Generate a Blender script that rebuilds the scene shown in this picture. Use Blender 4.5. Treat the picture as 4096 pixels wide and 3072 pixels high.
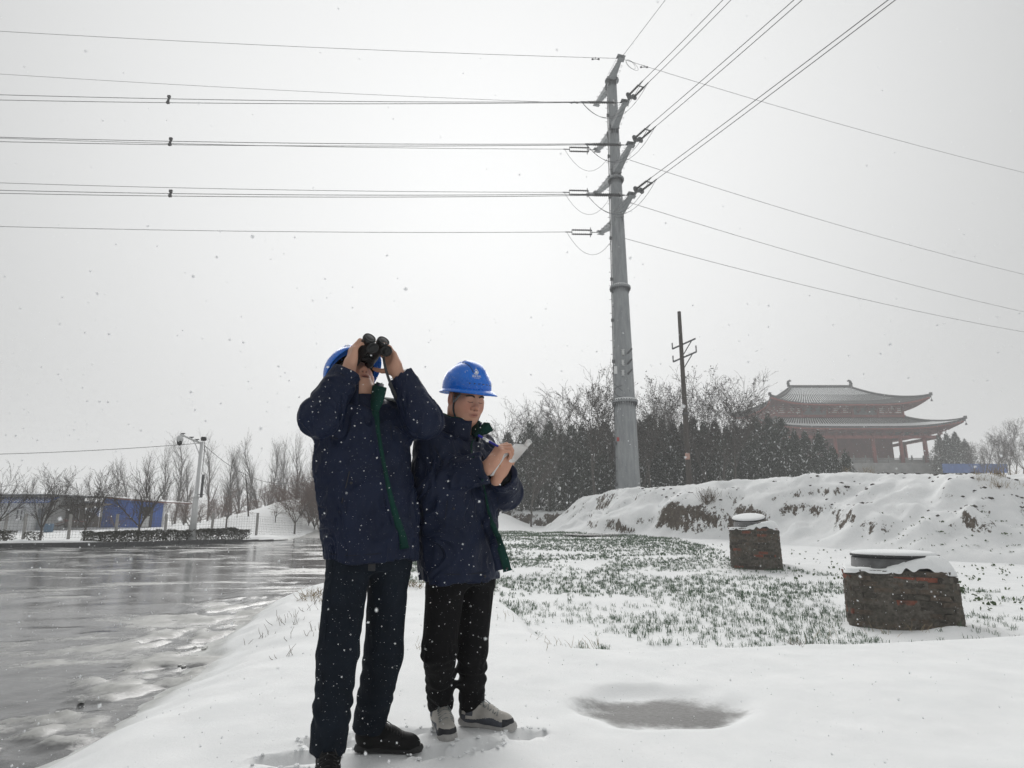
import bpy, bmesh, math, random
import numpy as np
from mathutils import Vector, Matrix, Euler
R = math.radians
for o in list(bpy.data.objects): bpy.data.objects.remove(o)
sc = bpy.context.scene
COL = sc.collection
# ---------------------------------------------------------------- camera
F_PX, CX, CY, PITCH, HC = 2450., 2048., 1536., R(12.3), .97
cam_data = bpy.data.cameras.new('camera'); cam = bpy.data.objects.new('camera', cam_data); COL.objects.link(cam)
cam.location = (0, 0, HC); cam.rotation_euler = (R(90) + PITCH, 0, 0)
cam_data.sensor_width = 36; cam_data.lens = 36 * F_PX / 4096; cam_data.clip_start = .05; cam_data.clip_end = 3000
cam_data.dof.use_dof = True; cam_data.dof.focus_distance = 3.4; cam_data.dof.aperture_fstop = 8.0
sc.camera = cam
sc.render.resolution_x, sc.render.resolution_y = 1024, 768
# ---------------------------------------------------------------- sky, sun, exposure
SUN_AZ, SUN_EL = R(-2), R(32)          # the bright part of the cloud cover, ahead of the camera
world = bpy.data.worlds.new('World'); sc.world = world; world.use_nodes = True
wt = world.node_tree; wt.nodes.clear()
def wn(t, **k):
    n = wt.nodes.new(t)
    for a, b in k.items(): setattr(n, a, b)
    return n
w_out = wn('ShaderNodeOutputWorld'); w_bg = wn('ShaderNodeBackground'); w_bg.inputs['Strength'].default_value = .1
w_sky = wn('ShaderNodeTexSky', sky_type='NISHITA', sun_disc=False, sun_elevation=SUN_EL, sun_rotation=SUN_AZ, dust_density=.6, air_density=2.5, ozone_density=0.0)
w_hsv = wn('ShaderNodeHueSaturation'); w_hsv.inputs['Saturation'].default_value = .04
w_tc = wn('ShaderNodeTexCoord'); w_dot = wn('ShaderNodeVectorMath', operation='DOT_PRODUCT')
w_dot.inputs[1].default_value = (math.sin(SUN_AZ) * math.cos(SUN_EL), math.cos(SUN_AZ) * math.cos(SUN_EL), math.sin(SUN_EL))
w_ramp = wn('ShaderNodeValToRGB'); cr = w_ramp.color_ramp; cr.interpolation = 'B_SPLINE'
cr.elements[0].position = 0.0; cr.elements[0].color = (.38, .385, .385, 1)
cr.elements[1].position = 1.0; cr.elements[1].color = (.81, .815, .815, 1)
e = cr.elements.new(.74); e.color = (.345, .35, .35, 1)
e = cr.elements.new(.865); e.color = (.36, .365, .365, 1)
w_map = wn('ShaderNodeMapRange'); w_map.inputs['From Min'].default_value = -1
w_noise = wn('ShaderNodeTexNoise'); w_noise.inputs['Scale'].default_value = 1.6; w_noise.inputs['Detail'].default_value = 3
w_nm = wn('ShaderNodeMapRange'); w_nm.inputs['To Min'].default_value = 8.7; w_nm.inputs['To Max'].default_value = 9.3
w_mul = wn('ShaderNodeVectorMath', operation='MULTIPLY')
w_mix = wn('ShaderNodeMixRGB'); w_mix.inputs['Fac'].default_value = .96
L = wt.links.new
L(w_sky.outputs[0], w_hsv.inputs['Color']); L(w_tc.outputs['Generated'], w_dot.inputs[0]); L(w_dot.outputs['Value'], w_map.inputs['Value'])
L(w_map.outputs[0], w_ramp.inputs[0]); L(w_tc.outputs['Generated'], w_noise.inputs['Vector']); L(w_noise.outputs[0], w_nm.inputs['Value'])
L(w_ramp.outputs[0], w_mul.inputs[0]); L(w_nm.outputs[0], w_mul.inputs[1])
L(w_hsv.outputs[0], w_mix.inputs['Color1']); L(w_mul.outputs[0], w_mix.inputs['Color2'])
L(w_mix.outputs[0], w_bg.inputs['Color']); L(w_bg.outputs[0], w_out.inputs['Surface'])
sun_d = bpy.data.lights.new('sun', 'SUN'); sun_d.energy = 1.5; sun_d.angle = R(50); sun_d.color = (1, .985, .96)
sun = bpy.data.objects.new('sun', sun_d); COL.objects.link(sun)
sun.rotation_euler = (Vector((math.sin(SUN_AZ) * math.cos(SUN_EL), math.cos(SUN_AZ) * math.cos(SUN_EL), math.sin(SUN_EL)))).to_track_quat('Z', 'Y').to_euler()
vs = sc.view_settings; sc.display_settings.display_device = 'sRGB'
vs.view_transform = 'Standard'; vs.look = 'None'; vs.exposure = 0.56; vs.gamma = 1; vs.use_curve_mapping = False
cy = sc.cycles; cy.use_denoising = True; cy.use_adaptive_sampling = True; cy.adaptive_threshold = .015
cy.max_bounces = 6; cy.diffuse_bounces = 3; cy.glossy_bounces = 3; cy.transmission_bounces = 4; cy.volume_bounces = 1; cy.transparent_max_bounces = 16
cy.caustics_reflective = False; cy.caustics_refractive = False
# ---------------------------------------------------------------- helpers
_cp, _sp = math.cos(PITCH), math.sin(PITCH)
def _ray(x, y):
    r = (x - CX) / F_PX; u = -(y - CY) / F_PX
    return (r, _cp - u * _sp, _sp + u * _cp)
def P(x, y, Y):                                    # a photo pixel at the distance Y ahead
    d = _ray(x, y); t = Y / d[1]; return Vector((d[0] * t, Y, HC + d[2] * t))
def PZ(x, y, z):                                   # a photo pixel at the height z
    d = _ray(x, y); t = (z - HC) / d[2]; return Vector((d[0] * t, d[1] * t, z))
def V(*a): return Vector(a)
def tag(o, label=None, cat=None, group=None, kind=None):
    if label: o['label'] = label
    if cat: o['category'] = cat
    if group: o['group'] = group
    if kind: o['kind'] = kind
    return o
def empty(name, loc=(0, 0, 0), rz=0., label=None, cat=None, group=None):
    o = bpy.data.objects.new(name, None); COL.objects.link(o); o.location = loc; o.rotation_euler = (0, 0, rz)
    o.empty_display_size = .1
    return tag(o, label, cat, group)
def org(o):                                        # where an object's local zero lies (roots are not scaled while building)
    v = Vector((0, 0, 0))
    while o is not None: v = v + o.location; o = o.parent
    return v
def link(name, me, parent=None, mat=None):
    o = bpy.data.objects.new(name, me); COL.objects.link(o); o.parent = parent
    if mat is not None and len(me.materials) == 0: me.materials.append(mat)
    return o
def copy_tree(o, parent=None):
    c = o.copy(); COL.objects.link(c); c.parent = parent
    for ch in list(o.children): copy_tree(ch, c)
    return c
def np_mesh(name, v, f, mats=(), smooth=True, mi=None):
    """v (n,3) array, f (m,k) array of same-size faces"""
    me = bpy.data.meshes.new(name); v = np.asarray(v, np.float32); f = np.asarray(f, np.int32)
    n, m, k = len(v), len(f), f.shape[1]
    me.vertices.add(n); me.vertices.foreach_set('co', v.ravel())
    me.loops.add(m * k); me.loops.foreach_set('vertex_index', f.ravel())
    me.polygons.add(m); me.polygons.foreach_set('loop_start', np.arange(0, m * k, k, dtype=np.int32))
    try: me.polygons.foreach_set('loop_total', np.full(m, k, np.int32))
    except Exception: pass
    if mi is not None: me.polygons.foreach_set('material_index', np.asarray(mi, np.int32))
    me.polygons.foreach_set('use_smooth', np.full(m, smooth))
    for mt in mats: me.materials.append(mt)
    me.update(calc_edges=True); me.validate()
    return me
def frame_of(d, up=(0, 0, 1)):
    d = Vector(d).normalized(); up = Vector(up)
    if abs(d.dot(up)) > .98: up = Vector((0, 1, 0))
    s = d.cross(up).normalized(); u = s.cross(d)
    return s, u, d
class MB:                                          # collects shapes that form ONE mesh
    def __init__(s): s.v, s.f, s.m, s.cur = [], [], [], 0
    def quad(s, a, b, c, d): i = len(s.v); s.v += [Vector(a), Vector(b), Vector(c), Vector(d)]; s.f.append((i, i + 1, i + 2, i + 3)); s.m.append(s.cur); return s
    def poly(s, pts): i = len(s.v); s.v += [Vector(p) for p in pts]; s.f.append(tuple(range(i, i + len(pts)))); s.m.append(s.cur); return s
    def box(s, c, size, M=None):
        c = Vector(c); hx, hy, hz = size[0] / 2, size[1] / 2, size[2] / 2; i = len(s.v)
        for x, y, z in ((-1, -1, -1), (1, -1, -1), (1, 1, -1), (-1, 1, -1), (-1, -1, 1), (1, -1, 1), (1, 1, 1), (-1, 1, 1)):
            p = Vector((x * hx, y * hy, z * hz))
            s.v.append(c + (M @ p if M is not None else p))
        for q in ((0, 3, 2, 1), (4, 5, 6, 7), (0, 1, 5, 4), (1, 2, 6, 5), (2, 3, 7, 6), (3, 0, 4, 7)): s.f.append(tuple(i + k for k in q)); s.m.append(s.cur)
        return s
    def beam(s, a, b, w, h, up=(0, 0, 1), w2=None, h2=None):
        a, b = Vector(a), Vector(b); sd, u, d = frame_of(b - a, up); i = len(s.v)
        w2 = w if w2 is None else w2; h2 = h if h2 is None else h2
        for p, ww, hh in ((a, w, h), (b, w2, h2)):
            for q, r in ((-1, -1), (1, -1), (1, 1), (-1, 1)): s.v.append(p + sd * q * ww / 2 + u * r * hh / 2)
        for q in ((0, 1, 2, 3), (7, 6, 5, 4), (0, 4, 5, 1), (1, 5, 6, 2), (2, 6, 7, 3), (3, 7, 4, 0)): s.f.append(tuple(i + k for k in q)); s.m.append(s.cur)
        return s
    def path(s, pts, rad, n=6, caps=True, up=(0, 0, 1)):
        pts = [Vector(p) for p in pts]; rad = rad if isinstance(rad, (list, tuple)) else [rad] * len(pts)
        i0 = len(s.v); N = len(pts)
        for k, p in enumerate(pts):
            d = (pts[min(k + 1, N - 1)] - pts[max(k - 1, 0)])
            if d.length < 1e-9: d = Vector((0, 0, 1))
            sd, u, _ = frame_of(d, up)
            for j in range(n):
                a = 2 * math.pi * j / n
                s.v.append(p + (sd * math.cos(a) + u * math.sin(a)) * rad[k])
        for k in range(N - 1):
            for j in range(n):
                a, b = i0 + k * n + j, i0 + k * n + (j + 1) % n
                s.f.append((a, b, b + n, a + n)); s.m.append(s.cur)
        if caps:
            s.f.append(tuple(i0 + j for j in reversed(range(n)))); s.m.append(s.cur)
            s.f.append(tuple(i0 + (N - 1) * n + j for j in range(n))); s.m.append(s.cur)
        return s
    def tube(s, a, b, r, r2=None, n=8, caps=True): return s.path([a, b], [r, r if r2 is None else r2], n, caps)
    def lathe(s, prof, n=16, c=(0, 0, 0), M=None, caps=True):        # prof: (radius, height)
        c = Vector(c); i0 = len(s.v)
        for r, z in prof:
            for j in range(n):
                a = 2 * math.pi * j / n; p = Vector((r * math.cos(a), r * math.sin(a), z)); s.v.append(c + (M @ p if M is not None else p))
        for k in range(len(prof) - 1):
            for j in range(n):
                a, b = i0 + k * n + j, i0 + k * n + (j + 1) % n
                s.f.append((a, b, b + n, a + n)); s.m.append(s.cur)
        if caps:
            s.f.append(tuple(i0 + j for j in reversed(range(n)))); s.m.append(s.cur)
            s.f.append(tuple(i0 + (len(prof) - 1) * n + j for j in range(n))); s.m.append(s.cur)
        return s
    def grid(s, rows, closed=False):                                  # rows of points -> sheet
        i0 = len(s.v); nr, nc = len(rows), len(rows[0])
        for r in rows: s.v += [Vector(p) for p in r]
        for a in range(nr - 1):
            for b in range(nc if closed else nc - 1):
                b2 = (b + 1) % nc
                s.f.append((i0 + a * nc + b, i0 + a * nc + b2, i0 + (a + 1) * nc + b2, i0 + (a + 1) * nc + b)); s.m.append(s.cur)
        return s
    def mesh(s, name, mats, smooth=False, off=(0, 0, 0)):
        me = bpy.data.meshes.new(name); off = Vector(off)
        me.from_pydata([v - off for v in s.v], [], s.f)
        for mt in (mats if isinstance(mats, (list, tuple)) else [mats]): me.materials.append(mt)
        for p, m in zip(me.polygons, s.m): p.material_index = m; p.use_smooth = smooth
        me.update(); return me
    def build(s, name, mats, parent=None, smooth=False, auto=None, thick=None, bevel=None, world=True):
        off = org(parent) if world else Vector((0, 0, 0))
        o = link(name, s.mesh(name, mats, smooth, off), parent)
        if thick:
            md = o.modifiers.new('solid', 'SOLIDIFY'); md.thickness = thick; md.offset = 0
        if bevel:
            md = o.modifiers.new('bevel', 'BEVEL'); md.width = bevel; md.segments = 2; md.limit_method = 'ANGLE'; md.angle_limit = R(40)
        return o
# ---- value noise on arrays
_rng = np.random.default_rng(7); _T = _rng.random((64, 64, 64)).astype(np.float32)
def vnoise(x, y, z=None):
    if z is None: z = np.zeros_like(x)
    x, y, z = [np.asarray(a, np.float32) for a in (x, y, z)]
    xi, yi, zi = np.floor(x).astype(int), np.floor(y).astype(int), np.floor(z).astype(int)
    fx, fy, fz = x - xi, y - yi, z - zi
    fx, fy, fz = [t * t * (3 - 2 * t) for t in (fx, fy, fz)]
    xi, yi, zi = xi & 63, yi & 63, zi & 63; x1, y1, z1 = (xi + 1) & 63, (yi + 1) & 63, (zi + 1) & 63
    c00 = _T[xi, yi, zi] * (1 - fx) + _T[x1, yi, zi] * fx; c10 = _T[xi, y1, zi] * (1 - fx) + _T[x1, y1, zi] * fx
    c01 = _T[xi, yi, z1] * (1 - fx) + _T[x1, yi, z1] * fx; c11 = _T[xi, y1, z1] * (1 - fx) + _T[x1, y1, z1] * fx
    return ((c00 * (1 - fy) + c10 * fy) * (1 - fz) + (c01 * (1 - fy) + c11 * fy) * fz) * 2 - 1
def fbm(x, y, z=None, o=4, g=.5):
    s, a = 0, 1.
    for k in range(o):
        s = s + a * vnoise(x * 2 ** k + 17.3 * k, y * 2 ** k + 5.1 * k, None if z is None else z * 2 ** k + 9.7 * k); a *= g
    return s
def ss(a, b, x):
    t = np.clip((np.asarray(x, np.float64) - a) / (b - a), 0, 1); return t * t * (3 - 2 * t)
def poly_sd(x, y, pts):                             # signed distance, > 0 inside
    x = np.asarray(x, np.float64); y = np.asarray(y, np.float64)
    d = np.full(x.shape, 1e9); ins = np.zeros(x.shape, bool); n = len(pts)
    for i in range(n):
        (ax, ay), (bx, by) = pts[i], pts[(i + 1) % n]
        ex, ey = bx - ax, by - ay; wx, wy = x - ax, y - ay
        t = np.clip((wx * ex + wy * ey) / (ex * ex + ey * ey), 0, 1)
        d = np.minimum(d, (wx - ex * t) ** 2 + (wy - ey * t) ** 2)
        if ay != by:
            c = ((ay > y) != (by > y)) & (x < ex * (y - ay) / ey + ax); ins ^= c
    d = np.sqrt(d); return np.where(ins, d, -d)
# ---------------------------------------------------------------- materials
class NT:
    def __init__(s, name):
        s.mat = bpy.data.materials.new(name); s.mat.use_nodes = True; s.t = s.mat.node_tree; s.t.nodes.clear()
        s.out = s.t.nodes.new('ShaderNodeOutputMaterial'); s.b = s.t.nodes.new('ShaderNodeBsdfPrincipled'); s.l(s.b.outputs[0], s.out.inputs['Surface'])
    def l(s, a, b): s.t.links.new(a, b)
    def n(s, t, inp=None, **k):
        nd = s.t.nodes.new('ShaderNode' + t)
        for a, b in k.items(): setattr(nd, a, b)
        for a, b in (inp or {}).items():
            if hasattr(b, 'is_output') or b.__class__.__name__.startswith('NodeSocket'): s.l(b, nd.inputs[a])
            else: nd.inputs[a].default_value = b
        return nd
    def set(s, **k):
        for a, b in k.items():
            a = a.replace('_', ' ')
            if b.__class__.__name__.startswith('NodeSocket'): s.l(b, s.b.inputs[a])
            else: s.b.inputs[a].default_value = b
        return s
    def obj(s): return s.n('TexCoord').outputs['Object']
    def geo(s): return s.n('NewGeometry').outputs['Position']
    def noise(s, vec, scale, detail=3, rough=.5, out=0, dist=0.):
        return s.n('TexNoise', {'Vector': vec, 'Scale': scale, 'Detail': detail, 'Roughness': rough, 'Distortion': dist}).outputs[out]
    def ramp(s, fac, stops, interp='LINEAR'):
        nd = s.n('ValToRGB', {'Fac': fac}); r = nd.color_ramp; r.interpolation = interp
        while len(r.elements) < len(stops): r.elements.new(.5)
        for e, (p, c) in zip(r.elements, stops):
            e.position = p; e.color = (c, c, c, 1) if isinstance(c, (int, float)) else (*c, 1)
        return nd.outputs[0]
    def mix(s, fac, a, b, mode='MIX'):
        nd = s.n('MixRGB', blend_type=mode)
        for i, x in (('Fac', fac), ('Color1', a), ('Color2', b)):
            if x.__class__.__name__.startswith('NodeSocket'): s.l(x, nd.inputs[i])
            elif isinstance(x, (int, float)): nd.inputs[i].default_value = x if i == 'Fac' else (x, x, x, 1)
            else: nd.inputs[i].default_value = (*x, 1)
        return nd.outputs[0]
    def math(s, op, a, b=0., c=0.):
        nd = s.n('Math', operation=op)
        for i, x in enumerate((a, b, c)):
            if x.__class__.__name__.startswith('NodeSocket'): s.l(x, nd.inputs[i])
            else: nd.inputs[i].default_value = x
        return nd.outputs[0]
    def bump(s, h, strength=.3, dist=.01, normal=None):
        inp = {'Height': h, 'Strength': strength, 'Distance': dist}
        if normal is not None: inp['Normal'] = normal
        o = s.n('Bump', inp).outputs[0]; s.l(o, s.b.inputs['Normal']); return o
    def sep(s, vec): return s.n('SeparateXYZ', {0: vec}).outputs
def simple(name, col, rough=.6, metal=0., var=.12, scale=20., bump=0., bscale=None, spec=.5, space='obj', sat_col=None):
    t = NT(name); vec = t.obj() if space == 'obj' else t.geo()
    n = t.noise(vec, scale, 4, .6)
    lo = tuple(max(0, c * (1 - var)) for c in col); hi = tuple(c * (1 + var) for c in (sat_col or col))
    t.set(Base_Color=t.ramp(n, [(.3, lo), (.7, hi)]), Roughness=rough, Metallic=metal, Specular_IOR_Level=spec)
    if bump: t.bump(t.noise(vec, bscale or scale * 2, 4, .6), bump, .005)
    return t.mat
# ================================================================ ground, road, mound
ROAD = [(-3.2, -6), (-2.85, 1.6), (-2.52, 3.0), (-2.44, 3.9), (-2.6, 5.1), (-3.0, 6.2), (-3.2, 7.1), (-3.6, 9.2), (-3.4, 10.7), (-4, 14), (-6.3, 25), (-8.6, 34), (-9.5, 45), (-10.5, 75),
        (-14.5, 75), (-13.8, 45), (-12.6, 36.5), (-12.5, 35.1), (-14.1, 31), (-16.8, 27.5), (-21, 26), (-40, 19.5), (-70, 8), (-70, -6)]
BENCH = [(-2.9, -6), (-2.3, 3.4), (-2.6, 5.5), (-3.4, 9.2), (-3.2, 10.3), (-1.3, 9.6), (-.15, 8.0), (.28, 5.6), (.5, 5.1), (1.07, 5.05), (1.9, 5.2), (2.8, 5.35), (3.7, 5.5), (4.4, 5.62), (9, 6.4), (40, 9), (40, -6)]
MOUND = [(1.0, 40), (1.6, 33), (3.4, 28), (5.5, 26), (8, 24.3), (9.6, 21), (11, 17.5), (13.5, 15.5), (17, 15), (21, 16.5), (27, 22), (34, 34), (30, 52), (12, 55), (3, 50)]
def road_z(x, y): return -.25 + 1.5 * ss(37, 62, y)
def ground_z(x, y):
    x = np.asarray(x, np.float64); y = np.asarray(y, np.float64)
    left = ss(-7, -9.5, x - (y - 34) * -.12) * ss(20, 30, y)           # beyond the kerb and the side road
    field = -.27 + .45 * ss(8, 28, y)
    far = .2 + .5 * ss(40, 60, y) + 5.6 * ss(42, 95, y) * ss(8, 42, x) + 1.6 * np.exp(-((x - 43) / 7) ** 2 - ((y - 72) / 6) ** 2)
    base = field + (far - .2) * ss(30, 45, y)
    base = base + 1.0 * np.exp(-((x + .9) / 1.6) ** 2 - ((y - 46) / 4) ** 2) + .12 * np.exp(-((x - 4.75) / .35) ** 2 - ((y - 6.92) / .3) ** 2) + .10 * np.exp(-((x - 6.25) / .35) ** 2 - ((y - 14.7) / .35) ** 2)
    lf = -.10 + .3 * ss(30, 55, y) + 2.7 * ss(-27, -16, x) * ss(36, 54, y) * ss(-12.5, -17, x)
    base = base * (1 - left) + lf * left
    sb = poly_sd(x, y, BENCH) + .05 * vnoise(x * 1.7, y * 1.7)
    base = base + (0 - base) * ss(-.30, .12, sb)
    # drifts and fine relief
    base = base + .018 * fbm(x * .8, y * .8 + 3, o=3) * ss(0, 3, np.abs(y) + 1) + .004 * fbm(x * 5, y * 5, o=3) * (y < 14)
    base = base + .05 * fbm(x * .35, y * .35, o=3) * ss(9, 14, y)
    # a hump of snow over dead grass behind the men
    base = base + .10 * np.exp(-((x + 2.75) / .5) ** 2 - ((y - 8.6) / 1.1) ** 2) + .07 * np.exp(-((x + 1.3) / .5) ** 2 - ((y - 8.9) / .7) ** 2)
    # wind-scoured hollow with thin grey slush
    hx, hy = (x - .80), (y - 3.62)
    r = (hx / .50) ** 2 + ((hy - .10 * hx) / .40) ** 2
    base = base - .05 * ss(1.25, .35, r + .25 * vnoise(x * 5, y * 5)) * np.where(hy < 0, 1, 1)
    sr = poly_sd(x, y, ROAD)
    near = ss(12, 8, y)
    wob = (.10 * fbm(x * 1.2, y * 1.2, o=4) + .05 * vnoise(x * 4.5, y * 4.5)) * near + .15 * fbm(x * .5, y * .5, o=2) * ss(10, 20, y)
    out = np.clip(-sr + wob, 0, None)
    w = 1.1 * near + (1 - near) * (.7 + 4. * ss(34, 42, y))
    rz = road_z(x, y)
    kerb_side = ss(-11, -12.6, x) * ss(36, 35, y)
    prof = np.clip(out / w, 0, 1) ** .75
    z = rz - .005 + (base - rz) * ss(0, 1, prof)
    z = np.where(kerb_side > .5, np.where(sr > -.12, rz - .3, base + .0), z)
    z = np.where((sr - wob) > 0, rz - .02 - .5 * np.clip(sr - wob, 0, .5), z)
    # footprints beside the men
    for fx, fy, rx, ry, a, dz in FOOT:
        c, s = math.cos(a), math.sin(a); u = (x - fx) * c + (y - fy) * s; v = -(x - fx) * s + (y - fy) * c
        q = (u / rx) ** 2 + (v / ry) ** 2
        z = z - dz * ss(1.25, .75, q) + .012 * np.exp(-((np.sqrt(q) - 1.3) / .18) ** 2) * (.6 + .8 * vnoise(x * 30, y * 30))
    return z
FOOT = [(-.90, 2.82, .16, .055, .1, .055), (-.56, 3.12, .17, .06, .05, .06), (-.30, 2.84, .12, .06, -.15, .055), (-.16, 2.90, .11, .065, .5, .05), (.06, 3.09, .09, .05, .3, .045), (-.97, 2.64, .14, .06, .3, .05), (-.80, 3.0, .13, .055, -.2, .05)]
def hz(x, y): return float(ground_z(np.array([x]), np.array([y]))[0])
def mound_z(x, y):
    x = np.asarray(x, np.float64); y = np.asarray(y, np.float64)
    sd = poly_sd(x, y, MOUND)
    g = fbm(x * .45 + 3, y * .45, o=4); gul = 1 - np.abs(vnoise(x * .9 + y * .35 + 1.2 * g, y * .18 + 4))   # erosion gullies down the face
    s = sd + .55 * g + .75 * gul * ss(0, 1.5, sd) * ss(16, 10, x) - .3
    h = 2.28 + .25 * ss(4, 14, x) - .50 * ss(13, 16, x) * ss(30, 22, y) + .07 * g - 1.3 * ss(6, 1, x)
    face = ss(0, 4.2, s)
    bluff = ss(.9, 2.0, s) * ss(10.5, 8, x) * ss(31, 27, y)
    z = h * (face * (1 - .4 * bluff) + .4 * bluff)
    z = z + .22 * np.exp(-((x - 17.2) / 1.4) ** 2 - ((y - 21) / 2.2) ** 2)
    return ground_z(x, y) * 0 + .1 + z + (.055 * fbm(x * 1.5, y * 1.5, o=4) + .03 * fbm(x * 6, y * 6, o=3)) * ss(.2, 2, s) - .7 * ss(.3, -1.2, sd)
# ---- snow
def snow_nodes(t, pos):
    n1 = t.noise(pos, 3.0, 5, .6); n2 = t.noise(pos, 60, 4, .7); n3 = t.noise(pos, 350, 2, .6)
    col = t.ramp(n1, [(.3, (.80, .815, .82)), (.7, (.87, .878, .88))])
    h = t.math('ADD', t.math('MULTIPLY', n2, .6), t.math('MULTIPLY', n3, .25)); h = t.math('ADD', h, t.math('MULTIPLY', n1, 2.0))
    return col, h
t = NT('snow'); pos = t.geo(); col, h = snow_nodes(t, pos)
x, y, z = t.sep(pos)[:3]
# grey slush that shows through where the snow is thin: the hollow beside the men
hx = t.math('SUBTRACT', x, .80); hy = t.math('SUBTRACT', t.math('SUBTRACT', y, 3.60), t.math('MULTIPLY', hx, -.05))
q = t.math('ADD', t.math('POWER', t.math('ABSOLUTE', t.math('DIVIDE', hx, .52)), 2.), t.math('POWER', t.math('ABSOLUTE', t.math('DIVIDE', hy, .30)), 2.))
wn1 = t.noise(pos, 5, 5, .65)
q = t.math('ADD', q, t.math('MULTIPLY', t.math('SUBTRACT', wn1, .5), 1.5))
slush = t.ramp(q, [(.22, 1.), (.95, 0.)], 'EASE')
fine = t.noise(t.n('Mapping', {'Vector': pos, 'Scale': (30, 140, 30)}).outputs[0], 1., 5, .75)
slc = t.ramp(fine, [(.3, (.11, .107, .104)), (.62, (.25, .247, .243))])
col = t.mix(t.math('MULTIPLY', slush, .95), col, slc)
# wet rim near the road: grey, soaked
def edge_wet(lo, hi):
    return t.ramp(t.math('ADD', z, t.math('MULTIPLY', t.math('SUBTRACT', t.noise(pos, 2.2, 5, .65), .5), .12)), [(lo, 1.), (hi, 0.)])
zz = t.math('ADD', z, .5)                                                # road level .25 -> ramp space
wet = t.ramp(t.math('ADD', zz, t.math('MULTIPLY', t.math('SUBTRACT', t.noise(pos, 2.2, 5, .65), .5), .16)), [(.262, 1.), (.335, 0.)])
nearroad = t.ramp(t.math('ADD', t.math('MULTIPLY', x, -.1), t.math('MULTIPLY', y, -.0)), [(.205, 0.), (.24, 1.)])
wet = t.math('MULTIPLY', wet, nearroad)
col = t.mix(wet, col, t.ramp(t.noise(pos, 9, 5, .7), [(.3, (.34, .345, .335)), (.7, (.58, .59, .575))]))
# soil of the cut banks, only where the ground is steep
nz = t.sep(t.n('NewGeometry').outputs['Normal'])[2]
soil_m = t.math('MULTIPLY', t.ramp(t.math('ADD', nz, t.math('MULTIPLY', t.math('SUBTRACT', t.noise(pos, 3, 5, .7), .5), .35)), [(.42, 1.), (.52, 0.)]), t.ramp(t.math('MULTIPLY', y, .01), [(.14, 0.), (.16, 1.)]))
soil = t.ramp(t.noise(pos, 7, 5, .7), [(.3, (.055, .045, .036)), (.7, (.17, .14, .115))])
col = t.mix(soil_m, col, soil)
t.set(Base_Color=col, Roughness=t.mix(t.math('MAXIMUM', wet, t.math('MULTIPLY', slush, .2)), (.75,) * 3, (.38,) * 3), Specular_IOR_Level=.2); t.bump(h, .28, .012)
M_SNOW = t.mat
def axis(lo, a, b, hi, d, gr):
    m = list(np.arange(a, b, d)); s, v = d, b
    while v < hi: m.append(v); s *= gr; v += s
    m.append(hi); s, v = d, a; l = []
    while True:
        s *= gr; v -= s
        if v <= lo: break
        l.append(v)
    return np.array([lo] + l[::-1] + m)
def sheet(name, fn, xs, ys, mat, mask=None, smooth=True):
    X, Y = np.meshgrid(xs, ys); Z = fn(X, Y); nx, ny = len(xs), len(ys)
    i = np.arange(nx * ny).reshape(ny, nx); f = np.stack([i[:-1, :-1], i[:-1, 1:], i[1:, 1:], i[1:, :-1]], -1)
    if mask is not None: f = f[mask(X, Y)[:-1, :-1]]
    else: f = f.reshape(-1, 4)
    v = np.stack([X, Y, Z], -1).reshape(-1, 3); f = f.reshape(-1, 4)
    u, inv = np.unique(f, return_inverse=True)
    return link(name, np_mesh(name, v[u], inv.reshape(f.shape), [mat], smooth))
g = sheet('ground', ground_z, axis(-420, -3.6, 3.2, 420, .035, 1.028), axis(-8, 2.2, 6.4, 460, .035, 1.022), M_SNOW); tag(g, 'snow covered ground', kind='structure')
# ---- mound
t = NT('mound_snow'); pos = t.geo(); col, h = snow_nodes(t, pos)
gn = t.n('NewGeometry'); nz = t.sep(gn.outputs['Normal'])[2]
nbig = t.noise(pos, .7, 5, .65); nm = t.noise(pos, 3.5, 5, .7); nf = t.noise(pos, 14, 4, .7)
steep = t.math('ADD', nz, t.math('MULTIPLY', t.math('SUBTRACT', nm, .5), .28)); steep = t.math('ADD', steep, t.math('MULTIPLY', t.math('SUBTRACT', nf, .5), .30)); steep = t.math('ADD', steep, t.math('MULTIPLY', t.math('SUBTRACT', nbig, .5), .30))
vst = t.noise(t.n('Mapping', {'Vector': pos, 'Scale': (5, 5, 1.1)}).outputs[0], 1., 5, .75); steep = t.math('ADD', steep, t.math('MULTIPLY', t.math('SUBTRACT', vst, .5), .9)); soil_m = t.ramp(steep, [(.50, 1.), (.54, 0.)])
soil = t.ramp(t.noise(pos, 8, 6, .75), [(.25, (.035, .029, .024)), (.5, (.10, .082, .066)), (.75, (.21, .18, .145))])
t.set(Base_Color=t.mix(soil_m, col, soil), Roughness=.85, Specular_IOR_Level=.25)
t.bump(t.math('ADD', h, t.math('MULTIPLY', nf, t.math('MULTIPLY', soil_m, 4.))), .5, .02)
mo = sheet('terrain', mound_z, np.arange(.2, 35, .10), np.arange(14, 56, .115), t.mat, mask=lambda X, Y: poly_sd(X, Y, MOUND) > -1.3); tag(mo, 'snow dusted earth mound with bare soil faces', kind='structure')
BANK = [(-.6, 49.5), (2, 48.6), (5, 48.2), (9, 47), (12, 58), (-1.5, 60)]
def bank_z(x, y):
    sd = poly_sd(x, y, BANK) + .35 * fbm(x * .9, y * .9, o=4); return ground_z(x, y) - .25 + 1.25 * ss(-.05, .75, sd) + .08 * fbm(x * 3, y * 3, o=3) * ss(.0, .6, sd)
bk = sheet('terrain', bank_z, np.arange(-2.2, 12.6, .1), np.arange(47, 58, .1), mo.data.materials[0], mask=lambda X, Y: poly_sd(X, Y, BANK) > -.5); tag(bk, 'low cut earth bank at the foot of the trees', kind='structure')
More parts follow.
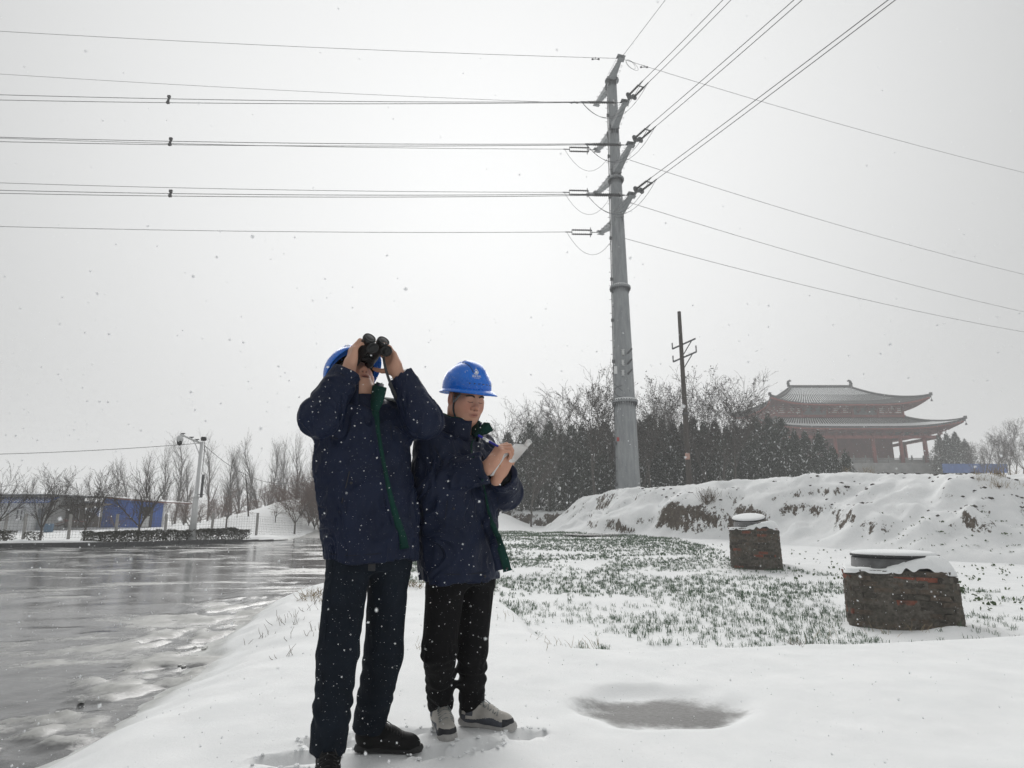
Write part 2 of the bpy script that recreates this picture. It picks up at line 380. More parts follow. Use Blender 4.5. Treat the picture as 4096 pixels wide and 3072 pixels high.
def gz(x, y):                                      # top of whatever ground there is
    a = hz(x, y); b = float(mound_z(np.array([x]), np.array([y]))[0]) if poly_sd(np.array([x]), np.array([y]), MOUND)[0] > -1.2 else -9
    return max(a, b)
# ---- road: wet asphalt under slush
def road_h(x, y):
    rz = road_z(x, y); f = ss(16, 9, y)
    streak = fbm(x * .55 + .3 * y, y * 1.1 - .35 * x, o=4)
    lumps = ss(.10, .55, fbm(x * 1.6 + 9, y * 2.2 + 2, o=4)) * ss(.0, .5, fbm(x * .5 + 4, y * .5, o=2) + .15)
    sr = poly_sd(x, y, ROAD)
    rim = ss(1.5, .1, sr) * ss(12, 9, y)
    clod = ss(.0, .55, fbm(x * 3.2 + 1, y * 3.2 + 7, o=4))
    return rz + .006 * streak * f + .014 * lumps * f + .034 * rim * clod + .008 * rim * fbm(x * 9, y * 9, o=3) + .010 * lumps * (1 - f)
t = NT('wet_road'); pos = t.geo(); x, y, z = t.sep(pos)[:3]
st = t.n('Mapping', {'Vector': pos, 'Scale': (.45, 1.5, 1), 'Rotation': (0, 0, .5)}).outputs[0]
n1 = t.noise(st, 1.1, 6, .62, dist=.6); n2 = t.noise(pos, .45, 4, .6); n3 = t.noise(pos, 11, 5, .7)
zl = t.math('MULTIPLY', t.math('ADD', z, .25), 20.)                      # lumps stand above the water film
sl = t.math('ADD', t.math('ADD', t.math('MULTIPLY', t.math('SUBTRACT', n1, .5), 2.2), t.math('MULTIPLY', t.math('SUBTRACT', n2, .5), 1.4)), t.math('MULTIPLY', t.math('SUBTRACT', n3, .5), .5))
sl = t.math('ADD', sl, t.math('MULTIPLY', zl, .9))
slm = t.ramp(sl, [(-.12, 0.), (.45, 1.)])
asph = t.ramp(t.noise(pos, 30, 4, .6), [(.3, (.06, .061, .062)), (.7, (.11, .111, .112))])
slc = t.ramp(n3, [(.3, (.27, .27, .262)), (.7, (.47, .472, .455))])
t.set(Base_Color=t.mix(slm, asph, slc), Roughness=t.ramp(sl, [(-.0, .09), (.25, .28), (.6, .62)]), Specular_IOR_Level=.5, IOR=1.45)
t.bump(t.math('ADD', t.math('ADD', t.math('MULTIPLY', n3, .5), t.math('MULTIPLY', t.noise(st, 9, 4, .6), .8)), t.math('MULTIPLY', t.math('MULTIPLY', t.noise(pos, 70, 4, .7), slm), .8)), .22, .012)
rd = sheet('road', road_h, axis(-70, -4.2, -2.2, -2.0, .05, 1.03), axis(-6, 2.4, 6.0, 76, .05, 1.025), t.mat,
           mask=lambda X, Y: poly_sd(X, Y, ROAD) > -.55); tag(rd, 'wet slushy asphalt road', kind='structure')
# ---- kerb, stone by stone
M_KERB = simple('kerb_stone', (.075, .077, .08), .45, var=.35, scale=14, bump=.4)
M_SNOWLUMP = simple('snow_cap', (.83, .845, .85), .8, var=.03, scale=9, bump=.25, bscale=40)
kl = [(-12.5, 35.1), (-14.1, 31), (-16.8, 27.5), (-21, 26), (-40, 19.5)]
kerb = empty('kerb', (-17, 27.5, -.25)); tag(kerb, 'dark wet stone kerb along the far road edge', kind='structure')
seg = []
for a, b in zip(kl[:-1], kl[1:]):
    a, b = Vector((*a, -.27)), Vector((*b, -.27)); n = max(1, round((b - a).length / 1.0))
    for k in range(n): seg.append((a.lerp(b, k / n), a.lerp(b, (k + .985) / n)))
for k, (a, b) in enumerate(seg):
    if k in (13, 14): continue                     # dropped kerb, buried in snow
    m = MB(); hh = .21 - .15 * max(0, 1 - k / 4.); m.beam(a + V(0, 0, hh / 2), b + V(0, 0, hh / 2), .14, hh); m.build('kerb_stone', M_KERB, kerb, bevel=.015)
# ================================================================ steel transmission pole and its lines
M_GALV = NT('galvanised_steel'); t = M_GALV; pos = t.obj()
n = t.noise(t.n('Mapping', {'Vector': pos, 'Scale': (3, 3, .5)}).outputs[0], 1.5, 6, .7)
t.set(Base_Color=t.ramp(n, [(.3, (.20, .215, .225)), (.55, (.29, .305, .315)), (.75, (.36, .375, .38))]), Metallic=.25, Roughness=.55); t.bump(t.noise(pos, 12, 4), .12, .01)
M_GALV = t.mat
M_STEELD = simple('dark_steel', (.10, .105, .11), .55, .3, .3, 10)
M_BLACK = simple('black_rubber', (.012, .012, .013), .45, 0, .2, 30)
M_WIRE = simple('aluminium_conductor', (.10, .102, .105), .5, .4, .1, 5)
M_RED = simple('red_plate', (.35, .05, .045), .5, 0, .15, 8)
M_WHITE = simple('white_paint', (.72, .73, .73), .5, 0, .06, 6)
PX, PY = 7.48, 40.
pole = empty('transmission_pole', (PX, PY, 0.9), 0, 'tall grey galvanised steel transmission pole rising behind the snowy mound', 'power pole')
def pz(y): return P(2480, y, PY).z
secs = [(.9, 1.66, pz(1607), 1.40), (pz(1607), 1.38, pz(1152), 1.12), (pz(1152), 1.10, pz(718), .84), (pz(718), .82, pz(322), .68)]
def ngon(c, r, n=16): return [Vector((c[0] + r * math.cos(2 * math.pi * (j + .5) / n), c[1] + r * math.sin(2 * math.pi * (j + .5) / n), c[2])) for j in range(n)]
for z0, d0, z1, d1 in secs:
    m = MB(); m.grid([ngon((PX, PY, z0), d0 / 2), ngon((PX, PY, (z0 + z1) / 2), (d0 + d1) / 4), ngon((PX, PY, z1 - .04), d1 / 2)], True); m.poly(ngon((PX, PY, z1 - .04), d1 / 2)); m.build('shaft_section', M_GALV, pole)
M_FLSNOW = M_SNOWLUMP
for (z, d) in ((pz(1607), 1.40), (pz(1152), 1.12), (pz(718), .84), (pz(322), .70)):
    m = MB(); m.lathe([(d / 2, -.10), (d / 2 + .17, -.08), (d / 2 + .17, .02), (d / 2, .05)], 24, (PX, PY, z), caps=False); fl = m.build('flange', M_GALV, pole)
    if z < 30:
        m = MB()
        for j in range(28):
            a = 2 * math.pi * j / 28; c = V(PX + (d / 2 + .11) * math.cos(a), PY + (d / 2 + .11) * math.sin(a), z)
            m.tube(c + V(0, 0, -.2), c + V(0, 0, .1), .028, n=5)
            ci = V(PX + (d / 2) * math.cos(a), PY + (d / 2) * math.sin(a), z)
            m.poly([ci + V(0, 0, -.5), c + V(0, 0, -.1), ci + V(0, 0, -.1)])
        m.build('bolt_ring', M_STEELD, fl)['kind'] = 'stuff'
        m = MB(); m.lathe([(d / 2 - .02, .055), (d / 2 + .1, .06), (d / 2 + .06, .13), (d / 2 - .02, .2)], 20, (PX, PY, z), caps=False); m.build('snow_cap', M_FLSNOW, fl)
def arm(bx, by, tx, ty, toward, rise=.35, w0=.52, w1=.26):
    b = P(bx, by, PY + (-.35 if toward else .35)); tip = PZ(tx, ty, b.z + rise)
    b.x = PX + (b.x - PX) * .3
    m = MB(); m.beam(b, tip, w0, w0 * 1.0, w2=w1, h2=w1); a = m.build('arm', M_GALV, pole, bevel=.03)
    d = (tip - b).normalized()
    m = MB(); m.beam(tip - d * .12 + V(0, 0, .10), tip + d * .2 + V(0, 0, .10), .62, .03); m.beam(tip - d * .1 - V(0, 0, .13), tip + d * .18 - V(0, 0, .13), .5, .03); m.build('end_plate', M_GALV, a)['kind'] = 'stuff'
    m = MB(); s = frame_of(d)[0]
    for k in range(7):
        c = b.lerp(tip, .1 + .125 * k); wd = (w0 + (w1 - w0) * (.1 + .125 * k)) / 2
        for sg in (1, -1):
            if sg == -1 and k % 2: continue
            q = c + s * sg * wd; m.path([q, q + s * sg * .2, q + s * sg * .2 + d * .13, q + d * .13], .012, 4)
    m.build('step_peg', M_STEELD, a)['kind'] = 'stuff'
    m = MB()
    for k in range(5): m.box(b - d * .05 + V((k - 2) * .13, 0, -.32), (.05, .2, .42))
    for k in range(3): m.beam(b + V(-.35, .1, -.2 + .17 * k), b + V(.35, -.1, -.2 + .17 * k), .05, .12)
    m.build('bracket', M_STEELD, a)['kind'] = 'stuff'
    return tip
A = [arm(2444, 311, 2483, 234, True, .5, .46, .2), arm(2456, 505, 2500, 411, True), arm(2467, 682, 2523, 580, True), arm(2478, 858, 2527, 781, True)]
B = [arm(2430, 345, 2386, 415, False), arm(2436, 533, 2390, 600, False), arm(2441, 709, 2390, 772, False), arm(2447, 890, 2404, 930, False)]
def wire(name, pts, label, r=.02, n=5, sag=0., group='overhead power lines'):
    a, b = pts; q = [a.lerp(b, k / 24) - V(0, 0, sag * 4 * (k / 24) * (1 - k / 24)) for k in range(25)]
    m = MB(); m.path(q, r * 1.12, n); o = m.build(name, M_WIRE, None, True); tag(o, label, 'power line', group); return q
def beyond(a, b, f): return a + (b - a) * f
def string(a, b, dbl=.0, side=V(0, 0, 1)):
    m = MB(); d = (b - a); L_ = d.length; dn = d.normalized(); k = 0
    pr = []; nb = int(L_ / .07)
    for i in range(nb + 1):
        c = a + dn * (L_ * i / nb); pr.append((c, .085 if i % 2 else .035))
    m.path([p for p, _ in pr], [r for _, r in pr], 8)
    s, u, _ = frame_of(dn); Mx = Matrix((s, u, dn)).transposed()
    o = m.build('insulator_string', M_BLACK, pole)
    m = MB(); m.lathe([(.20, -.015), (.23, 0), (.20, .015)], 14, a + dn * .1, Mx); m.build('grading_ring', M_STEELD, o)
    return o
W_LAB = []
def strung(tip, end_px, lz, group_label, yokes=.3, l_ins=1.9, sep=.22, up=.0):
    """a twin-insulator set from an arm tip towards a pixel direction at height lz; returns the two wire start points and directions"""
    far = PZ(*end_px, lz); d = (far - tip).normalized(); s = frame_of(d)[0]; u = V(0, 0, 1)
    s = (s * .75 + u * .66).normalized() if up else s
    y0 = tip + d * .55; m = MB(); m.path([tip + d * .1, y0 - d * .18], .03, 5)
    m.poly([y0 - d * .18, y0 + s * sep, y0 + s * sep + d * .1, y0 - s * sep + d * .1, y0 - s * sep]); yk = m.build('yoke_plate', M_STEELD, pole, thick=.03)
    st = []
    for sg in (1, -1):
        a = y0 + d * .12 + s * sg * sep; b = a + d * l_ins; string(a, b); st.append(b)
    m = MB(); m.beam(st[0], st[1], .06, .05)
    for p in st: m.path([p - d * .1, p + d * .5], .045, 5)
    m.build('clamp', M_STEELD, pole)['kind'] = 'stuff'
    return [p + d * .45 for p in st], d
lab = {1: 'highest', 2: 'middle', 3: 'lowest'}
LEFT = {1: ((0, 365), (0, 386)), 2: ((0, 534), (0, 552)), 3: ((0, 746), (0, 758))}
RIGHT = {1: ((2885, 0), (2917, 0)), 2: ((3167, 0), (3200, 0)), 3: ((3541, 0), (3570, 0))}
for k in (1, 2, 3):
    tip = A[k]; zt = tip.z + .05
    sl, dl = strung(tip, ((LEFT[k][0][0] + LEFT[k][1][0]) / 2, (LEFT[k][0][1] + LEFT[k][1][1]) / 2), zt - .25, '', up=1)
    sr, dr = strung(tip, ((RIGHT[k][0][0] + RIGHT[k][1][0]) / 2, 0), zt - .3, '', l_ins=1.2)
    for j in (0, 1):
        e = PZ(*LEFT[k][j], zt - .25); q = wire('power_line', (sl[j], beyond(sl[j], e, 1.35)), f'{"upper" if j == 0 else "lower"} wire of the {lab[k]} twin pair crossing the sky above the men', .019, sag=.35, group='twin wires crossing the sky')
        e = PZ(*RIGHT[k][j], zt - .3); wire('power_line', (sr[j], beyond(sr[j], e, 1.6)), f'{"upper" if j == 0 else "lower"} wire of the {lab[k]} twin pair climbing from pole to top edge', .019, sag=.1, group='twin wires running overhead')
        # jumper loop
        a, b = sl[j], sr[j]; c = (a + b) / 2; pts = []
        for i in range(17):
            f = i / 16; pts.append(a.lerp(b, f) + (tip - c) * .0 - V(0, 0, 1.9 * (1 - (2 * f - 1) ** 2)))
        m = MB(); m.path(pts, .016, 4); m.build('jumper_loop', M_WIRE, pole, True)
    a, b = [PZ(700 - 12 * k, LEFT[k][i][1] + (402 - 365) * .3 + (-2 if i == 0 else 6), zt - .3) for i in (0, 1)]
    f = .715
    p0 = sl[0].lerp(PZ(*LEFT[k][0], zt - .25), f) - V(0, 0, .22); p1 = sl[1].lerp(PZ(*LEFT[k][1], zt - .25), f) - V(0, 0, .3)
    m = MB(); m.beam(p0 + V(0, 0, .12), p1 - V(0, 0, .12), .12, .12); m.box(p0 + V(-.05, 0, .05), (.2, .12, .16)); m.box(p1 + V(.05, 0, -.03), (.2, .12, .16))
    tag(m.build('wire_spacer', M_BLACK, None), f'small black spacer clamping the {lab[k]} twin pair of wires together', 'spacer', 'spacers on the twin wires')
# single wires of the far arms and the shield wire
tip = A[0]
wire('power_line', (tip, beyond(tip, PZ(0, 111, tip.z - .3), 1.35)), 'topmost single thin wire crossing the sky from the pole tip', .013, sag=.35)
wire('power_line', (tip, beyond(tip, PZ(2661, 0, tip.z), 1.8)), 'single thin wire running steeply up from the pole tip to the top edge', .015)
wire('power_line', (tip, beyond(tip, PZ(4096, 680, tip.z - 1.), 1.2)), 'thin wire descending from the pole tip above all others beside the temple sky', .014, sag=.5)
for k, (ly, ry) in enumerate(((283, None), (540, 1081), (718, 1231), (892, 1310))):
    tip = B[k]; e = PZ(0, ly, tip.z - .3); d = (e - tip).normalized()
    nm = ['second', 'third', 'fourth', 'fifth'][k]
    if k == 0:
        wire('power_line', (tip, beyond(tip, e, 1.35)), 'thin single wire just above the highest twin pair crossing the sky', .012, sag=.35)
        continue
    a = tip + d * .7; b = a + d * 1.5; s = V(0, 0, .17)
    for sg in (1, -1): string(a + s * sg, b + s * sg)
    m = MB(); m.path([tip, a], .03, 5); m.beam(a - s, a + s, .05, .05); m.beam(b - s, b + s, .05, .05); m.path([b, b + d * .5], .04, 5); m.build('yoke_plate', M_STEELD, pole)['kind'] = 'stuff'
    st = b + d * .4
    wire('power_line', (st, beyond(st, PZ(0, ly, tip.z - .3), 1.35)), ['', 'single wire running level with the middle twin pair of wires', 'single wire just above the lowest twin pair crossing the sky', 'lowest single wire crossing the sky below all the twin pairs'][k], .017, sag=.35)
    dr = (PZ(4096, ry, tip.z - 1.2) - tip).normalized(); sr = tip + dr * 1.2
    wire('power_line', (sr, beyond(sr, PZ(4096, ry, tip.z - 1.2), 1.25)), f'{["", "highest", "middle", "lowest"][k]} of the three wires descending from behind the pole towards the temple side', .017, sag=.8, group='wires descending past the temple')
    pts = [st.lerp(sr, i / 16) - V(0, 0, 1.7 * (1 - (2 * i / 16 - 1) ** 2)) for i in range(17)]
    m = MB(); m.path(pts, .015, 4); m.build('jumper_loop', M_WIRE, pole, True)
for q0, q1, tp in ((PZ(2382, 232, A[0].z), None, 0), (PZ(2576, 264, A[0].z - .2), None, 1), (PZ(2297, 407, B[0].z - .2), None, 2)):
    m = MB(); m.beam(q0 - V(.25, 0, .1), q0 + V(.25, 0, -.1), .03, .03); m.box(q0 - V(.22, 0, .1), (.14, .08, .09)); m.box(q0 + V(.22, 0, -.1), (.14, .08, .09)); m.box(q0 - V(0, 0, .02), (.05, .05, .14))
    tag(m.build('vibration_damper', M_BLACK, None), ['dumbbell damper on the topmost wire beside the pole tip', 'dumbbell damper on the wire descending from the pole tip', 'dumbbell damper on the thin wire above the highest twin pair'][tp], 'damper', 'wire dampers')
# coiled wire ends at the tip
m = MB()
for a, r0, tl in ((.3, .55, .5), (1.1, .75, 1.0)):
    pts = [A[0] + V(.35 + r0 * .6 * (1 - math.cos(f)) * math.cos(a * .3), -.1 * tl, -.3 - r0 * (1 - math.cos(f)) * .45 + .3 * math.sin(f)) for f in np.linspace(0, 2 * math.pi, 19)]
    m.path(pts, .012, 4)
m.build('wire_coil', M_WIRE, pole, True)['kind'] = 'stuff'
# climbing rail with pegs, cable, box, bracket insulators, plates
m = MB(); rail = []
for y in np.linspace(1940, 330, 60):
    z = pz(y); fr = (z - .9) / (pz(322) - .9); rr = .83 + (.35 - .83) * fr
    rail.append(V(PX - rr * .95 - .06, PY - .3 * rr - .04, z))
m.path(rail, .03, 4); m.build('climbing_rail', M_STEELD, pole)
m = MB()
for k, c in enumerate(rail):
    m.path([c, c + V(-.16 if k % 2 else .12, -.05, 0)], .018, 4)
    if k % 6 == 0: m.box(c, (.16, .1, .22))
m.build('step_peg', M_STEELD, pole)['kind'] = 'stuff'
for y in (1405, 1447, 1488):
    b = P(2512, y + 8, PY - .62); e = P(2527, y - 10, PY - 1.5)
    m = MB(); m.beam(b, e, .09, .09); br = m.build('bracket', M_STEELD, pole)
    c = P(2495, y + 4, PY - .75); m = MB()
    pts = [c + V(-.05, 0, -.18 + .04 * i) for i in range(10)]; m.path(pts, [.05 if i % 3 else .13 for i in range(10)], 8); m.build('post_insulator', M_WHITE, br, True)
m = MB(); m.box(P(2463, 1480, PY - .7), (.18, .14, .5)); m.build('junction_box', M_WHITE, pole, bevel=.02)
m = MB(); m.box(P(2472, 1757, PY - .83), (.16, .03, .26)); m.build('warning_plate', M_RED, pole)
coil_c = P(2489, 1565, PY - .66)
m = MB(); m.path([coil_c + V(.5 * math.cos(a), .05, .38 * math.sin(a)) for a in np.linspace(0, 2 * math.pi, 25)], .02, 5); m.path([coil_c + V(-.5, .05, .5), coil_c + V(.5, .03, -.4)], .018, 4); m.build('cable_coil', M_STEELD, pole, True)['kind'] = 'stuff'
# ================================================================ old utility pole
t = NT('weathered_pole'); pos = t.obj(); n = t.noise(t.n('Mapping', {'Vector': pos, 'Scale': (30, 30, 1.2)}).outputs[0], 1., 5, .7)
t.set(Base_Color=t.ramp(n, [(.3, (.035, .03, .027)), (.7, (.10, .088, .078))]), Roughness=.9); t.bump(n, .5, .01); M_POLEW = t.mat
ub = P(2757, 1925, 33.); ut = P(2714, 1247, 33.); ub.z = 2.0; uy = 33.
up_ = empty('utility_pole', (ub.x, uy, ub.z), 0, 'dark weathered utility pole with bare cross arms beside the steel pole', 'utility pole')
m = MB(); n_ = 10; m.path([V(ub.x, uy, 1.6).lerp(V(ub.x + .01, uy, ut.z), k / n_) for k in range(n_ + 1)], [.17 - .07 * k / n_ for k in range(n_ + 1)], 12); m.build('shaft', M_POLEW, up_, True)
for y, xs, ins in ((1378, (2733, 2752), False), (1430, (2722, 2760), True)):
    c = P((xs[0] + xs[1]) / 2, y, uy); a = V(ub.x - .35, uy + .5, c.z - .12); b = V(ub.x + .6, uy - .75, c.z + .12)
    m = MB(); m.beam(a, b, .07, .07); m.beam(b.lerp(a, .15), V(ub.x, uy, c.z - .75), .04, .04); ar = m.build('cross_arm', M_STEELD, up_)
    for p in ((a, b) if ins else (a,)):
        m = MB(); m.path([p + V(0, 0, .04 * i) for i in range(10)], [.02 if i % 2 else .05 for i in range(10)], 7); m.build('pin_insulator', M_STEELD, ar, True)
m = MB(); s_ = P(2750, 1825, uy - .2); m.box(s_, (.24, .02, .34)); m.build('number_plate', simple('faded_plate', (.45, .27, .22), .6, 0, .3, 9), up_)
m = MB(); m.lathe([(.175, -.05), (.175, .05)], 12, V(ub.x, uy, 6.5), caps=False); m.build('band', M_STEELD, up_)
# ================================================================ temple hall
M_TRED = simple('temple_red', (.14, .036, .03), .75, 0, .25, 1.5, .2)
M_TREDB = simple('temple_beam_red', (.25, .055, .044), .7, 0, .2, 2)
M_TILE = simple('grey_roof_tile', (.085, .088, .09), .8, 0, .3, 1.2, .3, 30)
M_TWHITE = simple('temple_plaster', (.78, .77, .74), .8, 0, .08, 2)
M_TGREY = simple('temple_lattice', (.16, .165, .175), .8, 0, .2, 3)
M_STONE = simple('podium_stone', (.30, .30, .29), .85, 0, .2, 1.0, .3, 6)
TX, TY0, TY1 = 56.0, 100., 118.
TYC = (TY0 + TY1) / 2
zb = P(3700, 1853, 100).z; zc = P(3650, 1748, 100).z; ze1 = P(3450, 1699, 97.2).z; zt1 = P(3400, 1672, 103.4).z; ze2 = P(3400, 1608, 99.6).z; zr = P(3270, 1552, TYC).z
temple = empty('temple_hall', (TX, TYC, zb - 2), 0, 'two storey red timber temple hall with sweeping grey tiled roofs dusted by snow', 'temple')
def roof_sheet(a0, b0, z0, a1, b1, z1, lift, side, n_u, n_t, corr=0., off=0., t0=0., t1=1., pw=1.55):
    """one slope of a hipped roof; side 0 front 1 right 2 back 3 left"""
    rows = []
    for j in range(n_t + 1):
        t_ = t0 + (t1 - t0) * j / n_t; row = []
        A_ = a0 + (a1 - a0) * t_; B_ = b0 + (b1 - b0) * t_
        for i in range(n_u + 1):
            u = -1 + 2 * i / n_u
            w = A_ if side in (0, 2) else B_
            cor = abs(u) ** 5
            z = z0 + (z1 - z0) * (t_ ** pw) + lift * abs(u) ** 4.5 * (1 - t_) ** 1.6 + off
            flare = 1 + .05 * cor * (1 - t_)
            x = u * w * flare
            if corr: z += corr * (1 if (i % 4) in (1, 2) else -1)
            d = (B_ if side in (0, 2) else A_) * flare
            p = {0: (x, -d), 1: (d, x), 2: (-x, d), 3: (-d, -x)}[side]
            row.append(V(TX + p[0], TYC + p[1], z))
        rows.append(row)
    return rows
def roof(name, a0, b0, z0, a1, b1, z1, lift, snow_t, in_w, in_d, zin):
    m = MB()
    for s_ in range(4): m.grid(roof_sheet(a0, b0, z0, a1, b1, z1, lift, s_, 4 * int((a0 if s_ in (0, 2) else b0) / .26), 12, .055))
    rf = m.build(name, M_TILE, temple)
    md = rf.modifiers.new('solid', 'SOLIDIFY'); md.thickness = .22; md.offset = -1
    m = MB()
    for s_ in (0, 1, 3):
        for (ta, tb, of) in snow_t: m.grid(roof_sheet(a0 * .995, b0 * .995, z0, a1, b1, z1, lift, s_, 60, 10, 0, of, ta, tb))
    m.build('roof_snow', M_SNOWLUMP, rf, True)
    # soffit of rafters
    for s_ in (0, 1, 3):
        outer = roof_sheet(a0 * .985, b0 * .985, z0 - .3, a1, b1, z1, lift, s_, 40, 1)[0]
        inner = roof_sheet(in_w, in_d, zin, in_w - .1, in_d - .1, zin, 0, s_, 40, 1)[0]
        m = MB(); m.grid([outer, inner]); m.build('soffit', M_TRED, rf)
        m = MB(); m.path([p + V(0, 0, .05) for p in outer], .16, 5); m.build('eave_board', M_TREDB, rf)
        n = int(len(outer) * 1.4)
        m = MB()
        for i in range(n):
            f = i / (n - 1) * 40; k = min(39, int(f)); p = outer[k].lerp(outer[k + 1], f - k); q = inner[k].lerp(inner[k + 1], f - k)
            m.beam(p - V(0, 0, .12), p.lerp(q, .8) - V(0, 0, .12), .14, .16)
        r_ = m.build('rafters', M_TRED, rf); r_['kind'] = 'stuff'
    # hip ridges with end ornaments
    for sx in (1, -1):
        for sy in (1, -1):
            pts = []
            for j in range(13):
                t_ = j / 12; A_ = a0 + (a1 - a0) * t_; B_ = b0 + (b1 - b0) * t_
                pts.append(V(TX + sx * A_ * (1 + .05 * (1 - t_)), TYC + sy * B_ * (1 + .05 * (1 - t_)), z0 + (z1 - z0) * t_ ** 1.55 + lift * (1 - t_) ** 1.6 + .18))
            m = MB(); m.path(pts, .2, 6); m.box(pts[0] + V(0, 0, .1), (.35, .35, .5)); m.build('hip_ridge', M_TILE, rf)
            m = MB(); m.lathe([(.05, .35), (.1, .3), (.16, .05), (.2, 0)], 8, pts[0] + V(0, 0, -1.1)); m.tube(pts[0] + V(0, 0, -.75), pts[0], .03); m.build('wind_bell', M_TILE, rf)
    return rf
HW2, HD2 = 10.8, 5.6
r1 = roof('lower_roof', 15.9, 11.3, ze1 - .25, HW2 + .2, HD2 + .2, zt1, 1.15, [(.01, .5, .14), (.5, .97, .012)], 14.0, 9.0, zc + 1.0)
r2 = roof('upper_roof', 12.7, 9.1, ze2 - .1, 5.3, .35, zr, 1.15, [(.03, .40, -.018), (.40, .70, .012), (.70, .985, .048)], HW2, HD2, ze2 + .1)
m = MB(); m.beam(V(TX - 5.6, TYC, zr + .2), V(TX + 5.6, TYC, zr + .2), .4, .6); m.build('main_ridge', M_TILE, r2)
for sx in (1, -1):
    m = MB(); c = V(TX + sx * 5.6, TYC, zr + .3); m.path([c, c + V(sx * .12, 0, .5), c + V(sx * .04, 0, .9), c + V(-sx * .25, 0, 1.08), c + V(-sx * .5, 0, .98)], [.36, .30, .26, .2, .08], 7); m.build('ridge_ornament', M_TILE, r2, True)
# upper storey
zu0, zu1 = zt1 - .3, ze2 + .1
m = MB(); m.box((TX, TYC, (zu0 + zu1) / 2), (HW2 * 2, HD2 * 2, zu1 - zu0)); m.build('upper_wall', M_TRED, temple)
bw = HW2 * 2 / 5
def lattice(c, w, h, axis_x=True):
    m = MB(); s = (w, .12, h) if axis_x else (.12, w, h); m.box(c, s); o = m.build('lattice_window', M_TWHITE, temple)
    for k in range(5):
        m = MB(); z = c.z - h / 2 + h * k / 4; m.box(V(c.x, c.y - (.07 if axis_x else 0), z) if axis_x else V(c.x - .07, c.y, z), (w, .1, .13) if axis_x else (.1, w, .13)); m.build('slat', M_TREDB, o)
    for q in ((0, .5, 0, 0), (0, 0, -.5, -.5), (0, 0, .5, -.5)):
        m = MB()
        if axis_x: m.beam(V(c.x + q[0], c.y - .1, c.z + q[1] * h), V(c.x + q[2], c.y - .1, c.z + q[3] * h), .16, .1, up=(0, 1, 0))
        else: m.beam(V(c.x - .1, c.y + q[0], c.z + q[1] * h), V(c.x - .1, c.y + q[2], c.z + q[3] * h), .16, .1, up=(1, 0, 0))
        m.build('brace', M_TREDB, o)
zl0, zl1 = P(3300, 1654, 103.4).z, P(3300, 1625, 103.4).z
for k in range(5):
    xc = TX - HW2 + bw * (k + .5); c = V(xc, TYC - HD2 - .05, (zl0 + zl1) / 2)
    if k % 2 == 0: lattice(c, bw * .86, zl1 - zl0)
    else:
        m = MB(); m.box(c, (bw * .92, .1, zl1 - zl0 + .4)); o = m.build('shutter', M_TGREY, temple)
        for q in range(4):
            m = MB(); m.box(c + V((q - 1.5) * bw * .22, -.07, 0), (bw * .19, .06, zl1 - zl0 + .2)); m.build('shutter_leaf', M_TGREY, o)
for k in range(3): lattice(V(TX - HW2 - .05, TYC - HD2 + 3.7 * (k + .5), (zl0 + zl1) / 2), 3.2, zl1 - zl0, False)
for k in range(6):
    m = MB(); m.tube(V(TX - HW2 + bw * k, TYC - HD2 - .1, zu0), V(TX - HW2 + bw * k, TYC - HD2 - .1, zu1), .2); m.build('upper_column', M_TREDB, temple, True)
m = MB(); m.box((TX, TYC - HD2 - .12, zl0 - .45), (HW2 * 2 + .6, .3, .35)); m.build('upper_beam', M_TREDB, temple)
# brackets under the eaves
bm_ = MB()
for k, (w, h) in enumerate(((.25, .25), (.7, .2), (.3, .2), (1.1, .2), (.35, .2))): bm_.box((0, -.28 * k, .22 * k), (w, .35, h))
bme = bm_.mesh('bracket_set', M_TRED)
for zz_, hw, yd, n in ((zc + .25, 14.0, TY0 - .1, 19), (zu1 - 1.15, HW2, TYC - HD2 - .1, 15)):
    for k in range(n):
        o = link('bracket_set', bme, temple); o.location = V(TX - hw + 2 * hw * k / (n - 1), yd, zz_) - temple.location
    for k in range(9):
        o = link('bracket_set', bme, temple); o.rotation_euler = (0, 0, -math.pi / 2); o.location = V(TX - hw - .1, yd + (2 * (TYC - yd)) * k / 8, zz_) - temple.location
# lower storey: columns, beams, inner wall
for yy in (TY0, TY1):
    for dx in (-14, -11.5, -7.6, -3.1, 3.1, 7.6, 11.5, 14):
        m = MB(); m.path([V(TX + dx, yy, zb - .1), V(TX + dx, yy, (zb + zc) / 2), V(TX + dx, yy, zc + .3)], [.30, .30, .25], 12); m.build('column', M_TREDB, temple, True)
for dx in (-14, 14):
    for yy in (TY0 + 3.5, TY0 + 9, TY1 - 3.5):
        m = MB(); m.path([V(TX + dx, yy, zb - .1), V(TX + dx, yy, zc + .3)], [.30, .26], 12); m.build('column', M_TREDB, temple, True)
for (a, b) in ((V(TX - 14, TY0, 0), V(TX + 14, TY0, 0)), (V(TX - 14, TY1, 0), V(TX + 14, TY1, 0)), (V(TX - 14, TY0, 0), V(TX - 14, TY1, 0)), (V(TX + 14, TY0, 0), V(TX + 14, TY1, 0))):
    m = MB(); m.beam(a + V(0, 0, zc), b + V(0, 0, zc), .3, .5); m.build('beam', M_TREDB, temple)
    m = MB(); m.beam(a + V(0, 0, zc + .95), b + V(0, 0, zc + .95), .28, .25); m.build('upper_tie', M_TRED, temple)
m = MB(); m.box((TX - 1.5, TYC, (zb + zc) / 2 + .5), (20.5, 10, zc - zb + 1.6)); m.build('inner_wall', M_TRED, temple)
m = MB(); m.box((TX, TYC, zb - 1.6), (30.0, 20.0, 3.2)); m.build('podium', M_STONE, temple, bevel=.1)
yb = TY0 + .6
